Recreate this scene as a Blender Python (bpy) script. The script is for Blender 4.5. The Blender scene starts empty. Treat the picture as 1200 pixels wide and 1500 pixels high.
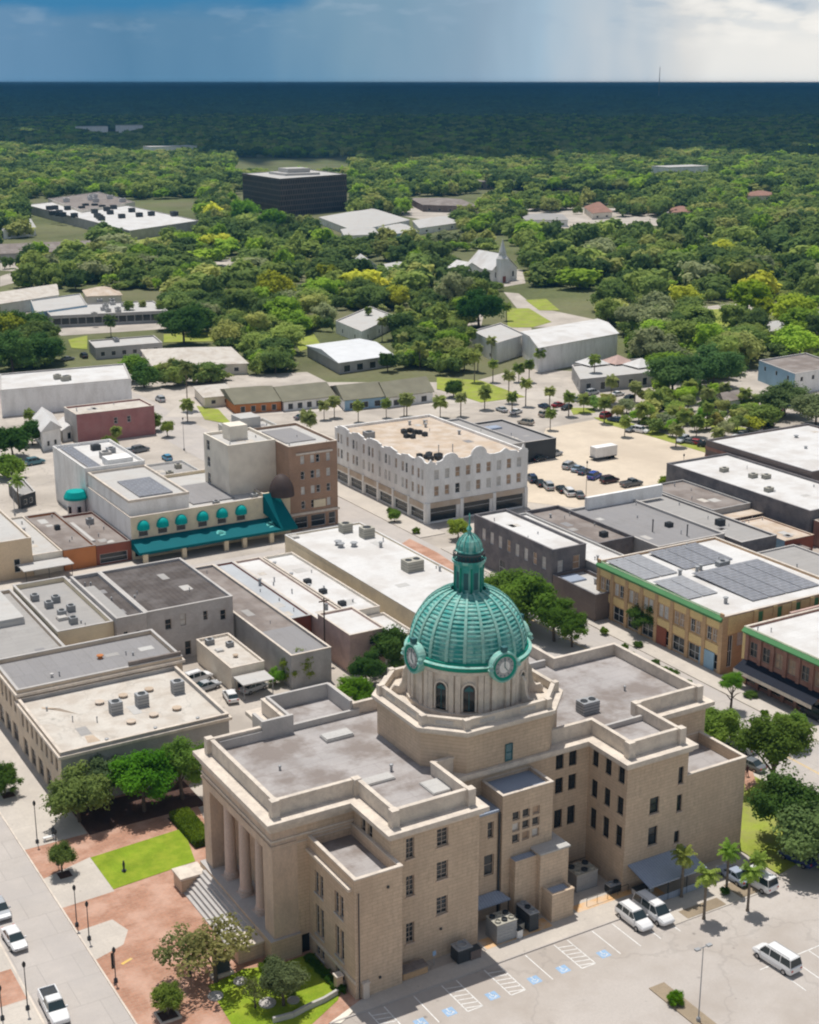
import bpy, math, random
import numpy as np
from mathutils import Vector, Matrix
C = bpy.context.scene
COL = bpy.context.collection
R = math.radians
random.seed(7)

# ---------------------------------------------------------------- camera, sky, sun, exposure
FPX, PITCH, YAW, CAMZ = 2090.0, math.atan(629 / 2090.0), R(30.6), 90.0
FWD = Vector((math.sin(YAW) * math.cos(PITCH), math.cos(YAW) * math.cos(PITCH), -math.sin(PITCH)))
RGT = Vector((math.cos(YAW), -math.sin(YAW), 0))
UPV = RGT.cross(FWD)
cam = bpy.data.cameras.new('camera'); camo = bpy.data.objects.new('camera', cam); COL.objects.link(camo)
camo.matrix_world = Matrix(((RGT.x, UPV.x, -FWD.x, 0), (RGT.y, UPV.y, -FWD.y, 0), (RGT.z, UPV.z, -FWD.z, CAMZ), (0, 0, 0, 1)))
cam.sensor_fit = 'VERTICAL'; cam.sensor_height = 30; cam.lens = FPX * 30 / 1500
cam.clip_start = 1; cam.clip_end = 200000
C.camera = camo
C.view_settings.view_transform = 'Standard'; C.view_settings.look = 'None'
C.view_settings.exposure = 0.36; C.view_settings.gamma = 1
C.cycles.filter_width = 2.1
HAZE = 6.5e-5

SUN_EL, SUN_AZ = R(72), R(10.5)          # azimuth from +Y towards +X
W = bpy.data.worlds.new('World'); C.world = W; W.use_nodes = True
nt = W.node_tree; N = nt.nodes; L = nt.links; N.clear()
def nd(t, **k):
    n = N.new(t)
    for a, b in k.items(): setattr(n, a, b)
    return n
def mth(op, a, b=None, clamp=False):
    n = nd('ShaderNodeMath', operation=op, use_clamp=clamp)
    for i, v in enumerate((a, b)):
        if v is None: continue
        if isinstance(v, (int, float)): n.inputs[i].default_value = v
        else: L.new(v, n.inputs[i])
    return n.outputs[0]
def mix(f, a, b, blend='MIX'):
    n = nd('ShaderNodeMix', data_type='RGBA', blend_type=blend)
    for s, v in ((n.inputs[0], f), (n.inputs[6], a), (n.inputs[7], b)):
        if isinstance(v, (int, float)): s.default_value = v
        elif isinstance(v, tuple): s.default_value = (*v, 1) if len(v) == 3 else v
        else: L.new(v, s)
    return n.outputs[2]
sky = nd('ShaderNodeTexSky', sky_type='NISHITA', sun_disc=False, sun_elevation=SUN_EL, sun_rotation=SUN_AZ)
sky.altitude = 90
tc = nd('ShaderNodeTexCoord'); sp = nd('ShaderNodeSeparateXYZ'); L.new(tc.outputs['Generated'], sp.inputs[0])
def dot(v):
    n = nd('ShaderNodeVectorMath', operation='DOT_PRODUCT'); L.new(tc.outputs['Generated'], n.inputs[0]); n.inputs[1].default_value = v
    return n.outputs['Value']
side = dot(tuple(RGT)); front = dot((math.sin(YAW), math.cos(YAW), 0)); el = sp.outputs['Z']
az = mth('DIVIDE', side, mth('MAXIMUM', front, 0.05))
cv = nd('ShaderNodeCombineXYZ'); L.new(mth('MULTIPLY', az, 14), cv.inputs[0]); L.new(mth('MULTIPLY', el, 5), cv.inputs[1])
ns = nd('ShaderNodeTexNoise'); ns.inputs['Scale'].default_value = 1.0; ns.inputs['Detail'].default_value = 3; L.new(cv.outputs[0], ns.inputs['Vector'])
cv2 = nd('ShaderNodeCombineXYZ'); L.new(mth('MULTIPLY', az, 30), cv2.inputs[0]); L.new(mth('MULTIPLY', el, 95), cv2.inputs[1])
ns2 = nd('ShaderNodeTexNoise'); ns2.inputs['Scale'].default_value = 1.0; ns2.inputs['Detail'].default_value = 6; L.new(cv2.outputs[0], ns2.inputs['Vector'])
azn = mth('ADD', az, mth('MULTIPLY', mth('SUBTRACT', ns.outputs[0], 0.5), 0.16))
rmp = nd('ShaderNodeValToRGB'); L.new(mth('ADD', mth('MULTIPLY', azn, 1.6), 0.5, True), rmp.inputs[0])
cr = rmp.color_ramp
def srgb(r, g, b):
    return tuple(((c / 255) / 12.92 if c <= 10 else ((c / 255 + 0.055) / 1.055) ** 2.4) for c in (r, g, b))
stops = [(0.0, (112, 146, 176)), (0.05, (102, 140, 172)), (0.22, (86, 128, 160)), (0.36, (98, 138, 168)), (0.45, (118, 151, 174)), (0.56, (138, 162, 182)),
         (0.64, (158, 182, 200)), (0.72, (180, 192, 202)), (0.78, (214, 214, 212)), (0.84, (228, 227, 223)), (1.0, (232, 230, 225))]
while len(cr.elements) < len(stops): cr.elements.new(0.5)
for e, (p, c) in zip(cr.elements, stops): e.position = p; e.color = (*srgb(*c), 1)
SKYK = 0.84                                   # display value of the storm front at this exposure
cv3 = nd('ShaderNodeCombineXYZ'); L.new(mth('MULTIPLY', az, 9), cv3.inputs[0]); L.new(mth('MULTIPLY', el, 26), cv3.inputs[1])
ns3 = nd('ShaderNodeTexNoise'); ns3.inputs['Scale'].default_value = 1.0; ns3.inputs['Detail'].default_value = 7; L.new(cv3.outputs[0], ns3.inputs['Vector'])
def ramp(v, a, b, c=0.0, d=1.0):
    n = nd('ShaderNodeMapRange', interpolation_type='SMOOTHSTEP'); L.new(v, n.inputs[0])
    for i, x in enumerate((a, b, c, d)): n.inputs[i + 1].default_value = x
    return n.outputs[0]
puff = mth('MULTIPLY', mth('MULTIPLY', ramp(ns2.outputs[0], .42, .75), .6), ramp(az, .13, .22)); upc = mix(mth('MULTIPLY', puff, ramp(el, .012, .045)), rmp.outputs[0], (1.0, .96, .9))
upc = mix(mth('MULTIPLY', mth('MULTIPLY', ramp(ns2.outputs[0], .5, .36), .35), ramp(el, .02, .05)), upc, srgb(150, 172, 192))
edge = mth('ADD', el, mth('MULTIPLY', mth('SUBTRACT', ns3.outputs[0], .5), .035))            # ragged underside of the dark cloud deck
edge = mth('SUBTRACT', edge, mth('MULTIPLY', ramp(az, -.10, -.02), mth('MULTIPLY', ramp(az, .26, .20), .02)))
dk = mth('MULTIPLY', ramp(edge, .038, .050), ramp(az, .30, .10, .25, 1.0)); upc = mix(dk, upc, srgb(62, 124, 166))
bgs = nd('ShaderNodeBackground'); L.new(upc, bgs.inputs[0]); bgs.inputs[1].default_value = SKYK
bgk = nd('ShaderNodeBackground'); hsk = nd('ShaderNodeHueSaturation'); hsk.inputs['Saturation'].default_value = 0.5; L.new(sky.outputs[0], hsk.inputs['Color']); L.new(hsk.outputs[0], bgk.inputs[0]); bgk.inputs[1].default_value = 0.085
ms = nd('ShaderNodeMixShader')
m1 = nd('ShaderNodeMapRange', interpolation_type='SMOOTHSTEP'); L.new(el, m1.inputs[0]); m1.inputs[1].default_value = 0.35; m1.inputs[2].default_value = 0.10
m2 = nd('ShaderNodeMapRange', interpolation_type='SMOOTHSTEP'); L.new(front, m2.inputs[0]); m2.inputs[1].default_value = 0.1; m2.inputs[2].default_value = 0.5
L.new(mth('MULTIPLY', m1.outputs[0], m2.outputs[0]), ms.inputs[0]); L.new(bgk.outputs[0], ms.inputs[1]); L.new(bgs.outputs[0], ms.inputs[2])
wo = nd('ShaderNodeOutputWorld'); L.new(ms.outputs[0], wo.inputs[0])

sl = bpy.data.lights.new('sun', 'SUN'); sl.energy = 3.2; sl.angle = R(0.5); sl.color = (1.0, 0.955, 0.89)
so = bpy.data.objects.new('sun', sl); COL.objects.link(so)
SUNV = Vector((math.sin(SUN_AZ) * math.cos(SUN_EL), math.cos(SUN_AZ) * math.cos(SUN_EL), math.sin(SUN_EL)))
so.rotation_euler = SUNV.to_track_quat('Z', 'Y').to_euler(); so.location = (60, 60, 300)

def G(px, py, z=0.0):
    """where the ray through a survey point of the photograph meets height z"""
    d = FWD + RGT * ((px - 600) / FPX) - UPV * ((py - 750) / FPX)
    t = (z - CAMZ) / d.z
    return (d.x * t, d.y * t)
def PJ(x, y, z):
    v = Vector((x, y, z - CAMZ)); d = v.dot(FWD)
    return 600 + FPX * v.dot(RGT) / d, 750 - FPX * v.dot(UPV) / d, d

# ---------------------------------------------------------------- materials
def mat(name, col, rough=0.85, spec=0.12, var=0.12, scale=0.25, stain=None, stain_amt=0.0, stain_scale=0.12, fine=6.0, fine_amt=0.10,
        metal=0.0, bump=0.0, stretch=None, objcol=False, kind=None, kp=None, spots=None):
    m = bpy.data.materials.new(name); m.use_nodes = True
    t = m.node_tree; n = t.nodes; l = t.links; b = n['Principled BSDF']
    b.inputs['Roughness'].default_value = rough; b.inputs['Metallic'].default_value = metal
    b.inputs['Specular IOR Level'].default_value = spec if rough > .35 else .5
    tcn = n.new('ShaderNodeTexCoord'); src = tcn.outputs['Object']
    if stretch:
        mp = n.new('ShaderNodeMapping'); mp.inputs['Scale'].default_value = stretch; l.new(src, mp.inputs[0]); vec = mp.outputs[0]
    else: vec = src
    def noise(s, d=4, v=None):
        q = n.new('ShaderNodeTexNoise'); q.inputs['Scale'].default_value = s; q.inputs['Detail'].default_value = d; q.inputs['Roughness'].default_value = .6
        l.new(v or vec, q.inputs['Vector']); return q.outputs[0]
    def mr(v, a, b_, c, d):
        q = n.new('ShaderNodeMapRange'); l.new(v, q.inputs[0])
        for i, x in enumerate((a, b_, c, d)): q.inputs[i + 1].default_value = x
        return q.outputs[0]
    def mx(f, a, c, blend='MIX'):
        q = n.new('ShaderNodeMix'); q.data_type = 'RGBA'; q.blend_type = blend
        for s, v in ((q.inputs[0], f), (q.inputs[6], a), (q.inputs[7], c)):
            if isinstance(v, (int, float)): s.default_value = v
            elif isinstance(v, tuple): s.default_value = (*v[:3], 1)
            else: l.new(v, s)
        return q.outputs[2]
    if objcol:
        oi = n.new('ShaderNodeObjectInfo'); base = mx(1.0, oi.outputs['Color'], tuple(col), 'MULTIPLY')
    else: base = tuple(col)
    if kind == 'brick':
        bt = n.new('ShaderNodeTexBrick'); bt.inputs['Scale'].default_value = 1.0
        bt.inputs['Brick Width'].default_value = kp[0]; bt.inputs['Row Height'].default_value = kp[1]; bt.inputs['Mortar Size'].default_value = kp[2]
        bt.inputs['Color1'].default_value = (*col, 1); bt.inputs['Color2'].default_value = (*[c * kp[3] for c in col], 1)
        bt.inputs['Mortar'].default_value = (*kp[4], 1)
        if kp[5] == 'wall':
            sx = n.new('ShaderNodeSeparateXYZ'); l.new(src, sx.inputs[0]); cx = n.new('ShaderNodeCombineXYZ')
            ad = n.new('ShaderNodeMath'); ad.operation = 'ADD'; l.new(sx.outputs[0], ad.inputs[0]); l.new(sx.outputs[1], ad.inputs[1])
            l.new(ad.outputs[0], cx.inputs[0]); l.new(sx.outputs[2], cx.inputs[1]); l.new(cx.outputs[0], bt.inputs['Vector'])
        else: l.new(src, bt.inputs['Vector'])
        base = bt.outputs['Color']
    if kind == 'ribs':        # standing seams / corrugation running along one axis
        wv = n.new('ShaderNodeTexWave'); wv.bands_direction = kp[0]; wv.inputs['Scale'].default_value = kp[1]; wv.inputs['Distortion'].default_value = 0.0
        l.new(src, wv.inputs['Vector']); base = mx(mr(wv.outputs[1], 0.0, 0.25, kp[2], 0.0), base, tuple(c * 0.45 for c in col))
    v1 = mr(noise(scale), 0.3, 0.7, 1 - var, 1 + var)
    hv = n.new('ShaderNodeHueSaturation'); hv.inputs['Saturation'].default_value = 1.0
    if isinstance(base, tuple): hv.inputs['Color'].default_value = (*base, 1)
    else: l.new(base, hv.inputs['Color'])
    mm = n.new('ShaderNodeMath'); mm.operation = 'MULTIPLY'; l.new(v1, mm.inputs[0]); l.new(mr(noise(fine, 3), 0.3, 0.7, 1 - fine_amt, 1 + fine_amt), mm.inputs[1])
    l.new(mm.outputs[0], hv.inputs['Value']); out = hv.outputs[0]
    if stain:
        f = mr(noise(stain_scale, 7), 0.44, 0.62, 0.0, stain_amt)
        out = mx(f, out, tuple(stain))
    if spots:
        vo = n.new('ShaderNodeTexVoronoi'); vo.inputs['Scale'].default_value = spots[0]; l.new(src, vo.inputs['Vector'])
        f = mr(vo.outputs['Distance'], .06, .16, 1.0, 0.0); q = n.new('ShaderNodeMath'); q.operation = 'MULTIPLY'; l.new(f, q.inputs[0]); l.new(mr(noise(.4), .45, .6, 0, spots[1]), q.inputs[1]); out = mx(q.outputs[0], out, tuple(c * .45 for c in col))
        vc = n.new('ShaderNodeTexVoronoi'); vc.feature = 'DISTANCE_TO_EDGE'; vc.inputs['Scale'].default_value = spots[2]
        dm_ = n.new('ShaderNodeMix'); dm_.data_type = 'VECTOR'; nz = n.new('ShaderNodeTexNoise'); nz.inputs['Scale'].default_value = .5; l.new(src, nz.inputs['Vector']); dm_.inputs[0].default_value = .12; l.new(src, dm_.inputs[4]); va = n.new('ShaderNodeVectorMath'); va.operation = 'MULTIPLY_ADD'; l.new(nz.outputs['Color'], va.inputs[0]); va.inputs[1].default_value = (3, 3, 3); l.new(src, va.inputs[2]); l.new(va.outputs[0], vc.inputs['Vector'])
        f2 = mr(vc.outputs['Distance'], .004, .012, spots[3], 0.0); out = mx(f2, out, tuple(c * .5 for c in col))
    l.new(out, b.inputs['Base Color'])
    if bump:
        bp = n.new('ShaderNodeBump'); bp.inputs['Strength'].default_value = bump; bp.inputs['Distance'].default_value = 0.05
        l.new(noise(fine, 4, src), bp.inputs['Height']); l.new(bp.outputs[0], b.inputs['Normal'])
    return m
M = {}
def mk(k, *a, **kw): M[k] = mat(k, *a, **kw); return M[k]
mk('tan_brick', (.62, .485, .355), kind='brick', kp=(1.2, .42, .03, .92, (.47, .365, .265), 'wall'), var=.10, stain=(.40, .305, .22), stain_amt=.35, stain_scale=.5, fine=2.0, stretch=(1, 1, .5))
mk('tan_stone', (.60, .475, .365), var=.10, stain=(.36, .29, .24), stain_amt=.4, stain_scale=.6, stretch=(1, 1, .4))
mk('column_stone', (.58, .47, .40), var=.08)
mk('trim_cream', (.66, .585, .50), var=.08, stain=(.42, .37, .33), stain_amt=.45, stain_scale=.9)
mk('parapet_grey', (.50, .475, .45), var=.10, stain=(.38, .37, .36), stain_amt=.4, stain_scale=.4)
mk('roof_grey', (.40, .375, .365), var=.10, scale=.12, stain=(.22, .185, .165), stain_amt=.85, stain_scale=.22, kind='brick', kp=(9.0, 1.8, .03, .97, (.30, .27, .26), 'floor'), fine=3, fine_amt=.05)
mk('roof_light', (.52, .51, .49), var=.10, kind='brick', kp=(8.0, 2.0, .03, .96, (.40, .39, .37), 'floor'), stain=(.42, .39, .36), stain_amt=.6, stain_scale=.25)
mk('roof_mid', (.29, .28, .28), var=.12, scale=.2, kind='brick', kp=(1.7, 11.0, .03, .94, (.21, .205, .2), 'floor'), stain=(.24, .235, .24), stain_amt=.6, stain_scale=.2)
mk('roof_plain', (.38, .365, .35), var=.12, scale=.2, kind='brick', kp=(10.0, 1.6, .03, .95, (.27, .26, .25), 'floor'), stain=(.30, .29, .28), stain_amt=.6, stain_scale=.2)
mk('roof_dark', (.10, .086, .08), var=.15, kind='ribs', kp=('X', .35, .35), stain=(.17, .155, .15), stain_amt=.6, stain_scale=.3)
mk('roof_brown', (.23, .195, .175), var=.14, kind='brick', kp=(1.9, 8.0, .04, .92, (.17, .15, .14), 'floor'), stain=(.36, .33, .31), stain_amt=.5, stain_scale=.2)
mk('roof_white', (.66, .65, .635), var=.04, stain=(.50, .465, .43), stain_amt=.6, stain_scale=.16, rough=.6, kind='brick', kp=(14.0, 2.1, .035, .98, (.54, .52, .50), 'floor'))
mk('roof_dirty', (.57, .53, .475), spots=(.3, .8, .1, .3), var=.06, stain=(.44, .38, .32), stain_amt=.65, stain_scale=.3)
mk('roof_tan', (.50, .40, .305), var=.12, stain=(.62, .56, .50), stain_amt=.6, stain_scale=.3)
mk('roof_olive', (.20, .19, .14), var=.12, kind='ribs', kp=('X', .5, .3))
mk('roof_red', (.30, .17, .13), var=.15)
mk('metal_blue', (.33, .38, .47), rough=.5, var=.06, kind='ribs', kp=('X', .9, .4))
mk('metal_pale', (.46, .48, .50), rough=.5, var=.08, kind='ribs', kp=('X', .9, .35))
mk('metal_white', (.72, .73, .74), rough=.5, var=.06, kind='ribs', kp=('Y', .35, .5))
mk('metal_grey', (.35, .36, .37), rough=.55, var=.1, metal=.2)
mk('metal_dark', (.06, .065, .07), rough=.5, var=.1)
mk('ac_beige', (.42, .40, .34), rough=.6, var=.1)
mk('glass_dark', (.018, .024, .028), rough=.15, var=.3, scale=.8, fine_amt=0)
mk('glass_blue', (.06, .16, .19), rough=.15, var=.2, fine_amt=0)
mk('glass_tan', (.36, .25, .17), rough=.35, var=.35, scale=.7, fine_amt=0)
mk('blind_white', (.55, .53, .50), rough=.6, var=.2, scale=.7)
mk('frame_tan', (.45, .38, .32), var=.05)
mk('frame_white', (.75, .74, .72), var=.05)
mk('frame_dark', (.05, .05, .05), var=.05)
mk('copper', (.05, .32, .29), rough=.55, var=.22, scale=.35, stain=(.36, .60, .53), stain_amt=.9, stain_scale=1.1, stretch=(1, 1, .2))
mk('copper_pale', (.32, .55, .48), rough=.6, var=.2, scale=.6, stain=(.10, .36, .33), stain_amt=.6, stain_scale=1.2)
mk('copper_mid', (.24, .50, .44), rough=.6, var=.25, scale=.5, stain=(.03, .28, .26), stain_amt=.7, stain_scale=.6)
mk('copper_green', (.012, .25, .18), rough=.55, var=.2)
mk('copper_dark', (.05, .14, .15), rough=.6, var=.2)
mk('white_wall', (.84, .83, .81), var=.05, stain=(.50, .48, .45), stain_amt=.35, stain_scale=.4, stretch=(1, 1, .3))
mk('whitewash_brick', (.55, .52, .50), kind='brick', kp=(.5, .18, .02, .86, (.46, .44, .42), 'wall'), var=.12, stain=(.36, .32, .30), stain_amt=.6, stain_scale=.5)
mk('cream_wall', (.74, .64, .46), var=.06, stain=(.48, .42, .33), stain_amt=.35, stain_scale=.35)
mk('cream_pale', (.78, .72, .62), var=.06, stain=(.52, .47, .40), stain_amt=.35, stain_scale=.3)
mk('beige_wall', (.62, .51, .39), var=.07, stain=(.40, .34, .28), stain_amt=.4, stain_scale=.4)
mk('peach_wall', (.66, .52, .36), var=.06)
mk('grey_stucco', (.40, .39, .38), var=.08, stain=(.28, .27, .26), stain_amt=.5, stain_scale=.3)
mk('dark_wall', (.15, .145, .155), kind='brick', kp=(.6, .2, .02, .8, (.19, .18, .18), 'wall'), var=.15, stain=(.24, .22, .22), stain_amt=.6, stain_scale=.4)
mk('brown_brick', (.185, .145, .13), kind='brick', kp=(.5, .18, .02, .85, (.24, .20, .18), 'wall'), var=.12)
mk('red_brick', (.30, .135, .10), kind='brick', kp=(.5, .18, .02, .8, (.34, .24, .20), 'wall'), var=.14, stain=(.40, .26, .20), stain_amt=.4, stain_scale=.5)
mk('orange_brick', (.58, .38, .20), kind='brick', kp=(.5, .18, .02, .85, (.45, .33, .25), 'wall'), var=.12)
mk('yellow_brick', (.80, .60, .28), kind='brick', kp=(.5, .18, .02, .9, (.56, .42, .25), 'wall'), var=.10)
mk('maroon_wall', (.36, .165, .16), var=.15, stain=(.40, .22, .21), stain_amt=.5, stain_scale=.4)
mk('pink_wall', (.52, .37, .32), var=.12, stain=(.36, .26, .24), stain_amt=.5, stain_scale=.6)
mk('orange_paint', (.48, .19, .075), var=.10)
mk('rust_wall', (.26, .09, .06), var=.15)
mk('green_trim', (.09, .23, .10), var=.10)
mk('teal_canvas', (.0, .115, .135), rough=.7, var=.06)
mk('teal_bright', (.0, .33, .31), rough=.6, var=.06)
mk('teal_pale', (.12, .45, .42), rough=.6, var=.05)
mk('navy_canvas', (.016, .019, .03), rough=.7, var=.1)
mk('brown_canvas', (.075, .055, .05), rough=.6, var=.2)
mk('white_canvas', (.72, .72, .70), rough=.6, var=.05)
mk('blue_paint', (.30, .45, .58), var=.1)
mk('black_facade', (.05, .04, .038), rough=.4, var=.2, kind='brick', kp=(3.2, 3.6, .45, .8, (.13, .10, .085), 'wall'))
mk('hotel_brick', (.37, .225, .15), kind='brick', kp=(.5, .18, .02, .85, (.40, .30, .23), 'wall'), var=.12)
mk('concrete', (.54, .49, .43), spots=(.8, .5, .1, 0), var=.07, stain=(.44, .40, .36), stain_amt=.5, stain_scale=.15, fine=4, fine_amt=.06, kind='brick', kp=(2.4, 2.4, .012, .97, (.40, .37, .34), 'floor'))
mk('concrete_road', (.47, .43, .395), var=.07, kind='brick', kp=(3.85, 4.6, .03, .97, (.33, .30, .28), 'floor'), stain=(.42, .39, .37), stain_amt=.55, stain_scale=.12, fine=5, fine_amt=.05)
mk('lot_asphalt', (.47, .43, .395), spots=(.55, .8, .06, .22), var=.08, scale=.05, stain=(.38, .335, .295), stain_amt=.75, stain_scale=.09, fine=5, fine_amt=.06)
mk('lot_tan', (.62, .53, .42), var=.06, stain=(.50, .42, .33), stain_amt=.7, stain_scale=.05, fine=2, fine_amt=.05)
mk('asphalt_pale', (.49, .44, .385), spots=(.35, .8, .05, .3), var=.10, scale=.08, stain=(.36, .32, .28), stain_amt=.8, stain_scale=.07, fine=2, fine_amt=.07)
mk('asphalt_dark', (.20, .185, .18), var=.10, stain=(.28, .26, .25), stain_amt=.6, stain_scale=.1)
mk('brick_paving', (.46, .245, .165), kind='brick', kp=(.84, .42, .03, .82, (.40, .27, .20), 'floor'), var=.10, stain=(.56, .38, .30), stain_amt=.55, stain_scale=.25, fine=3)
mk('orange_paving', (.70, .42, .19), var=.15, stain=(.62, .52, .42), stain_amt=.7, stain_scale=.6)
mk('mulch', (.085, .05, .04), var=.3, fine=8, fine_amt=.3)
mk('soil', (.30, .24, .17), var=.2)
mk('lawn', (.19, .275, .018), var=.16, scale=.35, stain=(.33, .37, .04), stain_amt=.5, stain_scale=.5, fine=9, fine_amt=.25, bump=.5)
mk('lawn_pale', (.27, .32, .05), var=.2, scale=.2, stain=(.30, .28, .11), stain_amt=.6, stain_scale=.3, fine=8, fine_amt=.2, bump=.5)
mk('paint_white', (.78, .78, .76), var=.06, stain=(.5, .48, .45), stain_amt=.5, stain_scale=2)
mk('paint_blue', (.30, .44, .62), var=.1)
mk('paint_yellow', (.74, .50, .14), var=.1, stain=(.5, .42, .3), stain_amt=.5, stain_scale=2)
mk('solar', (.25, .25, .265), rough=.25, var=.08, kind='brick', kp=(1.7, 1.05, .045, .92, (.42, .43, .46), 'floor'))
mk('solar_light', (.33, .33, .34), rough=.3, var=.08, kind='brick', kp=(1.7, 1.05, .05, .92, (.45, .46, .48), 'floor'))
mk('bark', (.12, .095, .075), var=.25, fine=10, fine_amt=.3)
mk('palm_bark', (.20, .165, .13), var=.25, fine=10, fine_amt=.3)
mk('car_paint', (1, 1, 1), rough=.28, var=.0, fine_amt=0, objcol=True)
mk('car_glass', (.025, .04, .045), rough=.06, var=0, fine_amt=0)
mk('tyre', (.02, .02, .02), rough=.8, var=.1)
mk('rim', (.35, .35, .36), rough=.35, metal=.6, var=0)
mk('lamp_clear', (.75, .75, .75), rough=.2, var=0)
mk('lamp_red', (.45, .03, .02), rough=.3, var=0)
mk('cloud', (.42, .66, .86), var=.12, scale=.0004, fine=.002, fine_amt=.1)
_m = M['cloud'].node_tree; _b = _m.nodes['Principled BSDF']; _c = _b.inputs['Base Color'].links[0].from_socket; _t = _m.nodes.new('ShaderNodeBsdfTranslucent'); _m.links.new(_c, _t.inputs[0]); _x = _m.nodes.new('ShaderNodeMixShader'); _x.inputs[0].default_value = .3; _m.links.new(_b.outputs[0], _x.inputs[1]); _m.links.new(_t.outputs[0], _x.inputs[2]); _m.links.new(_x.outputs[0], _m.nodes['Material Output'].inputs[0])
def leafmat(name, var=.35, sc=.22, trans=.45, col=None):
    m = bpy.data.materials.new(name); m.use_nodes = True; t = m.node_tree; n = t.nodes; l = t.links; n.clear()
    oi = n.new('ShaderNodeObjectInfo'); tcn = n.new('ShaderNodeTexCoord')
    q = n.new('ShaderNodeTexNoise'); q.inputs['Scale'].default_value = sc; q.inputs['Detail'].default_value = 3; l.new(tcn.outputs['Object'], q.inputs[0])
    ad = n.new('ShaderNodeMath'); ad.operation = 'ADD'; l.new(q.outputs[0], ad.inputs[0])
    rs = n.new('ShaderNodeMapRange'); l.new(oi.outputs['Random'], rs.inputs[0]); rs.inputs[3].default_value = -.12; rs.inputs[4].default_value = .12; l.new(rs.outputs[0], ad.inputs[1])
    r1 = n.new('ShaderNodeMapRange'); l.new(ad.outputs[0], r1.inputs[0]); r1.inputs[1].default_value = .25; r1.inputs[2].default_value = .75
    r1.inputs[3].default_value = (1 - var) * 1.25; r1.inputs[4].default_value = (1 + var) * 1.25
    r2 = n.new('ShaderNodeMapRange'); l.new(ad.outputs[0], r2.inputs[0]); r2.inputs[1].default_value = .25; r2.inputs[2].default_value = .75
    r2.inputs[3].default_value = .515; r2.inputs[4].default_value = .485
    hs = n.new('ShaderNodeHueSaturation')
    if col: hs.inputs['Color'].default_value = (*col, 1)
    else: l.new(oi.outputs['Color'], hs.inputs['Color'])
    l.new(r1.outputs[0], hs.inputs['Value']); l.new(r2.outputs[0], hs.inputs['Hue'])
    d = n.new('ShaderNodeBsdfDiffuse'); tr = n.new('ShaderNodeBsdfTranslucent'); l.new(hs.outputs[0], d.inputs[0]); l.new(hs.outputs[0], tr.inputs[0])
    mx = n.new('ShaderNodeMixShader'); mx.inputs[0].default_value = trans; l.new(d.outputs[0], mx.inputs[1]); l.new(tr.outputs[0], mx.inputs[2])
    o = n.new('ShaderNodeOutputMaterial'); l.new(mx.outputs[0], o.inputs[0]); M[name] = m; return m
leafmat('leaf')

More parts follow.
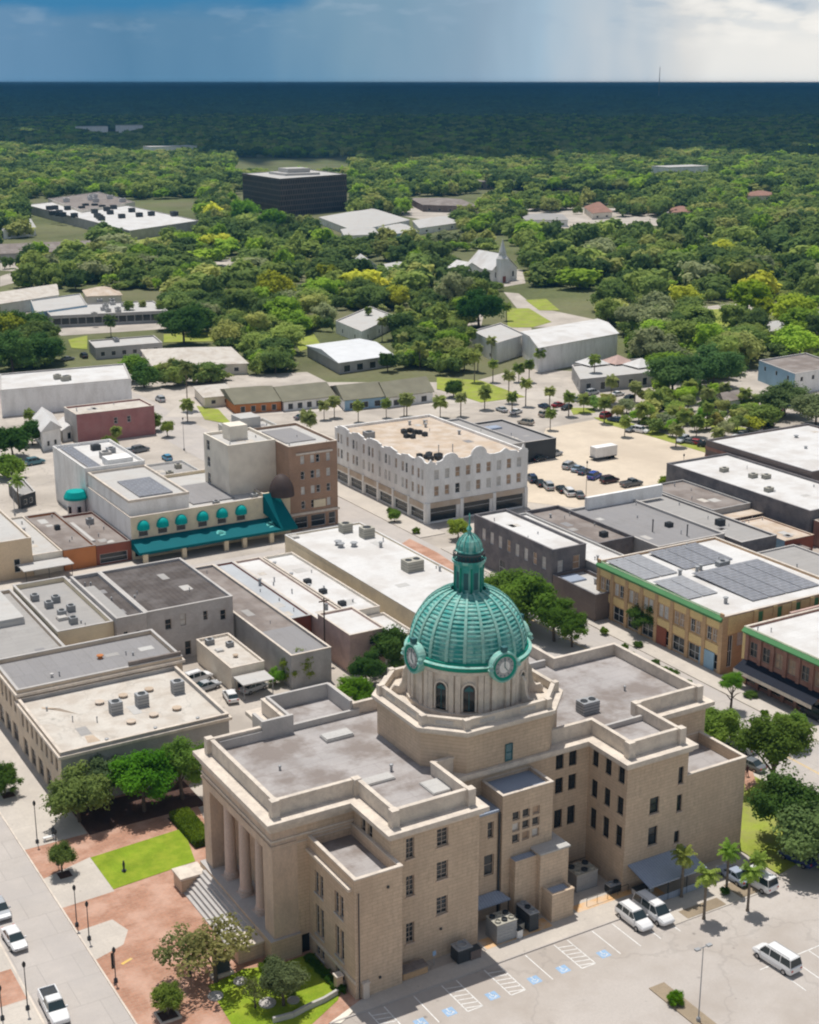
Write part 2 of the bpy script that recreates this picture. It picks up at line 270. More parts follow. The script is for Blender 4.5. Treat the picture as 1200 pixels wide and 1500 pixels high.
# ---------------------------------------------------------------- mesh helpers
BASE = {}
class MB:
    def __init__(s): s.v = []; s.f = []; s.m = []
    def add(s, vs, fs, mi=0):
        o = len(s.v); s.v += [tuple(p) for p in vs]; s.f += [tuple(i + o for i in f) for f in fs]; s.m += [mi] * len(fs); return s
    def poly(s, pts, mi=0): return s.add(pts, [tuple(range(len(pts)))], mi)
    def box(s, x0, y0, z0, x1, y1, z1, mi=0, top=None, bottom=True):
        v = [(x0, y0, z0), (x1, y0, z0), (x1, y1, z0), (x0, y1, z0), (x0, y0, z1), (x1, y0, z1), (x1, y1, z1), (x0, y1, z1)]
        s.add(v, [(0, 1, 5, 4), (1, 2, 6, 5), (2, 3, 7, 6), (3, 0, 4, 7)], mi); o = len(s.v) - 8
        s.f.append((o + 4, o + 5, o + 6, o + 7)); s.m.append(mi if top is None else top)
        if bottom: s.f.append((o + 3, o + 2, o + 1, o)); s.m.append(mi)
        return s
    def prism(s, pts, z0, z1, mi=0, top=None, bottom=False):
        n = len(pts); v = [(x, y, z0) for x, y in pts] + [(x, y, z1) for x, y in pts]
        s.add(v, [(i, (i + 1) % n, n + (i + 1) % n, n + i) for i in range(n)], mi); o = len(s.v) - 2 * n
        s.f.append(tuple(o + n + i for i in range(n))); s.m.append(mi if top is None else top)
        if bottom: s.f.append(tuple(o + n - 1 - i for i in range(n))); s.m.append(mi)
        return s
    def ring(s, outer, inner, z0, z1, mi=0, top=None, bottom=True):
        n = len(outer); t = mi if top is None else top
        v = [(x, y, z) for pts, z in ((outer, z0), (outer, z1), (inner, z1), (inner, z0)) for x, y in pts]
        fs = []; ms = []
        for i in range(n):
            j = (i + 1) % n
            fs += [(i, j, n + j, n + i), (n + i, n + j, 2 * n + j, 2 * n + i), (2 * n + i, 2 * n + j, 3 * n + j, 3 * n + i)]; ms += [mi, t, mi]
            if bottom: fs.append((3 * n + i, 3 * n + j, j, i)); ms.append(mi)
        o = len(s.v); s.v += v; s.f += [tuple(k + o for k in f) for f in fs]; s.m += ms; return s
    def tube(s, p0, p1, r0, r1=None, n=8, mi=0, caps=True):
        r1 = r0 if r1 is None else r1; a = Vector(p0); b = Vector(p1); d = (b - a).normalized()
        u = d.orthogonal().normalized(); w = d.cross(u)
        v = [a + (u * math.cos(2 * math.pi * i / n) + w * math.sin(2 * math.pi * i / n)) * r0 for i in range(n)]
        v += [b + (u * math.cos(2 * math.pi * i / n) + w * math.sin(2 * math.pi * i / n)) * r1 for i in range(n)]
        fs = [(i, (i + 1) % n, n + (i + 1) % n, n + i) for i in range(n)]
        if caps: fs += [tuple(range(n, 2 * n)), tuple(range(n - 1, -1, -1))]
        return s.add(v, fs, mi)
    def lathe(s, cx, cy, prof, n=32, mi=0, a0=0.0, a1=2 * math.pi, sq=None):
        full = abs(a1 - a0 - 2 * math.pi) < 1e-6; k = n if full else n + 1
        v = [(cx + r * math.cos(a0 + (a1 - a0) * i / n), cy + r * math.sin(a0 + (a1 - a0) * i / n), z) for r, z in prof for i in range(k)]
        fs = []
        for j in range(len(prof) - 1):
            for i in range(n):
                q = (i + 1) % k if full else i + 1
                fs.append((j * k + i, j * k + q, (j + 1) * k + q, (j + 1) * k + i))
        return s.add(v, fs, mi)
def base_of(o): return BASE.get(o.name, (0, 0, 0))
def part(name, mb, mats, parent=None, label=None, smooth=False, color=None):
    me = bpy.data.meshes.new(name); b = base_of(parent) if parent else (0, 0, 0)
    me.from_pydata([(x - b[0], y - b[1], z - b[2]) for x, y, z in mb.v], [], mb.f)
    for m_ in (mats if isinstance(mats, (list, tuple)) else [mats]): me.materials.append(M[m_] if isinstance(m_, str) else m_)
    me.polygons.foreach_set('material_index', mb.m)
    if smooth: me.polygons.foreach_set('use_smooth', [True] * len(mb.f))
    me.update(); o = bpy.data.objects.new(name, me); COL.objects.link(o)
    if parent: o.parent = parent; BASE[o.name] = b
    if label: o['label'] = label
    if color: o.color = (*color, 1)
    return o
def tag(o, label=None, cat=None, group=None, kind=None):
    if label: o['label'] = label
    if cat: o['category'] = cat
    if group: o['group'] = group
    if kind: o['kind'] = kind
    return o
def thing(name, label, cat, loc, group=None, local=False):
    o = bpy.data.objects.new(name, None); COL.objects.link(o); o.location = loc; o.empty_display_size = .5
    BASE[o.name] = (0, 0, 0) if local else tuple(loc)
    return tag(o, label, cat, group)
def single(name, mb, mats, label, cat, group=None, smooth=False):
    xs = [p[0] for p in mb.v]; ys = [p[1] for p in mb.v]; zs = [p[2] for p in mb.v]; c = ((min(xs) + max(xs)) / 2, (min(ys) + max(ys)) / 2, min(zs))
    mb.v = [(x - c[0], y - c[1], z - c[2]) for x, y, z in mb.v]
    o = part(name, mb, mats, None, smooth=smooth); o.location = c; return tag(o, label, cat, group)
def struct(name, mb, mats): return tag(part(name, mb, mats), kind='structure')
def dup(root, loc=None, rotz=None, label=None, group=None, scale=None, color=None, colorpart=None):
    def cp(o, par):
        c = o.copy(); COL.objects.link(c); c.parent = par
        if color and (colorpart is None or o.name.split('.')[0] in colorpart): c.color = (*color, 1)
        for ch in CH.get(o.name, ()): cp(ch, c)
        return c
    r = cp(root, None)
    if loc is not None: r.location = loc
    if rotz is not None: r.rotation_euler = (0, 0, rotz)
    if scale is not None: r.scale = scale if isinstance(scale, (tuple, list)) else (scale,) * 3
    if label: r['label'] = label
    if group: r['group'] = group
    return r
CH = {}
def remember(root):
    def rec(o):
        CH[o.name] = [c for c in COL.objects if c.parent == o]
        for c in CH[o.name]: rec(c)
    rec(root); return root
def off(pts, d):
    """offset a counter-clockwise polygon outwards by d"""
    n = len(pts); out = []
    for i in range(n):
        p0, p1, p2 = Vector(pts[i - 1]), Vector(pts[i]), Vector(pts[(i + 1) % n])
        a = (p1 - p0).normalized(); b = (p2 - p1).normalized(); na = Vector((a.y, -a.x)); nb = Vector((b.y, -b.x))
        k = na + nb; q = p1 + k * (d / max(.2, k.dot(na))); out.append((q.x, q.y))
    return out
def rect(x0, y0, x1, y1): return [(x0, y0), (x1, y0), (x1, y1), (x0, y1)]
def wall_run(mb, p0, p1, z0, z1, ops=(), depth=.25, mi=0, rev=None):
    """outer face from p0 to p1 (outside on the right) with real openings (u0,u1,za,zb) and their reveals"""
    d = Vector((p1[0] - p0[0], p1[1] - p0[1])); Ln = d.length; d /= Ln; nrm = Vector((d.y, -d.x)); rev = mi if rev is None else rev
    us = sorted({0.0, Ln} | {u for o in ops for u in o[:2]}); zs = sorted({z0, z1} | {z for o in ops for z in o[2:4]})
    P3 = lambda u, z, k=0: (p0[0] + d.x * u - nrm.x * k, p0[1] + d.y * u - nrm.y * k, z)
    for i in range(len(us) - 1):
        for j in range(len(zs) - 1):
            u, z = (us[i] + us[i + 1]) / 2, (zs[j] + zs[j + 1]) / 2
            if any(o[0] < u < o[1] and o[2] < z < o[3] for o in ops): continue
            mb.poly([P3(us[i], zs[j]), P3(us[i + 1], zs[j]), P3(us[i + 1], zs[j + 1]), P3(us[i], zs[j + 1])], mi)
    for a, b, c, e in [o[:4] for o in ops]:
        for q in ((a, c, b, c), (b, c, b, e), (b, e, a, e), (a, e, a, c)):
            mb.poly([P3(q[0], q[1]), P3(q[0], q[1], depth), P3(q[2], q[3], depth), P3(q[2], q[3])], rev)
def window(par, p0, p1, o, depth=.25, glass='glass_dark', frame='frame_white', mull=(1, 1), fw=.08, sill=None, simple=False, name='window'):
    d = Vector((p1[0] - p0[0], p1[1] - p0[1])).normalized(); nrm = Vector((d.y, -d.x)); a, b, c, e = o[:4]
    P3 = lambda u, z, k: (p0[0] + d.x * u - nrm.x * k, p0[1] + d.y * u - nrm.y * k, z)
    g = MB().poly([P3(a, c, depth - .01), P3(b, c, depth - .01), P3(b, e, depth - .01), P3(a, e, depth - .01)])
    f = MB(); ki = depth - .02; ko = depth - .09
    def bar(u0, u1, za, zb, kk=ko):
        v = [P3(u, z, k) for k in (ki, kk) for u, z in ((u0, za), (u1, za), (u1, zb), (u0, zb))]
        f.add(v, [(4, 5, 6, 7), (0, 1, 5, 4), (1, 2, 6, 5), (2, 3, 7, 6), (3, 0, 4, 7)])
    bar(a, b, c, c + fw); bar(a, b, e - fw, e); bar(a, a + fw, c + fw, e - fw); bar(b - fw, b, c + fw, e - fw)
    for i in range(mull[0]):
        u = a + (b - a) * (i + 1) / (mull[0] + 1); bar(u - fw * .35, u + fw * .35, c + fw, e - fw, ko + .02)
    for i in range(mull[1]):
        z = c + (e - c) * (i + 1) / (mull[1] + 1); bar(a + fw, b - fw, z - fw * .35, z + fw * .35, ko + .01)
    if simple:
        o0 = len(g.v); g.v += f.v; g.f += [tuple(k + o0 for k in q) for q in f.f]; g.m += [1] * len(f.f)
        return part(name, g, [glass, frame], par)
    w = part(name, g, glass, par); part('frame', f, frame, w)
    if sill:
        s = MB(); v = [P3(u, z, k) for k in (.0, -.12) for u, z in ((a - .12, c - .16), (b + .12, c - .16), (b + .12, c), (a - .12, c))]
        s.add(v, [(4, 5, 6, 7), (0, 1, 5, 4), (1, 2, 6, 5), (2, 3, 7, 6), (3, 0, 4, 7)]); part('sill', s, sill, w)
    return w
def row(n, a, b, w, z0, z1): return [(a + (b - a) * (i + .5) / n - w / 2, a + (b - a) * (i + .5) / n + w / 2, z0, z1) for i in range(n)]

LAND = []       # landmarks used to tell trees and cars apart: (words, x, y)
def ac_unit(par, x, y, z, w=1.4, d=1.2, h=1.1, m='metal_grey', fans=1):
    g = MB(); g.box(x - w / 2, y - d / 2, z, x + w / 2, y + d / 2, z + h)
    for i in range(fans):
        fx = x - w / 2 + w * (i + .5) / fans; r = min(w / fans, d) * .38
        g.lathe(fx, y, [(r, z + h), (r, z + h + .08), (r * .8, z + h + .08), (r * .8, z + h + .02), (0.01, z + h + .02)], 12, 1)
    for k in range(3): g.box(x - w / 2 - .02, y - d / 2 - .02, z + h * (.2 + .25 * k), x + w / 2 + .02, y + d / 2 + .02, z + h * (.2 + .25 * k) + .05, 1)
    return part('air_conditioner', g, [m, 'metal_dark'], par)
def vent(par, x, y, z, r=.25, h=.6, m='metal_grey', name='roof_vent'):
    g = MB(); g.lathe(x, y, [(r, z), (r, z + h), (r * 1.5, z + h), (r * 1.5, z + h + .12), (0.01, z + h + .2)], 10); return part(name, g, m, par)
def hatch(par, x, y, z, w, d, h=.4, m='roof_light', name='skylight'):
    g = MB(); g.box(x - w / 2, y - d / 2, z, x + w / 2, y + d / 2, z + h * .7); g.box(x - w / 2 + .08, y - d / 2 + .08, z + h * .7, x + w / 2 - .08, y + d / 2 - .08, z + h); return part(name, g, m, par)
def building(name, label, cat, r, h, wall, roof, par=.7, pw=.3, cap=None, S=(), Wd=(), depth=.22, glass='glass_dark', frame='frame_white',
             mull=(0, 1), simple=True, cornice=None, group=None, z0=0.0, sill=None, wallW=None, gl=None, drop=None):
    x0, y0, x1, y1 = r; b = thing(name, label, cat, ((x0 + x1) / 2, (y0 + y1) / 2, z0), group)
    LAND.append((label, (x0 + x1) / 2, (y0 + y1) / 2))
    g = MB(); P = rect(x0, y0, x1, y1); ly = y1 - y0
    Wo = [(ly - o[1], ly - o[0], o[2], o[3]) for o in Wd]
    wall_run(g, P[0], P[1], z0, h, S, depth); wall_run(g, P[1], P[2], z0, h); wall_run(g, P[2], P[3], z0, h); wall_run(g, P[3], P[0], z0, h, Wo, depth, mi=2)
    i = rect(x0 + pw, y0 + pw, x1 - pw, y1 - pw); zr = h - par
    ov = .06; g.ring(off(P, ov), i, h, h + .10, 1)
    for k in range(4): q = (k + 1) % 4; g.poly([(i[q][0], i[q][1], zr - .05), (i[k][0], i[k][1], zr - .05), (i[k][0], i[k][1], h), (i[q][0], i[q][1], h)], 0)
    part('wall', g, [wall, cap or 'trim_cream', wallW or wall], b)
    rf = MB().box(x0 + pw - .02, y0 + pw - .02, zr - .3, x1 - pw + .02, y1 - pw + .02, zr); part('roof', rf, roof, b)
    if cornice:
        cz, ch, cp, cm = cornice; g = MB(); g.ring(off(P, cp), off(P, .003), cz, cz + ch); part('cornice', g, cm, b)
    rr = random.Random(int(x0 * 7 + y0))
    for o in S: window(b, P[0], P[1], o, depth, (rr.choice(gl) if gl and o[2] > 2 else glass), frame, mull, simple=simple, sill=sill)
    for o in Wo: window(b, P[3], P[0], o, depth, (rr.choice(gl) if gl and o[2] > 2 else glass), frame, mull, simple=simple, sill=sill)
    if (x1 - x0) * (y1 - y0) > 90:
        for k in range(3): vent(b, rr.uniform(x0 + 1, x1 - 1), rr.uniform(y0 + 1, y1 - 1), zr, rr.uniform(.06, .12), rr.uniform(.3, .7), name='roof_pipe')
        for k in range(2):
            px_, py_ = rr.uniform(x0 + 1.5, x1 - 4), rr.uniform(y0 + 1.5, y1 - 5); w1, w2 = rr.uniform(1, 2.4), rr.uniform(1.2, 3.4)
            part('roof_patch', MB().box(px_, py_, zr - .1, min(px_ + w1, x1 - .5), min(py_ + w2, y1 - .5), zr + .025), rr.choice(['roof_plain', 'roof_light', 'roof_dirty', 'roof_mid']) if roof not in ('roof_white', 'roof_light') else rr.choice(['roof_light', 'roof_dirty']), b)
    return b

# ---------------------------------------------------------------- the domed courthouse
CX, CY = 83.7, 128.3
def courthouse():
    T = thing('courthouse', 'tan brick courthouse with white trimmed flat roofs and a ribbed green copper dome with clocks', 'courthouse', (CX, CY, 0))
    LAND.append(('domed courthouse', CX, CY))
    P = [(64.6, 121), (64.6, 112.9), (75.4, 112.9), (75.4, 120), (95.4, 120), (95.4, 112.9), (104.4, 112.9), (104.4, 121), (114.2, 121), (114.2, 139),
         (104.4, 139), (104.4, 146.5), (95.4, 146.5), (95.4, 140), (75.4, 140), (75.4, 146.5), (64.6, 146.5), (64.6, 139.6), (57.8, 139.6), (57.8, 121)]
    g = MB(); n = len(P); winlist = []
    def run(k, ops=(), z0=0.0, z1=16.3, **kw):
        wall_run(g, P[k], P[(k + 1) % n], z0, z1, ops, .3)
        for o in ops: winlist.append((P[k], P[(k + 1) % n], o, kw))
    S1 = []
    for z in (5.2, 9.4, 13.3): S1.append((5.5, 6.9, z, z + 2.1))
    for z in (3.0, 8.6, 13.0): S1.append((1.75, 2.75, z, z + 2.4))
    kw3 = dict(mull=(1, 3), frame='frame_tan', sill='tan_stone')
    run(0, [(1.6, 2.6, 13.0, 15.6), (3.1, 4.1, 13.0, 15.6)], mull=(0, 1), frame='frame_tan')      # west flank above the low wing
    run(1, S1, **kw3); run(2)
    S3 = [(a, a + 1.15, z, z + h) for a in (15.2, 17.1) for z, h in ((13.8, 1.9), (10.7, 2.0), (6.2, 2.4))] + [(15.2, 16.3, 2.2, 4.2)]
    run(3, S3, mull=(1, 1), frame='frame_dark')
    S4 = [(u - .6, u + .6, z, z + h) for u in (1.2, 3.6, 6.0) for z, h in ((14.0, 2.3) if 0 else (13.6, 2.3), (9.6, 2.3), (5.5, 2.7))]
    run(4, S4, mull=(1, 1), frame='frame_dark')
    S5 = [(3.5, 4.9, 9.1, 11.2), (3.5, 4.9, 5.0, 7.4), (7.6, 8.4, 11.9, 14.1), (7.6, 8.4, 8.3, 10.5), (7.5, 8.3, 4.2, 5.8)]
    run(5, S5, mull=(0, 1), frame='frame_dark', sill='tan_stone')
    for k in range(6, 18): run(k)
    run(18, [(8.2, 10.4, 3.0, 7.2), (3.6, 5.4, 3.0, 6.5), (13.2, 15.0, 3.0, 6.5)] + [(u, u + 1.8, 8.6, 11.2) for u in (3.6, 8.4, 13.2)], z0=2.8, mull=(1, 2), frame='frame_tan')
    run(19)
    part('wall', g, 'tan_brick', T)
    for p0, p1, o, kw in winlist: window(T, p0, p1, o, .3, **kw)
    # portico: antae, entablature, columns, podium and steps
    g = MB(); g.box(54.9, 121, 2.8, 57.8, 123.3, 12.7); g.box(54.9, 137.6, 2.8, 57.8, 139.6, 12.7); g.box(54.9, 121, 12.7, 57.8, 139.6, 16.3)
    g.box(54.75, 120.85, 13.6, 57.7, 139.75, 13.85); part('portico_wall', g, 'tan_stone', T)
    for y in (126.6, 130.9, 135.0):
        g = MB(); g.lathe(56.1, y, [(.86, 2.8), (.86, 3.15), (.78, 3.2), (.84, 3.4), (.68, 3.55), (.66, 6), (.58, 12.0), (.6, 12.1), (.76, 12.35)], 20)
        g.box(55.3, y - .8, 12.35, 56.9, y + .8, 12.7); g.box(55.2, y - .9, 2.7, 57.0, y + .9, 2.85); part('column', g, 'column_stone', T, smooth=False)
    g = MB(); g.box(54.3, 120.6, 0, 57.9, 140.0, 2.8, 0, 1); part('podium', g, ['tan_brick', 'parapet_grey'], T)
    g = MB()
    for k in range(7): g.box(54.3 - .40 * (7 - k), 124.8, 0, 54.3 - .40 * (6 - k), 138.4, 2.8 - .36 * (7 - k) + .01)
    part('front_steps', g, 'parapet_grey', T)
    for a, b_ in ((122.4, 124.8), (138.4, 140.9)):
        g = MB(); g.box(51.3, a, 0, 54.3, b_, 1.9); g.box(51.15, a - .15, 1.9, 54.35, b_ + .15, 2.15, 1); part('cheek_block', g, ['tan_brick', 'trim_cream'], T)
    # cornice, parapet, roof
    Q = P[:18] + [(54.9, 139.6), (54.9, 121)]
    g = MB(); g.ring(off(Q, .35), off(Q, -.3), 15.9, 16.3); g.ring(off(Q, .75), off(Q, -1.1), 16.3, 16.8, 0, 0); E4 = [(64.59, 139.7), (54.9, 139.7), (54.9, 121), (64.59, 121)]
    for o_, z0_, z1_ in ((.14, 14.3, 14.5), (.08, 13.5, 13.62), (.24, 15.5, 15.9)): g.box(54.9 - o_, 121 - o_, z0_, 64.58, 121.02, z1_); g.box(54.9 - o_, 121.02, z0_, 54.92, 139.6, z1_)
    part('cornice', g, 'trim_cream', T)
    Z = off(Q, -.75); g = MB(); g.ring(Z, off(Z, -.35), 16.8, 18.45); g.ring(off(Z, .08), off(Z, -.43), 18.45, 18.65); 
    for k, (x, y) in enumerate(Z):
        if k in (0, 1, 2, 5, 6, 7, 8, 18, 19): g.box(x - .45, y - .45, 16.8, x + .45, y + .45, 18.75)
    part('parapet', g, 'trim_cream', T)
    g = MB(); Zr = off(Z, -.34); g.prism(Zr, 16.4, 17.1); part('roof', g, 'roof_grey', T)
    # raised north-west roof court, low walls and stub
    def pw(*b, nm='roof_wall'): g = MB(); g.box(*b); return g
    g = MB(); g.box(66.0, 138.6, 17.1, 75.0, 139.0, 17.9); g.box(65.74, 139.0, 17.1, 66.1, 145.36, 19.0); g.box(66.1, 145.0, 17.1, 73.9, 145.36, 19.0); g.box(73.9, 139.0, 17.1, 74.24, 145.36, 19.0)
    g.box(56.6, 138.2, 17.1, 62.0, 138.6, 18.2); g.box(62.0, 138.2, 17.1, 66.0, 138.6, 19.4); g.box(62.0, 138.6, 17.1, 62.4, 141.0, 19.4)
    part('roof_court_wall', g, 'parapet_grey', T)
    g = MB(); g.box(96.5, 120.0, 17.1, 103.3, 120.35, 17.75); g.box(97.2, 139.3, 17.1, 103.0, 139.7, 18.0); part('low_roof_wall', g, 'parapet_grey', T)
    # low outer wings
    def wing(x0, y0, x1, y1, h, label, W=(), ledge=False):
        g = MB(); PP = rect(x0, y0, x1, y1); ly = y1 - y0; Wo = [(ly - o[1], ly - o[0], o[2], o[3]) for o in W]
        wall_run(g, PP[0], PP[1], 0, h); wall_run(g, PP[1], PP[2], 0, h); wall_run(g, PP[3], PP[0], 0, h, Wo, .3)
        i = rect(x0 + .35, y0 + .35, x1 - .35, y1 - .02)
        g.ring(off(PP, .08), i, h, h + .14, 1)
        for k in (0, 1, 3): q = (k + 1) % 4; g.poly([(i[q][0], i[q][1], h - 1.4), (i[k][0], i[k][1], h - 1.4), (i[k][0], i[k][1], h), (i[q][0], i[q][1], h)])
        w = part('wing', g, ['tan_brick', 'trim_cream'], T, label)
        part('wing_roof', MB().box(x0 + .34, y0 + .34, h - 1.9, x1 - .02, y1 - .01, h - 1.3), 'roof_grey', w)
        for o in Wo: window(T, PP[3], PP[0], o, .3, mull=(0, 2), frame='metal_grey', sill='parapet_grey', fw=.06)
        if ledge:
            g = MB(); g.box(x0 - .4, y0 + .6, h - 1.5, x0, y1 - .2, h - 1.2); g.box(x0 - .12, y0, 1.9, x0, y1, 2.25); part('ledge', g, 'trim_cream', w)
        return w
    wz = []
    for yc in (3.4, 7.9):
        for z, h in ((8.1, 2.6), (3.1, 3.6), (.5, 1.3)): wz += [(yc - .95, yc - .1, z, z + h), (yc + .1, yc + .95, z, z + h)]
    wing(59.1, 110.7, 64.6, 121, 13.9, None, wz, True)
    wing(104.4, 112.9, 113.6, 121, 12.7, None)
    # stair tower and filler
    g = MB(); PP = rect(80.3, 115.7, 87.1, 120); tw = [(1.35 + 1.35 * i, 2.35 + 1.35 * i, z, z + 1.05) for i in range(3) for z in (9.0, 10.4, 11.8)]
    wall_run(g, PP[0], PP[1], 0, 15.2, tw, .3); wall_run(g, PP[1], PP[2], 0, 15.2); wall_run(g, PP[3], PP[0], 0, 15.2)
    i = rect(80.6, 116.0, 86.8, 119.98); g.ring(off(PP, .05), i, 15.2, 15.3, 1)
    for k in (0, 1, 3): q = (k + 1) % 4; g.poly([(i[q][0], i[q][1], 14.4), (i[k][0], i[k][1], 14.4), (i[k][0], i[k][1], 15.2), (i[q][0], i[q][1], 15.2)])
    tw_ = part('stair_tower', g, ['tan_brick', 'trim_cream'], T)
    part('tower_roof', MB().box(80.59, 115.99, 14.3, 86.81, 119.99, 14.85), 'metal_blue', tw_)
    gl = ['glass_dark', 'blind_white', 'glass_dark', 'glass_tan', 'glass_dark']
    for k, o in enumerate(tw): window(T, PP[0], PP[1], o, .3, gl[k % 5], 'frame_tan', (0, 0), simple=True)
    g = MB(); PP = rect(75.4, 116.2, 80.3, 120); fw = [(3.3, 4.1, 10.2, 12.2), (2.9, 4.2, 5.6, 8.2)]
    wall_run(g, PP[0], PP[1], 0, 13.4, fw, .3); fl = part('link_block', g, 'tan_brick', T); part('link_roof', MB().box(75.4, 116.15, 13.2, 80.3, 120, 13.45), 'metal_blue', fl)
    for o in fw: window(T, PP[0], PP[1], o, .3, 'glass_dark', 'frame_tan', (0, 1))
    # drum block with chamfered corners
    D = [(78.1, 119.7), (89.4, 119.7), (93.1, 123.4), (93.1, 133.2), (89.4, 136.9), (78.1, 136.9), (74.4, 133.2), (74.4, 123.4)]
    g = MB(); g.prism(D, 15.9, 21.6); part('drum_block', g, 'tan_brick', T)
    window(T, (74.3, 119.68), (94.4, 119.68), (8.9, 9.9, 17.0, 19.1), -.03, 'glass_blue', 'copper_dark', (0, 1), simple=True)
    g = MB(); g.ring(off(D, .3), off(D, -.3), 21.3, 21.6); g.prism(off(D, .6), 21.6, 22.0); part('terrace', g, 'trim_cream', T)
    B = off(D, -.35); g = MB(); g.ring(B, off(B, -.35), 22.0, 22.95); g.ring(off(B, .08), off(B, -.43), 22.95, 23.1)
    for (x, y) in B: g.box(x - .35, y - .35, 22.0, x + .35, y + .35, 23.2)
    part('terrace_parapet', g, 'trim_cream', T)
    g = MB()
    for k in range(8):
        a, b_ = Vector(B[k]), Vector(B[(k + 1) % 8]); m_ = 2 if (b_ - a).length > 8 else 1; d = (b_ - a).normalized(); nn = Vector((d.y, -d.x))
        for j in range(m_):
            c = a.lerp(b_, (j + .5) / m_); q = [c + d * s * 1.0 + nn * t for s, t in ((-1, .0), (1, .0), (1, .03), (-1, .03))]
            g.prism([(v.x, v.y) for v in q], 22.3, 22.75)
    part('parapet_panel', g, 'parapet_grey', T)
    # drum
    g = MB(); rd = 6.75
    g.lathe(CX, CY, [(rd + .45, 22.0), (rd + .45, 22.5), (rd, 22.5), (rd, 26.9), (rd + .25, 27.0), (rd + .25, 27.4), (rd, 27.5), (rd - .5, 28.0)], 64)
    dr = part('drum', g, 'trim_cream', T)
    W0 = math.atan2(-1, -1)
    for q in range(4):
        for s in (-1, 1):
            a = W0 + q * math.pi / 2 + s * R(13.5)
            u = Vector((math.cos(a), math.sin(a))); t = Vector((-u.y, u.x)); c = Vector((CX, CY)) + u * (rd - .02)
            p0 = c - t * .62; p1 = c + t * .62
            g = MB(); o0 = (u * .10)
            # arched dark opening with stone surround
            pts = [(-.66, 22.7), (.66, 22.7), (.66, 25.3)] + [(.66 * math.cos(x), 25.3 + .66 * math.sin(x)) for x in [math.pi * k / 8 for k in range(1, 8)]] + [(-.66, 25.3)]
            P3 = lambda s_, z, k: (c.x + t.x * s_ + u.x * k, c.y + t.y * s_ + u.y * k, z)
            g.poly([P3(s_, z, .06) for s_, z in pts]); w = part('window', g, 'glass_dark', T)
            f = MB(); out = [(s_ * 1.3, z if z < 25 else 25.3 + (z - 25.3) * 1.3) for s_, z in pts]; k = len(pts)
            v = [P3(s_, z, .06) for s_, z in pts] + [P3(s_, z, .22) for s_, z in pts] + [P3(s_, z, .22) for s_, z in out] + [P3(s_, z, -.1) for s_, z in out]
            for i in range(k):
                j = (i + 1) % k
                for r_ in range(3): f.add([v[r_ * k + i], v[r_ * k + j], v[(r_ + 1) * k + j], v[(r_ + 1) * k + i]], [(0, 1, 2, 3)])
            part('frame', f, 'trim_cream', w)
            f = MB(); f.poly([P3(-.5, 25.1, .09), P3(.5, 25.1, .09), P3(.5, 25.3, .09), P3(0, 25.72, .09), P3(-.5, 25.3, .09)]); f.poly([P3(-.04, 22.7, .09), P3(.04, 22.7, .09), P3(.04, 25.1, .09), P3(-.04, 25.1, .09)]); part('fanlight', f, 'copper_dark', w)
    g = MB()
    for q in range(4):
        for ang in (-30, -24.5, -3.2, 3.2, 24.5, 30, 37.5, 52.5):
            a = W0 + q * math.pi / 2 + R(ang); u = Vector((math.cos(a), math.sin(a), 0)); t = Vector((-u.y, u.x, 0)); c = Vector((CX, CY, 0)) + u * rd
            v = [c - t * .3 + u * -.1, c - t * .3 + u * .28, c + t * .3 + u * .28, c + t * .3 + u * -.1]
            g.prism([(p.x, p.y) for p in v][::1], 22.5, 27.0)
    part('pilaster', g, 'trim_cream', dr)
    for q in (0, 2, 1, 3):                                    # scroll brackets on the diagonals away from the front
        if q == 0: continue
        for s in (-1, 1):
            g = MB(); a = W0 + q * math.pi / 2 + s * R(16); u = Vector((math.cos(a), math.sin(a), 0)); t = Vector((-u.y, u.x, 0)); c = Vector((CX, CY, 0))
            prof = [(rd - .1, 22.0), (rd + 2.0, 22.0), (rd + 2.1, 22.6), (rd + 1.75, 23.1), (rd + 1.2, 23.0), (rd + .9, 23.5), (rd + .75, 24.4), (rd + .7, 25.1), (rd + .35, 25.6), (rd - .1, 25.6)]
            k = len(prof); v = [c + u * r_ + t * w_ + Vector((0, 0, z)) for w_ in (-.22, .22) for r_, z in prof]
            g.add(v, [tuple(range(k - 1, -1, -1)), tuple(range(k, 2 * k))] + [(i, (i + 1) % k, k + (i + 1) % k, k + i) for i in range(k)]); part('scroll_bracket', g, 'trim_cream', T)
    # copper eave and dome
    g = MB(); g.lathe(CX, CY, [(6.7, 27.0), (7.15, 27.05), (7.3, 27.35), (7.3, 27.6), (7.0, 27.7), (6.95, 27.95), (6.6, 28.05)], 64); part('copper_eave', g, 'copper_green', T)
    g = MB(); g.lathe(CX, CY, [(7.32, 27.55), (7.36, 27.62), (7.1, 27.74), (6.9, 27.72)], 64); part('eave_moulding', g, 'copper_pale', T)
    def dome_r(t):                      # t 0..1 from spring to cupola
        a = t * R(74); return 6.6 * math.cos(a) ** .92, 27.9 + 6.75 * math.sin(a) ** 1.02 / math.sin(R(74)) ** 1.0 * .97
    NR = 17; prof = []
    for k in range(NR):
        r0_, z0_ = dome_r(k / NR); r1_, z1_ = dome_r((k + 1) / NR); rm, zm = dome_r((k + .36) / NR); prof += [(r0_ + .13, z0_), (rm + .11, zm), (rm + .02, zm + .01), (r1_ + .0, z1_)]
    g = MB(); g.lathe(CX, CY, prof, 96); g.m = [1 if (i // 96) % 4 == 0 else 0 for i in range(len(g.f))]; dm = part('dome', g, ['copper', 'copper_mid'], T, smooth=False)
    g = MB()
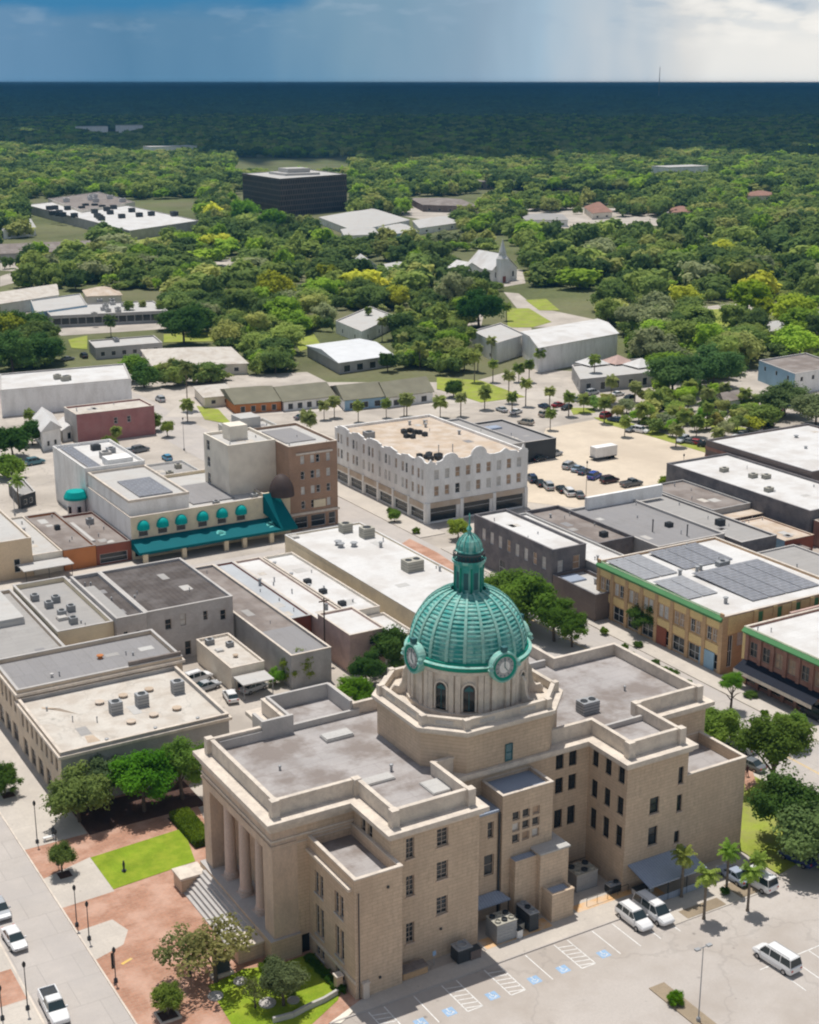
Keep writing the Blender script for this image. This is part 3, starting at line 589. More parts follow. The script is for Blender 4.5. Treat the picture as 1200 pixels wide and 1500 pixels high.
    for k in range(20):
        a = W0 + 2 * math.pi * (k + .5) / 20; u = Vector((math.cos(a), math.sin(a), 0)); t = Vector((-u.y, u.x, 0)); c = Vector((CX, CY, 0)); v = []; m_ = 16
        for i in range(m_ + 1):
            r_, z = dome_r(i / m_); hw = .19 * (r_ / 6.7) ** .6
            r2, z2 = dome_r(min(1, i / m_ + .01)); nn = Vector((z2 - z, r_ - r2)).normalized() if i < m_ else Vector((.3, .95))
            for w_, o_ in ((-hw, .0), (-hw, .2), (hw, .2), (hw, .0)): v.append(c + u * (r_ + nn.x * o_) + t * w_ + Vector((0, 0, z + nn.y * o_)))
        g.add(v, [(4 * i + j, 4 * i + j + 1, 4 * i + j + 5, 4 * i + j + 4) for i in range(m_) for j in range(3)])
    part('rib', g, 'copper_pale', dm)
    # clocks on the four sides
    for q in range(4):
        a = -math.pi / 2 + q * math.pi / 2; u = Vector((math.cos(a), math.sin(a), 0)); t = Vector((-u.y, u.x, 0)); c = Vector((CX, CY, 27.45))
        def ringy(prof, n=28, mi=0, g=None):     # prof: (radius, distance from axis)
            g = g or MB(); v = [c + u * d_ + t * (r_ * math.cos(2 * math.pi * i / n)) + Vector((0, 0, r_ * math.sin(2 * math.pi * i / n))) for r_, d_ in prof for i in range(n)]
            g.add(v, [(j * n + i, j * n + (i + 1) % n, (j + 1) * n + (i + 1) % n, (j + 1) * n + i) for j in range(len(prof) - 1) for i in range(n)], mi); return g
        g = ringy([(1.6, 5.0), (1.6, 7.0), (1.68, 7.05), (1.68, 7.2), (1.5, 7.3), (1.36, 7.28), (1.2, 7.2)]); ho = part('clock_housing', g, 'copper_green', T, smooth=False)
        g = ringy([(1.76, 6.3), (1.8, 6.9), (1.8, 7.26), (1.62, 7.36), (1.54, 7.26)]); part('moulding', g, 'copper_pale', ho)
        g = MB(); g.box(c.x + u.x * 7.0 - .3, c.y + u.y * 7.0 - .3, 29.3, c.x + u.x * 7.0 + .3, c.y + u.y * 7.0 + .3, 29.85); part('keystone', g, 'copper_dark', ho)
        g = ringy([(1.24, 7.21), (0.66, 7.22)]); fc = part('clock_face', g, 'metal_grey', T)
        g = ringy([(.7, 7.22), (.68, 7.25), (.01, 7.25)]); part('dial', g, 'white_canvas', fc)
        g = MB()
        for k in range(12):
            b_ = k * math.pi / 6; d1 = t * math.sin(b_) + Vector((0, 0, math.cos(b_))); g.tube(c + u * 7.26 + d1 * .94, c + u * 7.26 + d1 * 1.12, .045, n=4)
        g.tube(c + u * 7.29, c + u * 7.29 + Vector((0, 0, 1)) * .95, .05, .03, 4); g.tube(c + u * 7.29, c + u * 7.29 + (t * .45 + Vector((0, 0, -.5))), .06, .03, 4)
        part('clock_hand', g, 'copper_dark', fc)
        ho.location = u * .3; fc.location = u * .3
        for s in (-1, 1):
            g = MB(); k = c + t * s * 1.8 + u * 7.2; g.lathe(k.x, k.y, [(.3, 27.3), (.38, 27.45), (.2, 27.7), (.28, 27.9), (.05, 28.2)], 10); part('finial_ball', g, 'copper_pale', ho)
    # cupola
    g = MB(); n8 = 8; a8 = math.pi / 8
    g.lathe(CX, CY, [(2.05, 33.4), (2.05, 34.0), (1.78, 34.2), (1.62, 34.3), (1.62, 37.2), (1.76, 37.35), (1.76, 37.7)], n8 * 1, a0=a8, a1=a8 + 2 * math.pi)
    g.lathe(CX, CY, [(1.85, 37.7), (1.95, 37.85), (1.95, 38.05), (1.0, 38.06)], 32); cu = part('cupola', g, 'copper', T)
    for k in range(8):
        a = k * math.pi / 4; u = Vector((math.cos(a), math.sin(a), 0)); t = Vector((-u.y, u.x, 0)); c = Vector((CX, CY, 0)) + u * (1.62 * math.cos(a8) + .02)
        g = MB()
        for s in (-.28, .28) if 0 else (0,):
            g.poly([c + t * (s - .28) + Vector((0, 0, 34.7)), c + t * (s + .28) + Vector((0, 0, 34.7)), c + t * (s + .28) + Vector((0, 0, 36.7)), c + t * (s - .28) + Vector((0, 0, 36.7))])
        w = part('louver', g, 'copper_dark', cu)
        g = MB(); a2 = a + a8; u2 = Vector((math.cos(a2), math.sin(a2), 0)); c2 = Vector((CX, CY, 0)) + u2 * 1.64
        g.tube(c2 + Vector((0, 0, 34.2)), c2 + Vector((0, 0, 37.3)), .13, .12, 6); part('corner_column', g, 'copper_green', cu)
    g = MB(); g.lathe(CX, CY, [(1.78, 38.05), (1.78, 38.2)], 24)
    for k in range(24): a = k * math.pi / 12; g.tube((CX + 1.78 * math.cos(a), CY + 1.78 * math.sin(a), 38.05), (CX + 1.78 * math.cos(a), CY + 1.78 * math.sin(a), 38.7), .05, n=4)
    g.lathe(CX, CY, [(1.74, 38.7), (1.84, 38.7), (1.84, 38.8), (1.74, 38.8), (1.74, 38.7)], 24); part('gallery_railing', g, 'metal_dark', cu)
    g = MB(); g.lathe(CX, CY, [(1.4, 38.05), (1.38, 38.9), (1.5, 39.0)], 24); part('lantern_drum', g, 'copper_dark', cu)
    g = MB(); g.lathe(CX, CY, [(1.58, 39.0), (1.58, 39.15), (1.45, 39.2), (1.4, 39.7), (1.15, 40.25), (.75, 40.7), (.38, 40.95), (.25, 41.0), (.2, 41.3), (.34, 41.5), (.2, 41.75), (.1, 41.9), (.07, 43.0), (.12, 43.1), (.01, 43.4)], 24)
    part('lantern_dome', g, 'copper', cu)
    g = MB()
    for k in range(12):
        a = k * math.pi / 6; u = Vector((math.cos(a), math.sin(a), 0)); pr = [(1.47, 39.2), (1.43, 39.7), (1.18, 40.28), (.78, 40.74), (.4, 41.0)]
        for (r0, z0), (r1, z1) in zip(pr, pr[1:]): g.tube(Vector((CX, CY, z0)) + u * r0, Vector((CX, CY, z1)) + u * r1, .06, n=4)
    part('lantern_rib', g, 'copper_pale', cu)
    for o in COL.objects:
        if o.parent == T and o.name.split('.')[0] in ('copper_eave', 'eave_moulding', 'dome', 'clock_housing', 'clock_face', 'cupola'): o.location.z += .45
    # rooftop gear
    hatch(T, 69.8, 134.6, 17.1, 3.6, 1.8, .45); hatch(T, 68.2, 122.8, 17.1, 4.4, 1.6, .3); hatch(T, 73.2, 118.2, 17.1, 2.4, 3.0, .25)
    vent(T, 75.6, 129.8, 17.1, .35, .6); vent(T, 71.0, 124.0, 17.1, .15, .7); vent(T, 60.5, 130.5, 17.1, .12, .4); vent(T, 98.5, 133, 17.1, .12, .5); vent(T, 107, 128, 17.1, .12, .5)
    ac_unit(T, 99.2, 125.4, 17.1, 2.4, 1.6, 1.5, 'metal_grey', 2)
    for sx, sy, sz in ((62.9, 110.66, 12.1), (61.9, 110.66, 1.9), (70.6, 112.86, 3.5), (79.5, 119.96, 17.6)):
        g = MB(); g.box(sx - .12, sy - .14, sz - .12, sx + .12, sy, sz + .12); part('wall_fixture', g, 'metal_dark', T)
    for px_, py_, pz_, pr_ in ((59.5, 110.6, 12.4, .06), (64.75, 112.8, 13.2, .07), (80.15, 116.05, 13.1, .14)): part('drain_pipe', MB().tube((px_, py_, .1), (px_, py_, pz_), pr_, n=6), 'metal_dark', T)
    g = MB(); g.box(57.9 + .2, 120.95, 0, 59.0, 121.0, 2.3); part('side_door', g, 'glass_dark', T)
    # entrance canopies and service blocks against the south walls
    g = MB(); g.poly([(75.6, 114.6, 2.9), (80.9, 114.6, 2.9), (80.2, 116.1, 3.5), (75.6, 116.1, 3.5)]); g.poly([(75.6, 116.1, 3.38), (80.2, 116.1, 3.38), (80.9, 114.6, 2.78), (75.6, 114.6, 2.78)])
    for x in (75.8, 80.7): g.tube((x, 114.8, 0), (x, 114.8, 2.85), .06, n=6, mi=1)
    part('entrance_canopy', g, ['metal_blue', 'metal_dark'], T)
    g = MB(); g.poly([(96.0, 108.9, 2.6), (104.6, 108.9, 2.6), (104.6, 112.85, 3.5), (96.0, 112.85, 3.5)]); g.poly([(96.0, 112.85, 3.38), (104.6, 112.85, 3.38), (104.6, 108.9, 2.48), (96.0, 108.9, 2.48)])
    g.box(96.0, 108.85, 2.45, 104.6, 108.9, 2.62)
    for x in (96.1, 98.9, 101.7, 104.5): g.tube((x, 109, 0), (x, 109, 2.5), .07, n=6, mi=1)
    g.box(96.0, 108.95, 0, 104.6, 109.05, .95, 2)
    part('entrance_canopy', g, ['metal_blue', 'metal_dark', 'metal_blue'], T, 'long sloping blue metal canopy over the side entrance')
    g = MB(); g.box(84.3, 113.9, 0, 88.2, 119.9, 7.7, 0); g.box(84.15, 113.75, 7.7, 88.35, 119.9, 7.9, 1); g.box(81.4, 114.6, 0, 84.3, 115.65, 7.4, 0, 2)
    part('service_block', g, ['tan_brick', 'roof_light', 'metal_blue'], T)
    g = MB(); g.box(84.6, 111.9, 0, 87.6, 113.85, 3.4, 0, 1); g.ring(rect(84.55, 111.85, 87.65, 113.88), rect(84.85, 112.15, 87.35, 113.6), 3.4, 3.65); part('service_shed', g, ['tan_brick', 'metal_blue'], T)
    return T
courthouse()

def chiller(x, y, w, d, h, label, top='ac_beige', fans=(3, 2)):
    T = thing('cooling_unit', label, 'cooling unit', (x, y, 0)); g = MB(); g.box(x - w / 2, y - d / 2, .15, x + w / 2, y + d / 2, h)
    for k in range(5): g.box(x - w / 2 - .03, y - d / 2 - .03, .3 + k * (h - .5) / 5, x + w / 2 + .03, y + d / 2 + .03, .38 + k * (h - .5) / 5)
    part('casing', g, 'metal_grey' if top == 'ac_beige' else 'metal_dark', T); part('lid', MB().box(x - w / 2 - .05, y - d / 2 - .05, h, x + w / 2 + .05, y + d / 2 + .05, h + .08), top, T)
    for i in range(fans[0]):
        for j in range(fans[1]):
            fx = x - w / 2 + w * (i + .5) / fans[0]; fy = y - d / 2 + d * (j + .5) / fans[1]; r = .4 * min(w / fans[0], d / fans[1])
            part('fan', MB().lathe(fx, fy, [(r, h + .08), (r, h + .3), (r * .85, h + .3), (r * .8, h + .12), (.01, h + .16)], 12), 'metal_dark' if (i + j) % 2 else top, T)
    return T
chiller(78.3, 112.6, 2.6, 2.2, 2.4, 'grey louvered cooling unit with pale lid beside the tall tan wing wall', 'ac_beige', (3, 2))
chiller(92.2, 116.6, 3.0, 2.4, 2.3, 'dark cooling unit with beige fans in the shaded inner corner', 'ac_beige', (3, 2))
chiller(82.0, 112.9, 1.2, 2.6, 2.3, 'narrow dark cooling unit between the awning and service block', 'metal_grey', (1, 3))
chiller(94.6, 113.6, 1.6, 1.0, 1.1, 'small low condenser near the orange walkway', 'metal_grey', (2, 1))
chiller(72.3, 111.3, 1.8, 1.5, 1.7, 'teal grey bin sized condenser in the shade of the wing', 'metal_grey', (1, 1))
def crate(x, y, w, d, h, label, m, cat='bin', name='waste_bin'):
    T = thing(name, label, cat, (x, y, 0)); part('body', MB().box(x - w / 2, y - d / 2, .05, x + w / 2, y + d / 2, h), m, T); part('lid', MB().box(x - w / 2 - .04, y - d / 2 - .04, h, x + w / 2 + .04, y + d / 2 + .04, h + .07), 'metal_dark', T)
    for sx in (-1, 1): part('wheel', MB().tube((x + sx * w * .4, y - d / 2 - .02, .09), (x + sx * w * .4, y - d / 2 + .06, .09), .09, n=10), 'tyre', T)
crate(73.6, 110.9, 1.3, .9, 1.2, 'dark brown waste bin beside the wing wall', 'brown_brick'); crate(80.8, 112.6, .7, .7, 1.1, 'cream waste bin left of the small tan shed', 'ac_beige'); crate(79.9, 111.6, .7, .7, 1.1, 'white waste bin by the barrier posts', 'frame_white')
crate(97.4, 111.6, 2.4, 1.1, .8, 'flat white covered cart on the orange walkway', 'frame_white', 'cart', 'utility_cart')

# ---------------------------------------------------------------- ground, roads and paving
def sheet(name, polys, z, m, th=None, kind='structure'):
    g = MB()
    for p in polys:
        if th: g.prism(p, z - th, z)
        else: g.poly([(x, y, z) for x, y in p])
    return tag(part(name, g, m), kind=kind)
def ccw(p):
    a = sum(p[i - 1][0] * p[i][1] - p[i][0] * p[i - 1][1] for i in range(len(p))); return p if a > 0 else p[::-1]
def GP(*pts): return ccw([G(*p) for p in pts])
mk('ground', (.12, .135, .055), var=.3, scale=.02, stain=(.20, .18, .11), stain_amt=.5, stain_scale=.012, fine=.5, fine_amt=.2)
g = MB(); e = 90000
g.poly([(-e, -2000, 0), (e, -2000, 0), (e, e * 1.1, 0), (-e, e * 1.1, 0)]); tag(part('ground', g, 'ground'), kind='structure')
sheet('town_ground', [[(-60, 20), (330, 20), (380, 330), (300, 345), (238, 352), (150, 440), (40, 470), (-60, 400)]], .02, 'asphalt_pale')
sheet('parking_lot', [[(52, 30), (126, 30), (126, 112), (96, 112), (96, 108.6), (55, 108.6), (50, 104)]], .045, 'lot_asphalt')
sheet('west_street', [rect(30.6, 20, 38.3, 470)], .06, 'concrete_road')
sheet('east_street', [rect(130.5, 20, 144.3, 420)], .06, 'concrete_road')
sheet('cross_street', [rect(46, 232, 130.5, 248), rect(38.3, 232, 46, 248)], .06, 'concrete_road')
sheet('north_street', [ccw([(118, 330), (140, 330), (165, 410), (182, 470), (166, 474), (148, 420)])], .05, 'asphalt_pale')
sheet('upper_street', [ccw([(140, 372), (158, 362), (250, 336), (252, 347), (190, 362), (150, 386)])], .065, 'concrete')
sheet('left_street', [GP((0, 790), (60, 775), (95, 740), (80, 690), (0, 700))], .05, 'asphalt_pale')
sheet('sandy_lot', [GP((768, 735), (772, 690), (800, 628), (870, 615), (960, 636), (1062, 668), (1040, 690), (985, 720), (930, 735), (850, 745))], .06, 'lot_tan')
sheet('far_parking', [GP((640, 604), (690, 560), (760, 540), (860, 545), (1000, 560), (1130, 590), (1200, 605), (1200, 650), (1065, 668), (960, 632), (870, 612), (800, 626), (760, 610))], .05, 'asphalt_pale')
sheet('field_road', [GP((738, 428), (760, 430), (785, 450), (870, 468), (905, 478), (780, 480), (800, 468), (760, 455))], .06, 'asphalt_pale')
sheet('far_road', [GP((0, 440), (30, 430), (250, 470), (245, 482), (90, 492)), GP((690, 478), (780, 476), (775, 500), (690, 500)), GP((1010, 452), (1110, 440), (1200, 470), (1200, 480), (1105, 455), (1000, 462)),
                     GP((300, 380), (330, 376), (372, 388), (378, 402), (352, 410), (350, 395), (310, 388)), GP((500, 300), (980, 306), (980, 330), (700, 338), (620, 322)),
                     GP((0, 378), (160, 372), (190, 382), (60, 400), (0, 396)), GP((0, 405), (30, 395), (30, 412), (0, 420)), GP((730, 395), (765, 395), (770, 415), (740, 420), (690, 412), (670, 395)), GP((640, 455), (700, 440), (710, 455), (700, 500), (600, 520))], .05, 'asphalt_pale')
sheet('driveway', [GP((250, 570), (310, 552), (450, 545), (480, 560), (640, 560), (640, 575), (330, 600))], .045, 'asphalt_pale')
# pavements: real 0.15 m steps
sheet('plaza', [[(38.5, 60), (52, 60), (52, 104), (55, 108.8), (60, 110.7), (59.1, 121), (54.3, 121), (54.3, 140), (58, 140), (62, 163), (64, 165), (38.5, 165)]], .15, 'brick_paving', .15)
sheet('west_pavement', [rect(38.5, 165, 46.2, 232), rect(38.5, 248, 88, 256), rect(20, 60, 30.4, 230)], .15, 'concrete', .15)
sheet('kerb', [rect(38.3, 60, 38.5, 232), rect(30.4, 60, 30.6, 230)], .17, 'trim_cream', .17)
sheet('concrete_squares', [[(38.5, 142.6), (44.8, 143), (44.8, 151.8), (38.5, 149.8)], rect(38.5, 157.5, 46.4, 165), [(38.5, 131), (42, 132.2), (43.4, 134.6), (42.6, 137.5), (38.5, 137.2)]], .156, 'concrete')
sheet('left_paving', [rect(20.2, 128, 30.2, 134), rect(20.2, 112, 30.2, 122), rect(20.2, 140, 30.2, 146)], .156, 'brick_paving')
sheet('service_pavement', [[(58, 108.8), (96, 108.8), (96, 111.2), (58, 111.2)], rect(75.4, 111.2, 96, 120)], .13, 'concrete', .13)
sheet('service_court', [rect(75.6, 111.3, 84.4, 113.2), rect(88.4, 112.0, 96.5, 113.4), rect(98, 108.9, 99.5, 112.6)], .136, 'orange_paving')
sheet('east_pavement', [rect(114.5, 112, 130.3, 232), rect(144.5, 60, 149, 232), rect(144.5, 240, 150.6, 300), rect(126, 248, 130.3, 300)], .15, 'concrete', .15)
sheet('corner_paving', [GP((600, 790), (640, 810), (700, 850), (690, 862), (640, 830), (585, 800)), GP((700, 862), (740, 880), (760, 900), (735, 902), (700, 878))], .16, 'brick_paving')
sheet('palm_pavement', [rect(96, 104.6, 112, 112)], .12, 'concrete', .12)
# kerbed edge of the car park beside the pavement
sheet('lot_kerb', [rect(55, 108.6, 96, 108.8)], .16, 'concrete_road', .16)
sheet('lawn', [[(44.8, 143.4), (55.4, 144.4), (57.2, 152.6), (44.8, 151.6)]], .20, 'lawn', .2)
sheet('lawn', [[(46.2, 108.5), (51.6, 108.5), (57.5, 111.6), (59.0, 113.6), (59.0, 120.3), (54.4, 120.3), (51.5, 121.4), (47, 120.6)], ], .18, 'lawn', .18)
sheet('lawn', [[(113.8, 106.5), (122, 108), (129, 118), (129, 137), (118, 139.5), (113.8, 130)]], .18, 'lawn_pale', .18)
sheet('field', [GP((640, 553), (705, 558), (770, 582), (705, 590), (640, 570)), GP((742, 452), (775, 452), (808, 472), (780, 480), (744, 480)), GP((835, 598), (870, 598), (872, 605), (840, 608)),
               GP((185, 345), (245, 342), (245, 365), (190, 365)), GP((315, 390), (350, 398), (355, 420), (325, 415)), GP((240, 490), (330, 485), (330, 500), (240, 502)), GP((100, 498), (128, 492), (128, 512), (105, 510)),
               GP((288, 595), (320, 600), (340, 622), (300, 615)), GP((1010, 455), (1080, 452), (1070, 485), (1030, 480)), GP((430, 500), (460, 490), (470, 505), (440, 515)), GP((770, 440), (800, 438), (820, 455), (790, 455))], .14, 'lawn_pale', .1)
sheet('planting_bed', [[(46.5, 157), (62, 157), (62, 164.5), (46.5, 164.5)], rect(56.4, 147, 59.4, 156)], .19, 'mulch', .19)
sheet('planting_bed', [rect(116, 141, 122, 205)], .2, 'soil', .2)
sheet('planting_bed', [[(106.5, 104.9), (111.5, 104.9), (111.5, 108), (106.5, 108)], rect(98.3, 104.8, 104, 106.4)], .16, 'soil', .16)
sheet('planting_bed', [[(86.2, 88.5), (88.2, 88.5), (88.2, 97), (86.2, 97)]], .16, 'soil', .16)
g = MB()
for a, b in ((GP((940, 636), (1075, 672), (1068, 676), (935, 640))[0:4], .12),): pass
sheet('planting_bed', [GP((870, 612), (900, 612), (960, 632), (1060, 664), (1055, 670), (955, 640), (890, 622)), GP((1010, 612), (1060, 620), (1110, 632), (1105, 638), (1050, 630)), GP((1040, 590), (1120, 600), (1118, 606), (1040, 598))], .13, 'lawn_pale', .1)
# painted markings
g = MB()
def stripe(g, a, b, w=.12, z=.052):
    a = Vector(a); b = Vector(b); d = (b - a).normalized(); n_ = Vector((-d.y, d.x)) * w / 2
    g.poly([(p.x, p.y, z) for p in (a - n_, b - n_, b + n_, a + n_)])
xs = [59.3, 61.1, 64.6, 68.0, 69.8, 73.3, 75.1, 78.6, 82.4, 84.2, 87.6, 90.4, 93.2, 96]
for x in xs: stripe(g, (x, 108.4), (x, 103.4))
for x0, x1 in ((59.3, 61.1), (68.0, 69.8), (73.3, 75.1), (82.4, 84.2)):
    for k in range(6): stripe(g, (x0, 104.0 + k * .75), (x1, 103.5 + k * .75))
    stripe(g, (x0, 103.4), (x1, 103.4))
for k in range(8): stripe(g, (100 + 2.75 * k, 93.5), (100 + 2.75 * k, 88.5)); stripe(g, (60 + 2.75 * k, 90), (60 + 2.75 * k, 85))
stripe(g, (98.5, 93.6), (122, 93.6))
tag(part('bay_marking', g, 'paint_white'), kind='structure')
g = MB(); w_ = MB()
for x in (63.0, 66.4, 71.6, 76.9, 80.6, 86.0):
    y = 104.3; g.poly([(x - .62, y - .62, .050), (x + .62, y - .62, .050), (x + .62, y + .62, .050), (x - .62, y + .62, .050)])
    n_ = 14; cc = [(x - .05 + .3 * math.cos(t), y - .12 + .3 * math.sin(t)) for t in [math.pi * (.75 + 1.5 * k / n_) for k in range(n_ + 1)]]
    for a, b in zip(cc, cc[1:]): stripe(w_, a, b, .08, .056)
    stripe(w_, (x - .05, y + .45), (x - .05, y), .08, .056); stripe(w_, (x - .05, y), (x + .25, y), .08, .056); stripe(w_, (x + .25, y), (x + .38, y - .35), .08, .056)
    w_.poly([(x - .05 + .09 * math.cos(t), y + .5 + .09 * math.sin(t), .056) for t in [k * math.pi / 4 for k in range(8)]])
tag(part('accessible_bay_square', g, 'paint_blue'), kind='structure'); tag(part('accessible_bay_symbol', w_, 'paint_white'), kind='structure')
g = MB()
for s in (-.12, .12): stripe(g, (137.2 + s, 60), (137.2 + s, 150), .1, .068); stripe(g, (137.2 + s, 165), (137.2 + s, 228), .1, .068)
for y in (90, 112, 126): stripe(g, (144.2, y), (141.5, y), .1, .068)
tag(part('road_marking', g, 'paint_yellow'), kind='structure')
g = MB(); stripe(g, (40.6, 128.8), (41.9, 129.3), .35, .16); tag(part('yellow_pavement_patch', g, 'paint_yellow'), kind='structure')

# ---------------------------------------------------------------- the blocks round the courthouse
def W2(n, a, b, w, rows): return [o for z0, z1 in rows for o in row(n, a, b, w, z0, z1)]
b = building('shop_building', 'two storey beige shops under a dirty white flat roof with vents, beside the plaza', 'building', (45.9, 165.2, 69.2, 184.7), 8.0, 'grey_stucco', 'roof_dirty', .55, .35,
             Wd=W2(8, 1, 18.6, 1.0, ((4.6, 6.7),)) + W2(5, 1, 18.6, 2.2, ((.3, 3.0),)), wallW='beige_wall', frame='frame_tan', cornice=(7.2, .4, .35, 'trim_cream'), cap='trim_cream')
for x, y in ((55.5, 170.6), (58.5, 172), (62.3, 170.8)):
    pass
ac_unit(b, 56.6, 174.6, 7.45, 1.6, 1.4, 1.7); ac_unit(b, 60.5, 175.0, 7.45, 1.6, 1.4, 1.8); ac_unit(b, 66.4, 176.6, 7.45, 1.6, 1.4, 1.8)
for x, y in ((55.6, 178.5), (59.2, 179.0), (63.1, 179.2), (57.2, 170.3), (60.6, 170.8), (64.1, 171.2)): vent(b, x, y, 7.45, .45, .25, 'roof_tan', 'roof_patch')
for x in (52.3, 59.0, 65.0): vent(b, x, 165.9, 7.4, .18, .7)
g = MB(); g.add([(48.3, 181.6, 7.46), (51.6, 177.4, 7.46), (52.0, 176.6, 7.46), (48.9, 180.4, 7.46), (48.2, 180.9, 7.46), (50.2, 179.2, 7.75)], [(0, 5, 4), (1, 5, 0), (1, 2, 5), (2, 3, 5), (3, 4, 5)]); part('roof_patch', g, 'roof_tan', b, 'long tan stain of patched roofing')
g = MB(); g.add([(50.2, 167.3, 7.46), (51.9, 167.2, 7.46), (51.6, 169.4, 7.46), (50.5, 169.6, 7.46), (51.0, 168.4, 7.8)], [(0, 1, 4), (1, 2, 4), (2, 3, 4), (3, 0, 4)]); part('roof_patch', g, 'roof_tan', b)
b = building('shop_building', 'two storey beige shops under a wide mid grey flat roof', 'building', (46.0, 184.75, 70.4, 197.2), 9.2, 'beige_wall', 'roof_mid', .6, .35,
             Wd=W2(5, .8, 12, 1.1, ((5.2, 7.6),)) + W2(3, .8, 12, 2.6, ((.3, 3.2),)), frame='frame_tan', cornice=(8.3, .4, .35, 'trim_cream'), cap='parapet_grey')
vent(b, 60.2, 191.5, 8.6, .35, .4, 'orange_paint'); vent(b, 52, 188.4, 8.6, .18, .4, 'roof_white'); g = MB(); g.box(62.3, 184.9, 8.6, 70.3, 185.3, 9.9); part('step_wall', g, 'roof_brown', b)
b = building('shop_building', 'pale stained low roof between the grey roofed shops and the rooftop units', 'building', (46.2, 197.3, 57.9, 231), 7.6, 'beige_wall', 'roof_plain', .5, .4, Wd=W2(6, 1, 32, 1.2, ((4.2, 6.2), (.3, 3.0))), cap='parapet_grey')
hatch(b, 51.2, 222, 7.1, 9.0, 14, 1.2, 'roof_light', 'raised_roof')
b = building('shop_building', 'flat roofed shop with a cluster of grey rooftop units inside grey parapets', 'building', (58.3, 206, 67.3, 231), 8.2, 'cream_wall', 'roof_plain', .8, .35, cap='parapet_grey')
for x, y in ((61.0, 219.5), (62.8, 221.5), (61.6, 214.5), (63.6, 216.0), (62.2, 210.5), (60.0, 224)): ac_unit(b, x, y, 7.4, 1.2, 1.2, 1.1)
hatch(b, 61.2, 213.2, 7.4, 1.6, 1.6, .5)
b = building('shop_building', 'narrow shop with a dark ribbed roof beside the rooftop units', 'building', (67.4, 204.8, 72.4, 228), 9.0, 'whitewash_brick', 'roof_dark', .5, .35, S=[(1.0, 1.9, 4.9, 6.6), (3.1, 4.0, 5.2, 6.4)], cap='parapet_grey')
hatch(b, 68.8, 214, 8.5, 1.9, 17, .25, 'roof_plain', 'roof_strip')
b = building('shop_building', 'tall whitewashed brick building with a wide dark ribbed roof', 'building', (72.5, 205, 87.4, 228), 9.0, 'whitewash_brick', 'roof_dark', .35, .35,
             S=[(3.0, 4.1, 5.4, 7.2), (5.6, 6.6, 5.6, 7.6), (9.6, 10.4, 5.8, 7.4), (12.6, 13.6, 5.2, 7.0), (1.2, 2.4, .3, 3.0), (6.2, 7.3, .3, 2.8)], gl=['blind_white', 'glass_dark', 'blind_white'], frame='frame_tan', cap='parapet_grey')
b = building('annex_building', 'small low building with a cluttered cream roof in the back alley', 'building', (79.6, 188.4, 85.2, 202.2), 3.9, 'cream_pale', 'roof_dirty', .3, .25, S=[(1, 2, .2, 2.2)])
ac_unit(b, 81, 200, 3.6, 1.3, 1.0, .9); ac_unit(b, 83.4, 197.5, 3.6, 1.1, .9, .8); vent(b, 82.4, 193, 3.6, .3, .3, 'roof_tan'); hatch(b, 81.2, 196.6, 3.6, 1.2, 1.2, .3)
T = thing('carport', 'pale flat carport roof over a parked car at the end of the alley', 'carport', (82.2, 185.8, 0)); part('roof', MB().box(79.7, 184.2, 2.5, 84.9, 187.9, 2.7), 'roof_light', T)
for x in (79.9, 84.7):
    for y in (184.4, 187.7): part('post', MB().tube((x, y, 0), (x, y, 2.5), .07, n=6), 'metal_grey', T)
# long parallel shop roofs running back from the cross street
b = building('shop_row_building', 'long brown grey roofed shop beside the whitewashed brick building', 'building', (88.0, 184.5, 94.9, 231), 5.6, 'grey_stucco', 'roof_brown', .35, .3, cap='trim_cream')
hatch(b, 91.4, 190.8, 5.25, 6.0, 11.6, .12, 'roof_mid', 'roof_patch')
b = building('shop_row_building', 'narrow shop roof of pale grey ribbed metal between brown and white roofs', 'building', (95.1, 199.0, 98.7, 231), 5.5, 'rust_wall', 'metal_pale', .3, .25, cap='parapet_grey'); vent(b, 98, 217.5, 5.2, .25, 1.1)
b = building('shop_row_building', 'long white shop roof next to the pale grey ribbed roof', 'building', (98.9, 196.5, 104.2, 231), 5.4, 'pink_wall', 'roof_white', .3, .25)
b = building('shop_row_building', 'long white shop roof with dark vents beside the big white roof', 'building', (104.4, 196.5, 110.4, 230), 5.6, 'cream_pale', 'roof_white', .35, .25)
for y in (214, 208, 201): ac_unit(b, 105.6, y, 5.2, 1.2, 1.0, .8, 'metal_dark')
for y in (226, 219, 212): vent(b, 104.9, y, 5.2, .25, .5)
b = building('shop_row_building', 'low white roof strip between the pink building and the big white roof', 'building', (105.2, 186.2, 111.0, 196.3), 4.4, 'cream_pale', 'roof_white', .3, .25)
b = building('pink_building', 'small faded pink building with a clean white flat roof above the trees', 'building', (98.6, 185.2, 105.0, 196.3), 6.6, 'pink_wall', 'roof_white', .3, .25, S=[(3.6, 4.7, 4.2, 5.2)])
T = thing('utility_pole', 'tall dark wooden pole standing over the pink building', 'utility pole', (97.6, 192, 0)); part('pole', MB().tube((97.6, 192, 0), (97.6, 192, 11), .16, .11), 'bark', T); part('crossarm', MB().box(96.7, 191.92, 10.3, 98.5, 192.08, 10.5), 'bark', T); part('transformer', MB().tube((97.9, 191.7, 8.9), (97.9, 191.7, 10), .28, n=10), 'metal_grey', T)
b = building('flat_roof_building', 'broad one storey building with a huge bright white roof and cream side wall', 'building', (114.7, 191.5, 131.5, 242), 5.0, 'cream_wall', 'roof_white', .25, .3, cap='roof_white')
part('side_wall', MB().box(114.62, 216, 0, 114.7, 240, 4.2), 'cream_wall', b)
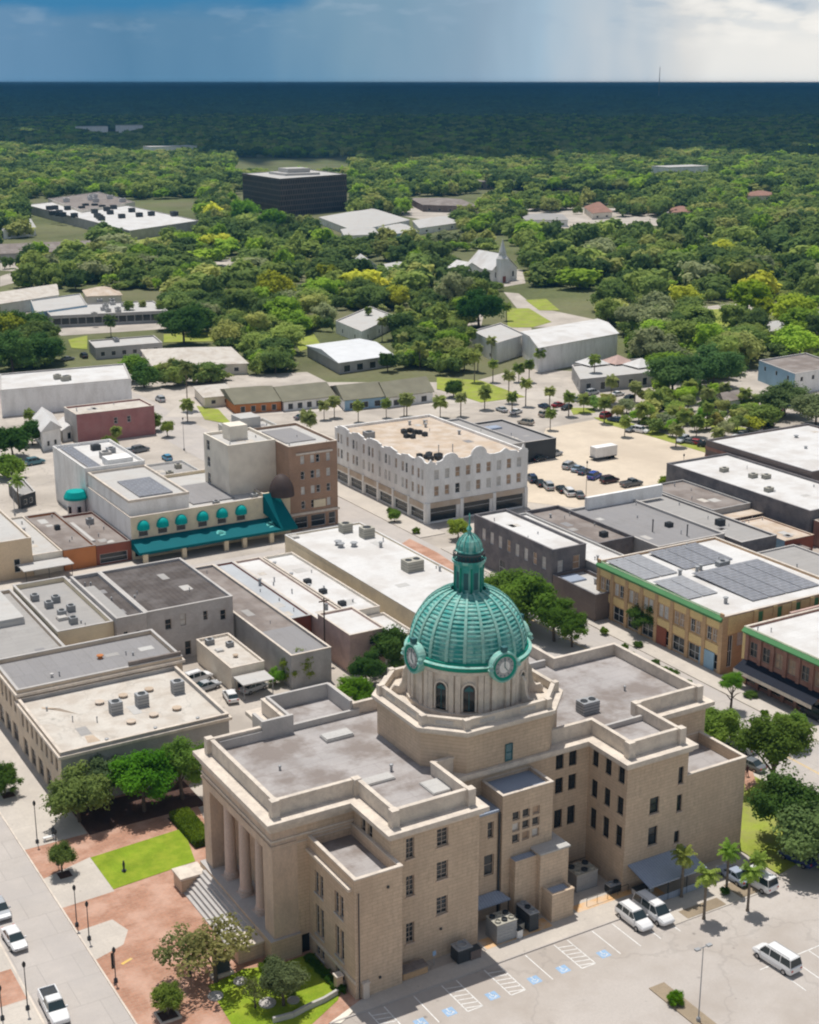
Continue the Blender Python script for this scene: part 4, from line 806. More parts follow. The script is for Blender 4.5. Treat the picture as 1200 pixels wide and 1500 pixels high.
ac_unit(b, 126.0, 212.0, 4.75, 3.4, 2.6, 2.0, 'ac_beige', 2); ac_unit(b, 126.4, 238.6, 4.75, 2.2, 2.0, 1.8, 'ac_beige'); ac_unit(b, 128.4, 233.5, 4.75, 2.4, 2.2, 2.0, 'ac_beige')
for x, y in ((121.2, 232), (123.4, 229.6), (121.0, 230.4)): vent(b, x, y, 4.75, .5, .7)
vent(b, 127.6, 226.6, 4.75, .3, .9); vent(b, 130, 209, 4.75, .2, .8)
hatch(b, 113.3 + 2.6, 240.3, 4.75, 1.6, 1.6, .4)
# dark brick corner building with an annex
b = building('dark_brick_building', 'two storey dark brick building with white roof and a row of pale windows', 'building', (145.9, 196.2, 153.4, 222), 9.6, 'dark_wall', 'roof_white', .4, .35,
             Wd=W2(8, 1.2, 23.8, 1.25, ((5.3, 7.7),)) + [(15, 17, .2, 3.0)], S=[(1.2, 2.4, 5.2, 7.4), (4.6, 6.2, 5.2, 7.8)], gl=['blind_white', 'blind_white', 'glass_tan'], frame='frame_white', cap='dark_wall')
b = building('annex_building', 'one storey brown annex with a blue white roof against the dark brick building', 'building', (146.0, 183.6, 153.0, 196.1), 5.0, 'brown_brick', 'roof_light', .5, .3, cap='dark_wall'); vent(b, 150.6, 189.5, 4.5, .3, .9); hatch(b, 148.5, 193.6, 4.5, 3.8, 3.6, .3, 'metal_blue', 'metal_roof')
b = building('shop_building', 'low shop with a glaring white roof between dark brick and solar panels', 'building', (153.6, 187.4, 161.4, 226.5), 6.4, 'grey_stucco', 'roof_white', .3, .3, cap='roof_light'); vent(b, 156, 196, 6.1, .2, .8)
b = building('shop_building', 'shop with a weathered brown roof inside dark parapets beside the white roof', 'building', (161.6, 203.0, 170.2, 227.5), 6.4, 'dark_wall', 'roof_brown', .6, .35, cap='dark_wall'); ac_unit(b, 166.4, 207.5, 5.8, 1.4, 1.2, 1.0, 'metal_dark'); vent(b, 165, 223, 5.8, .2, .6)
b = building('shop_building', 'long grey roofed shop with a tall white end wall by the sandy lot', 'building', (170.4, 196.0, 187.0, 224.5), 6.2, 'grey_stucco', 'roof_mid', .4, .35, cap='parapet_grey')
part('end_wall', MB().box(174.5, 223.4, 5.8, 194.5, 224.2, 8.4), 'white_wall', b); ac_unit(b, 181.5, 206.0, 5.8, 1.3, 1.2, .9, 'metal_dark'); vent(b, 176.5, 205, 5.8, .12, 2.4, 'metal_dark', 'mast'); vent(b, 180.5, 199.5, 5.8, .12, 2.2, 'metal_dark', 'mast')
b = building('shop_building', 'long low grey roof running beside the dark porch building', 'building', (187.2, 191.5, 196.4, 228), 5.6, 'dark_wall', 'roof_plain', .35, .35, cap='parapet_grey'); ac_unit(b, 192.2, 203, 5.2, 1.6, 1.4, 1.3, 'metal_dark')
b = building('green_trim_building', 'two storey yellow brick building with a green cornice and rooftop solar panels', 'building', (149.0, 155.0, 176.0, 187.0), 9.8, 'orange_brick', 'roof_white', .35, .35,
             cap='trim_cream', Wd=[o for k in range(8) for o in ((1.35 + 3.9 * k, 2.45 + 3.9 * k, 5.0, 7.2), (2.65 + 3.9 * k, 3.75 + 3.9 * k, 5.0, 7.2))] + [o for k in range(8) for o in [(1.0 + 3.9 * k, 3.9 + 3.9 * k, .4, 3.0)]],
             S=[(1.1, 2.1, 1.0, 6.4), (3.0, 4.6, 4.3, 6.6)] + [(6.3 + 4.1 * k, 7.1 + 4.1 * k, 1.0, 8.6) for k in range(5)], gl=['blind_white', 'glass_dark', 'blind_white', 'glass_tan'], frame='frame_white', mull=(1, 1))
b0 = b
g = MB(); g.box(148.4, 155.2, 8.9, 149.0, 186.8, 9.3); g.poly([(148.3, 155.1, 9.3), (148.3, 186.9, 9.3), (149.15, 186.9, 10.0), (149.15, 155.1, 10.0)][::-1]); g.poly([(148.3, 155.1, 9.3), (149.15, 155.1, 10.0), (149.15, 155.1, 9.3)]); part('green_cornice', g, 'green_trim', b0)
for k in range(9):
    y = 155.0 + 3.9 * k; part('pier', MB().box(148.75, y - .02, 0, 148.995, min(187, y + .75), 8.9 if 0 < k < 8 else 10.3), 'orange_brick', b0)
for k in range(8):
    y = 155.75 + 3.9 * k; part('spandrel', MB().box(148.86, y, 7.45, 148.995, y + 3.1, 8.7), 'yellow_brick', b0); part('spandrel', MB().box(148.86, y, 3.3, 148.995, y + 3.1, 4.7), 'yellow_brick', b0)
part('south_facing', MB().box(149.9, 154.9, 6.7, 155.0, 154.995, 9.6), 'yellow_brick', b0)
for k in range(6): x = 155.2 + 4.1 * k; part('pier', MB().box(x, 154.82, 0, x + .95 if k else x + .9, 154.995, 9.7), 'yellow_brick', b0)
for k in range(5): x = 157.2 + 4.1 * k; part('spandrel', MB().box(x, 154.86, 0, min(x + 2.0, 176), 154.995, 9.5), 'yellow_brick', b0)
for k in range(4): x = 156.15 + 4.1 * k; part('green_panel', MB().box(x + .05, 154.9, 6.9, x + .95, 154.996, 9.3), 'green_trim', b0)
part('shop_front', MB().box(148.8, 156.6, .2, 148.995, 160.0, 3.2), 'blue_paint', b0); part('shop_front', MB().box(148.8, 168.2, .2, 148.995, 171.4, 3.4), 'rust_wall', b0)
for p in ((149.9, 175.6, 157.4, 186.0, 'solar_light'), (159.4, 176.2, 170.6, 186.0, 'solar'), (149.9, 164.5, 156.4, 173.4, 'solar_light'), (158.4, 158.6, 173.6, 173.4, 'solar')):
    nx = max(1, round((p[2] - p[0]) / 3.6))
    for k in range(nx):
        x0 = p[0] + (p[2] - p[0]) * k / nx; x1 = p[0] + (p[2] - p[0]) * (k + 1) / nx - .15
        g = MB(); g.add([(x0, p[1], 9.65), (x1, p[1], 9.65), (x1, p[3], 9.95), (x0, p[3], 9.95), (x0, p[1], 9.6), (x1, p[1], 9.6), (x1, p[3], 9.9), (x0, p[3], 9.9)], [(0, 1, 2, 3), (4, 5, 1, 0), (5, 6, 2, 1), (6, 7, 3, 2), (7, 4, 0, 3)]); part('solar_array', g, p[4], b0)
for x, y in ((156.9, 174.6), (160.6, 178.5 - 4), (154.2, 160.4), (161.8, 174.9)): vent(b0, x, y, 9.45, .3, .9)
ac_unit(b0, 166.6, 174.7, 9.45, 2.4, 1.2, .9)
b = building('corner_shop_building', 'dark red brick corner building with a green cornice and a navy awning', 'building', (150.0, 134.0, 176, 151.6), 9.2, 'red_brick', 'roof_white', .35, .35, cap='trim_cream',
             Wd=[(1.0 + 2.7 * k, 2.6 + 2.7 * k, 4.9, 7.3) for k in range(6)] + [(1.0, 16.6, .5, 2.7)], gl=['glass_tan', 'glass_dark'], frame='frame_tan', mull=(1, 1))
g = MB(); g.box(149.5, 134.2, 8.4, 150.0, 151.4, 8.7); g.poly([(149.3, 134.1, 8.7), (149.3, 151.5, 8.7), (150.1, 151.5, 9.35), (150.1, 134.1, 9.35)][::-1]); part('green_cornice', g, 'green_trim', b)
g = MB(); g.poly([(147.7, 134.6, 3.0), (149.95, 134.6, 4.2), (149.95, 151.0, 4.2), (147.7, 151.0, 3.0)]); g.poly([(147.7, 134.6, 2.4), (147.7, 134.6, 3.0), (147.7, 151.0, 3.0), (147.7, 151.0, 2.4)], 1); part('awning', g, ['navy_canvas', 'trim_cream'], b)
for k in range(7): y = 134.0 + 2.7 * k; part('pier', MB().box(149.75, y, 0, 149.995, y + .7, 8.4), 'red_brick', b)
part('sign_band', MB().box(149.8, 150.4, 4.0, 149.99, 151.55, 8.2), 'yellow_brick', b); part('red_coping', MB().box(160, 151.65, 8.9, 176, 152.1, 9.5), 'pink_wall', b)

# ---------------------------------------------------------------- across the cross street
b = building('cream_shop_building', 'cream two storey building with a pale roof at the left edge of the cross street', 'building', (56, 257.5, 69.2, 283), 7.6, 'peach_wall', 'roof_light', .4, .3, S=[(5.0, 6.2, 1.2, 3.9), (9.6, 10.8, 1.2, 3.9)], cap='trim_cream')
b = building('low_shop_building', 'low shop with a pale dusty roof between cream building and orange front', 'building', (69.3, 257.6, 75.0, 284), 4.0, 'cream_pale', 'roof_light', .3, .25, cap='trim_cream'); vent(b, 72.5, 275, 3.7, .3, .5)
T = thing('sidewalk_canopy', 'flat grey metal canopy over the footpath by the orange shop front', 'canopy', (72, 255.5, 0)); part('roof', MB().box(66.0, 252.6, 2.7, 75.6, 257.3, 2.85), 'roof_light', T)
for x in (66.4, 70.8, 75.2): part('post', MB().tube((x, 252.8, .1), (x, 252.8, 2.7), .06, n=6), 'metal_dark', T)
b = building('low_shop_building', 'low shop with a brown roof and a bright orange painted front', 'building', (75.1, 257.0, 81.4, 283), 4.2, 'orange_paint', 'roof_brown', .35, .3, cap='roof_brown'); ac_unit(b, 78.5, 272, 3.85, 1.0, 1.0, .9, 'metal_dark')
b = building('low_shop_building', 'low shop with a patched brown roof and a dark red front below the white wall', 'building', (81.5, 257.0, 88.5, 280), 4.0, 'rust_wall', 'roof_brown', .35, .3, cap='roof_brown', S=[(.6, 6.2, .3, 2.2)]); hatch(b, 82.3, 268, 3.65, .9, 14, .3); ac_unit(b, 85.6, 273, 3.65, 1.4, 1.2, 1.2)
b = building('teal_awning_building', 'long cream building with round teal awnings over its windows and a wide teal canopy', 'building', (88.7, 257.0, 118.4, 283.5), 8.6, 'cream_wall', 'roof_light', .6, .35, cap='trim_cream', wallW='white_wall',
             S=[(1.0 + x, 3.0 + x, 4.4, 6.6) for x in (.5, 4.5, 8.4, 13.0, 17.2, 21.4)] + [(.5, 8.5, .4, 2.6), (10, 19, .4, 2.9), (20.8, 24, .4, 2.9)])
b1 = b
for x in (.5, 4.5, 8.4, 13.0, 17.2, 21.4):
    g = MB(); cx = 88.7 + x + 2.0; v = []; n_ = 12
    for j in range(7):
        t = math.pi / 2 * j / 6
        for i in range(n_ + 1): a = math.pi + math.pi * i / n_; v.append((cx + 1.28 * math.cos(a) * math.cos(t), 257.0 - .0 + 1.25 * math.sin(a) * math.cos(t), 6.35 + 1.45 * math.sin(t)))
    g.add(v, [(j * (n_ + 1) + i, j * (n_ + 1) + i + 1, (j + 1) * (n_ + 1) + i + 1, (j + 1) * (n_ + 1) + i) for j in range(6) for i in range(n_)])
    g.add([(cx + 1.28 * math.cos(math.pi + math.pi * i / n_), 257.0 + 1.25 * math.sin(math.pi + math.pi * i / n_), z) for z in (5.95, 6.35) for i in range(n_ + 1)], [(i, i + 1, n_ + 2 + i, n_ + 1 + i) for i in range(n_)])
    part('dome_awning', g, 'teal_bright', b1, smooth=True)
g = MB(); g.poly([(88.5, 252.4, 2.7), (119.0, 252.4, 2.7), (119.0, 256.9, 4.2), (88.5, 256.9, 4.2)]); g.poly([(88.5, 252.4, 2.2), (119.0, 252.4, 2.2), (119.0, 252.4, 2.7), (88.5, 252.4, 2.7)]); g.poly([(88.5, 252.4, 2.2), (88.5, 252.4, 2.7), (88.5, 256.9, 4.2), (88.5, 256.9, 2.2)])
g.poly([(119.0, 252.4, 2.2), (122.4, 252.4, 2.2), (122.4, 256.9, 2.2), (119.0, 256.9, 2.2)][::-1]); g.poly([(119.0, 252.4, 2.7), (122.6, 252.4, 2.7), (120.2, 256.9, 9.4), (117.0, 256.9, 9.4)]); g.poly([(119.0, 252.4, 2.2), (122.6, 252.4, 2.2), (122.6, 252.4, 2.7), (119.0, 252.4, 2.7)]); g.poly([(119.0, 252.4, 2.7), (117, 256.9, 9.4), (117, 256.9, 5.3)])
part('canopy', g, 'teal_canvas', b1)
for x in (89.5, 97.5, 106.5, 110.5, 116.5): part('canopy_post', MB().box(x, 252.8, 0, x + .9, 253.5, 2.4), 'cream_wall', b1)
for cx, cz, w in ((106.5, 3.4, 2.0), (117.4, 3.4, 1.7)):     # small pale arched emblem with a wave under it, painted on the canvas
    g = MB(); y_ = lambda z: 252.4 + (z - 2.7) * 4.5 / 1.5 - .04
    pts = [(cx - w / 2 * math.cos(math.pi * k / 8), cz - .1 + .42 * math.sin(math.pi * k / 8)) for k in range(9)] + [(cx + w * .36 * math.cos(math.pi * k / 8), cz - .1 + .27 * math.sin(math.pi * k / 8)) for k in range(9)]
    for k in range(8): g.poly([(x, y_(z), z + .03) for x, z in (pts[k], pts[k + 1], pts[9 + k + 1], pts[9 + k])])
    g.poly([(x, y_(z), z + .02) for x, z in ((cx - .6, cz - .32), (cx + .8, cz - .24), (cx + .6, cz - .12), (cx - .5, cz - .2))]); part('emblem', g, 'teal_pale', b1)
part('upper_block', MB().box(89.05, 258.6, 8.0, 101.6, 283.4, 11.2, 0, 1), ['white_wall', 'roof_light'], b1)
g = MB(); g.ring(rect(89.0, 258.5, 101.7, 283.5), rect(89.4, 258.9, 101.3, 283.1), 11.2, 11.7); part('upper_parapet', g, 'trim_cream', b1)
part('roof_equipment_deck', MB().box(92.2, 261, 11.2, 99.2, 274, 11.5), 'solar', b1); part('roof_deck', MB().box(103.4, 261, 8.0, 112.6, 275, 8.25), 'roof_mid', b1)
for x, y in ((104, 281), (113.5, 265), (115, 270), (107.5, 258.8), (116.4, 259.6)): ac_unit(b1, x, y, 8.0, 1.2, 1.0, .9)
b = building('white_tower_block', 'tall plain white block with rooftop equipment and a small teal canopy on its side', 'building', (88.6, 283.6, 101.8, 306), 12.4, 'white_wall', 'roof_white', .5, .35, cap='roof_white')
part('solar_array', MB().box(89.9, 285, 12.0, 92.6, 305, 12.25), 'solar', b); ac_unit(b, 96, 292, 11.9, 2.2, 2.0, 1.5, 'roof_light'); ac_unit(b, 98.6, 296, 11.9, 1.8, 1.4, 1.2); ac_unit(b, 96.5, 300, 11.9, 2.0, 1.4, 1.2, 'metal_dark'); part('stair_head', MB().box(94.0, 284.4, 11.9, 99.5, 288.4, 13.4), 'white_wall', b)
T = thing('round_kiosk', 'white round turret with a flat bright teal awning by the white wall', 'turret', (86.6, 284.8, 0)); part('wall', MB().lathe(86.6, 284.8, [(1.9, 0), (1.9, 6.4)], 16), 'white_wall', T)
part('awning', MB().lathe(86.6, 284.8, [(2.5, 6.0), (2.5, 6.5), (1.9, 7.6), (.01, 7.9)], 16), 'teal_bright', T)
for a in (3.6, 4.7): part('window', MB().box(86.6 + 1.86 * math.cos(a) - .35, 284.8 + 1.86 * math.sin(a) - .35, 3.2, 86.6 + 1.86 * math.cos(a) + .35, 284.8 + 1.86 * math.sin(a) + .35, 4.6), 'glass_dark', T)
# cream tower and brown brick hotel
b = building('cream_tower', 'tall windowless cream tower with two rooftop boxes beside the brown brick hotel', 'building', (112.6, 263.5, 123.3, 276.5), 18.6, 'cream_pale', 'roof_light', .5, .35, cap='cream_pale', Wd=[(9.8, 11.6, z, z + 2.2) for z in (8.2, 11.8, 15.4)])
part('rooftop_box', MB().box(115.5, 269, 18.1, 119.5, 273, 21.2), 'cream_pale', b); part('rooftop_box', MB().box(121.5, 277, 15.8, 126.2, 282, 20.6), 'roof_light', b)
b = building('brick_hotel', 'six storey brown brick hotel building with a pale roof beside the cream tower', 'building', (123.4, 257.4, 134.6, 276.6), 18.3, 'hotel_brick', 'roof_light', .5, .35, cap='trim_cream', wallW='hotel_brick',
             S=[(x, x + w, z, z + 1.7) for z in (14.3, 11.0, 7.7, 4.6) for x, w in ((2.6, .9), (4.9, .9), (6.2, .9), (8.6, .9))] + [(1, 4, .4, 3.0), (4.8, 8.2, .4, 3.0), (9, 10.6, .4, 3.0)], gl=['glass_dark', 'glass_dark', 'blind_white'], frame='frame_white', cornice=(3.4, .5, .3, 'trim_cream'))
g = MB(); g.box(125.0, 257.15, 16.3, 133.4, 257.39, 16.7); part('stone_band', g, 'trim_cream', b); part('roof_deck', MB().box(125, 262, 17.8, 132, 274, 18.0), 'roof_mid', b)
part('pale_panel', MB().box(128.8, 257.2, 4.6, 131.6, 257.39, 6.2), 'cream_wall', b)
v = MB(); n_ = 14
for j in range(7):
    t = math.pi / 2 * j / 6
    v.v += [(121.3 + 2.7 * math.cos(math.pi + math.pi * i / n_) * math.cos(t), 257.35 + 3.4 * math.sin(math.pi + math.pi * i / n_) * math.cos(t), 8.6 + 4.4 * math.sin(t)) for i in range(n_ + 1)]
v.f = [(j * (n_ + 1) + i, j * (n_ + 1) + i + 1, (j + 1) * (n_ + 1) + i + 1, (j + 1) * (n_ + 1) + i) for j in range(6) for i in range(n_)]; v.m = [0] * len(v.f)
T = thing('dome_canopy', 'large dark brown half dome canopy between the teal awning and the brick hotel', 'canopy', (121.3, 257, 8)); part('canvas', v, 'brown_canvas', T, smooth=True); part('wall', MB().box(118.5, 257.2, 0, 123.35, 260, 8.6), 'cream_wall', T)
b = building('rear_hotel_wing', 'lower rear wing with a grey roof deck behind the brick hotel', 'building', (123.4, 276.7, 134.6, 294), 15.8, 'cream_pale', 'roof_light', .5, .35, cap='roof_light'); part('roof_deck', MB().box(125.5, 279.5, 15.3, 132.8, 290, 15.5), 'roof_mid', b)
b = building('low_shop_building', 'low white walled building with small square openings behind the teal canopy building', 'building', (104, 284, 119, 306), 5.2, 'white_wall', 'roof_plain', .4, .3, S=row(6, 2, 14.5, 1.3, 2.2, 3.6), cap='roof_light')
for x, y in ((108, 300), (112, 296), (115, 290), (116, 301), (109, 291)): ac_unit(b, x, y, 4.8, 1.4, 1.2, 1.0, 'ac_beige')
# the white three storey block with shaped gables
x0, y0, x1, y1, h = 150.6, 247.6, 176.6, 289.0, 12.8
Wn = [(o + d, o + d + 1.0, z, z + 2.2) for z in (9.5, 5.9) for o in (1.0, 7.6, 15.0, 22.6, 30.0, 37.4) for d in (0.3, 1.9)] + [(o, o + 1.0, z, z + 2.2) for z in (9.5, 5.9) for o in (5.3, 12.4, 19.6, 27.0, 34.7)] + [(1.2 + 6.8 * k, 6.6 + 6.8 * k, .4, 2.6) for k in range(6)]
Sn = row(9, 1.2, 25, 1.2, 9.5, 11.7) + row(9, 1.2, 25, 1.2, 5.9, 8.1) + [(1, 7.6, .3, 4.3), (8.6, 16.2, .3, 4.3), (17.2, 25, .3, 4.3)]
b = building('white_arcade_building', 'white three storey block with shaped gables and a tan cluttered roof', 'building', (x0, y0, x1, y1), h, 'white_wall', 'roof_tan', .5, .4, cap='white_wall', S=Sn, Wd=Wn, gl=['glass_tan', 'glass_dark', 'glass_tan', 'blind_white'], frame='frame_white', mull=(0, 1))  # ground floor panes are dark glass in place of the shaded arcade recess
part('fascia', MB().box(x0 + .5, y0 - .14, 3.4, x1 - .5, y0 - .01, 4.6), 'roof_tan', b); part('fascia', MB().box(x0 - .14, y0 + .7, 3.0, x0 - .01, y1 - .3, 4.3), 'roof_tan', b)
def gable(p0, p1, c, w, hh, mode):
    g = MB(); d = Vector((p1[0] - p0[0], p1[1] - p0[1])).normalized(); nn = Vector((d.y, -d.x)); pr = []
    if mode == 'arch': pr = [(-w, 0), (-w, .5), (-w * .75, .55), (-w * .6, .8)] + [(-w * .55 * math.cos(math.pi * k / 8), .8 + (hh - .8) * math.sin(math.pi * k / 8)) for k in range(9)] + [(w * .6, .8), (w * .75, .55), (w, .5), (w, 0)]
    else: pr = [(-w, 0), (-w, .4), (-w * .4, .6), (0, hh), (w * .4, .6), (w, .4), (w, 0)]
    k = len(pr); vv = [(p0[0] + d.x * (c + u) + nn.x * o, p0[1] + d.y * (c + u) + nn.y * o, h + .1 + z) for o in (.03, -.37) for u, z in pr]
    g.add(vv, [tuple(range(k)), tuple(range(2 * k - 1, k - 1, -1))] + [(i, k + i, k + (i + 1) % k, (i + 1) % k) for i in range(k)]); part('gable', g, 'white_wall', b)
for c, w, hh, m_ in ((6, 3.4, 2.0, 'arch'), (13.2, 3.6, 2.6, 'arch'), (20, 3.2, 1.3, 'p'), (24.8, 1.1, 1.6, 'p'), (1.1, 1.1, 1.2, 'p')): gable((x0, y0), (x1, y0), c, w, hh, m_)
for c in (4, 11, 18.5, 26, 33.5, 38.5): gable((x0, y1), (x0, y0), c, 2.7 if c != 18.5 else 3.2, .85 if c != 38.5 else 1.3, 'arch' if c in (38.5, 18.5, 4) else 'p')
for k in range(7): y = y0 + 6.8 * k; part('column', MB().box(x0 - .3, y, 0, x0 - .01, y + .7, 4.6), 'white_wall', b)
for k in range(4): x = x0 + 8.4 * k; part('column', MB().box(x, y0 - .3, 0, x + .8, y0 - .01, 4.6), 'white_wall', b)
rr = random.Random(3)
for k in range(11): ac_unit(b, 154 + rr.random() * 4, 252 + rr.random() * 5, 12.3, 1.1, 1.0, .9, 'metal_dark')
for k in range(9): ac_unit(b, 160 + rr.random() * 6, 272 + rr.random() * 6, 12.3, 1.1, 1.0, .9, 'metal_dark')
ac_unit(b, 153.6, 278, 12.3, 2.2, 2.0, 1.4); vent(b, 160, 258, 12.3, .1, 1.6, 'metal_grey', 'mast'); vent(b, 163, 257, 12.3, .1, 1.6, 'metal_grey', 'mast')
for x, y in ((170, 280), (171.5, 283), (168, 284), (173, 270)): vent(b, x, y, 12.3, .3, .8)
b = building('grey_roof_building', 'sprawling grey roofed building behind the white three storey block', 'building', (177.6, 276.0, 196.0, 306), 6.2, 'grey_stucco', 'roof_plain', .4, .35, cap='parapet_grey')
hatch(b, 186, 296, 5.8, 4, 3, .5, 'metal_blue'); hatch(b, 182, 285, 5.8, 3, 4, .4, 'roof_light'); ac_unit(b, 190, 300, 5.8, 1.8, 1.4, 1.0)
b = building('grey_roof_building', 'pale grey roofed building with a dark side wall beside the sandy lot', 'building', (196.2, 279.0, 207.5, 303), 5.2, 'metal_dark', 'roof_mid', .4, .35, cap='parapet_grey'); hatch(b, 200, 297, 4.8, 5, 3, .4, 'metal_blue')

# ---------------------------------------------------------------- generic buildings placed by three roof corners
def pbuild(name, label, near, A, B, h, wall, roof, kind='flat', nw=(0, 0), zw=(1.0, 2.4), ww=1.0, cat='building', par=.3, ridge='B', rise=1.6, glass='glass_dark', eave=.5, extra=None, rows=1, rh=3.0, wallW=None):
    n_ = Vector(G(*near, h)); a = Vector(G(*A, h)); c = Vector(G(*B, h)); f = a + c - n_; P = [n_, c, f, a]; P = [(p.x, p.y) for p in P]
    ctr = (n_ + f) / 2; T = thing(name, label, cat, (ctr.x, ctr.y, 0)); LAND.append((label, ctr.x, ctr.y)); g = MB(); Lb = (c - n_).length; La = (a - n_).length
    So = [o for k in range(rows) for o in row(nw[1], .6, Lb - .6, ww, zw[0] + rh * k, zw[1] + rh * k)] if nw[1] else []; Wo = [o for k in range(rows) for o in row(nw[0], .6, La - .6, ww, zw[0] + rh * k, zw[1] + rh * k)] if nw[0] else []
    wall_run(g, P[0], P[1], 0, h, So, .15); wall_run(g, P[1], P[2], 0, h); wall_run(g, P[2], P[3], 0, h); wall_run(g, P[3], P[0], 0, h, Wo, .15, mi=1)
    part('wall', g, [wall, wallW or wall], T)
    for o in So: window(T, P[0], P[1], o, .15, glass, 'frame_white', (0, 0), simple=True)
    for o in Wo: window(T, P[3], P[0], o, .15, glass, 'frame_white', (0, 0), simple=True)
    E = off(P, eave if kind != 'flat' else .05)
    g = MB()
    if kind == 'flat': g.ring(E, off(P, -.35), h, h + .12, 1); g.prism(off(P, -.3), h - par - .2, h - par, 0); part('roof', g, [roof, 'parapet_grey'], T)
    else:
        V = [Vector(p) for p in E]
        if ridge == 'B': r0, r1 = (V[0] + V[3]) / 2, (V[1] + V[2]) / 2
        else: r0, r1 = (V[0] + V[1]) / 2, (V[3] + V[2]) / 2
        if kind == 'hip': d = (r1 - r0); k = min(.42, min(Lb, La) / 2 / d.length); r0, r1 = r0 + d * k, r1 - d * k
        v = [(p.x, p.y, h) for p in V] + [(r0.x, r0.y, h + rise), (r1.x, r1.y, h + rise)]
        fs = [(0, 1, 5, 4), (2, 3, 4, 5), (3, 0, 4), (1, 2, 5)] if ridge == 'B' else [(1, 2, 5, 4), (3, 0, 4, 5), (0, 1, 4), (2, 3, 5)]
        g.add(v, fs); g.add([(p.x, p.y, h - .15) for p in V] + [(p.x, p.y, h) for p in V], [(3, 2, 1, 0), (0, 1, 5, 4), (1, 2, 6, 5), (2, 3, 7, 6), (3, 0, 4, 7)]); part('roof', g, roof, T)
    if extra: extra(T, ctr, h)
    return T
def units(n, spread, m='metal_grey', s=1.5, sd=1):
    def f(T, c, h):
        r = random.Random(sd)
        for k in range(n): ac_unit(T, c.x + r.uniform(-1, 1) * spread[0], c.y + r.uniform(-1, 1) * spread[1], h - .3, s, s * .8, s * .7, m)
    return f
pbuild('warehouse', 'long white walled warehouse with a bright white roof on the left', (0, 572), (0, 548), (192, 555), 7.6, 'white_wall', 'roof_white', cat='warehouse', extra=units(3, (3, 6), 'ac_beige', 2, 4))
LAND[-1] = ('long white warehouse', *LAND[-1][1:])
b = building('maroon_building', 'faded maroon brick building with a pale flat roof and two arched dark windows', 'building', (109.3, 354.0, 130.5, 364.5), 7.8, 'maroon_wall', 'roof_dirty', .4, .3, S=[(10.0, 11.0, 4.2, 5.9), (13.6, 14.6, 4.2, 5.9)], wallW='parapet_grey', cap='trim_cream')
pbuild('white_house', 'white gabled wooden house between trees and the maroon building', (62, 632), (50, 612), (88, 626), 5.2, 'white_wall', 'roof_white', 'gable', (2, 2), (1, 2.4), .9, 'house', ridge='A', rise=2.4)
pbuild('white_house', 'small white shed roofed annex beside the gabled house and maroon wall', (92, 630), (85, 618), (110, 626), 3.2, 'white_wall', 'roof_white', 'gable', (0, 1), (.4, 2.2), 1.2, 'shed', ridge='A', rise=1.0)
pbuild('grey_kiosk', 'small dark grey walled yard building below the palm at far left', (30, 727), (12, 706), (52, 720), 3.0, 'metal_dark', 'roof_plain', 'flat', (1, 2), (.8, 2.0), .9, 'building')
pbuild('strip_building', 'long low building with an olive ribbed roof and orange painted walls', (345, 592), (318, 570), (412, 587), 3.0, 'orange_paint', 'roof_olive', 'gable', (0, 4), (.4, 2.2), 1.4, rise=2.2)
pbuild('strip_building', 'low white fronted building with an olive roof right of the orange walls', (416, 588), (392, 568), (490, 580), 3.0, 'white_wall', 'roof_olive', 'gable', (0, 5), (.4, 2.2), 1.6, rise=2.2)
pbuild('strip_building', 'low blue white building with a grey olive roof beside the palm lined road', (505, 586), (485, 566), (565, 580), 3.2, 'blue_paint', 'roof_olive', 'gable', (0, 3), (.4, 2.2), 2.0, rise=2.4, wallW='white_wall')
pbuild('strip_building', 'low white building with a grey olive roof next to the round lawn', (568, 582), (548, 563), (634, 573), 3.2, 'white_wall', 'roof_olive', 'gable', (0, 3), (.4, 2.2), 2.0, rise=2.6)
pbuild('metal_shed', 'open white ribbed metal shed with three roof strips among the trees', (497, 531), (450, 506), (576, 520), 3.8, 'grey_stucco', 'metal_white', 'gable', (0, 4), (.3, 2.6), 2.6, 'shed', rise=1.6)
pbuild('grey_roof_house', 'grey flat roofed building in the trees behind the metal shed', (530, 486), (492, 470), (580, 463), 4.6, 'white_wall', 'roof_light', 'flat', (2, 3), (1, 2.6), 1.2)
pbuild('warehouse', 'white warehouse with a broad white roof and orange corner panel', (790, 509), (765, 486), (905, 488), 8.3, 'white_wall', 'roof_white', 'gable', (0, 0), cat='warehouse', rise=1.2, extra=lambda T, c, h: part('orange_panel', MB().box(G(777, 520)[0], G(777, 520)[1], 3, G(777, 520)[0] + .4, G(777, 520)[1] + 4, 7.5), 'orange_paint', T))
pbuild('warehouse', 'lower white annex left of the white warehouse', (728, 503), (692, 485), (770, 490), 6.8, 'white_wall', 'roof_light', 'flat', (2, 0), (1, 2.4), 1.4, 'warehouse')
pbuild('patio_cafe', 'busy patio restaurant with red and white roofs and dark openings under trees', (850, 556), (838, 535), (958, 545), 4.4, 'grey_stucco', 'roof_light', 'flat', (2, 5), (.6, 3.0), 1.8, 'restaurant')
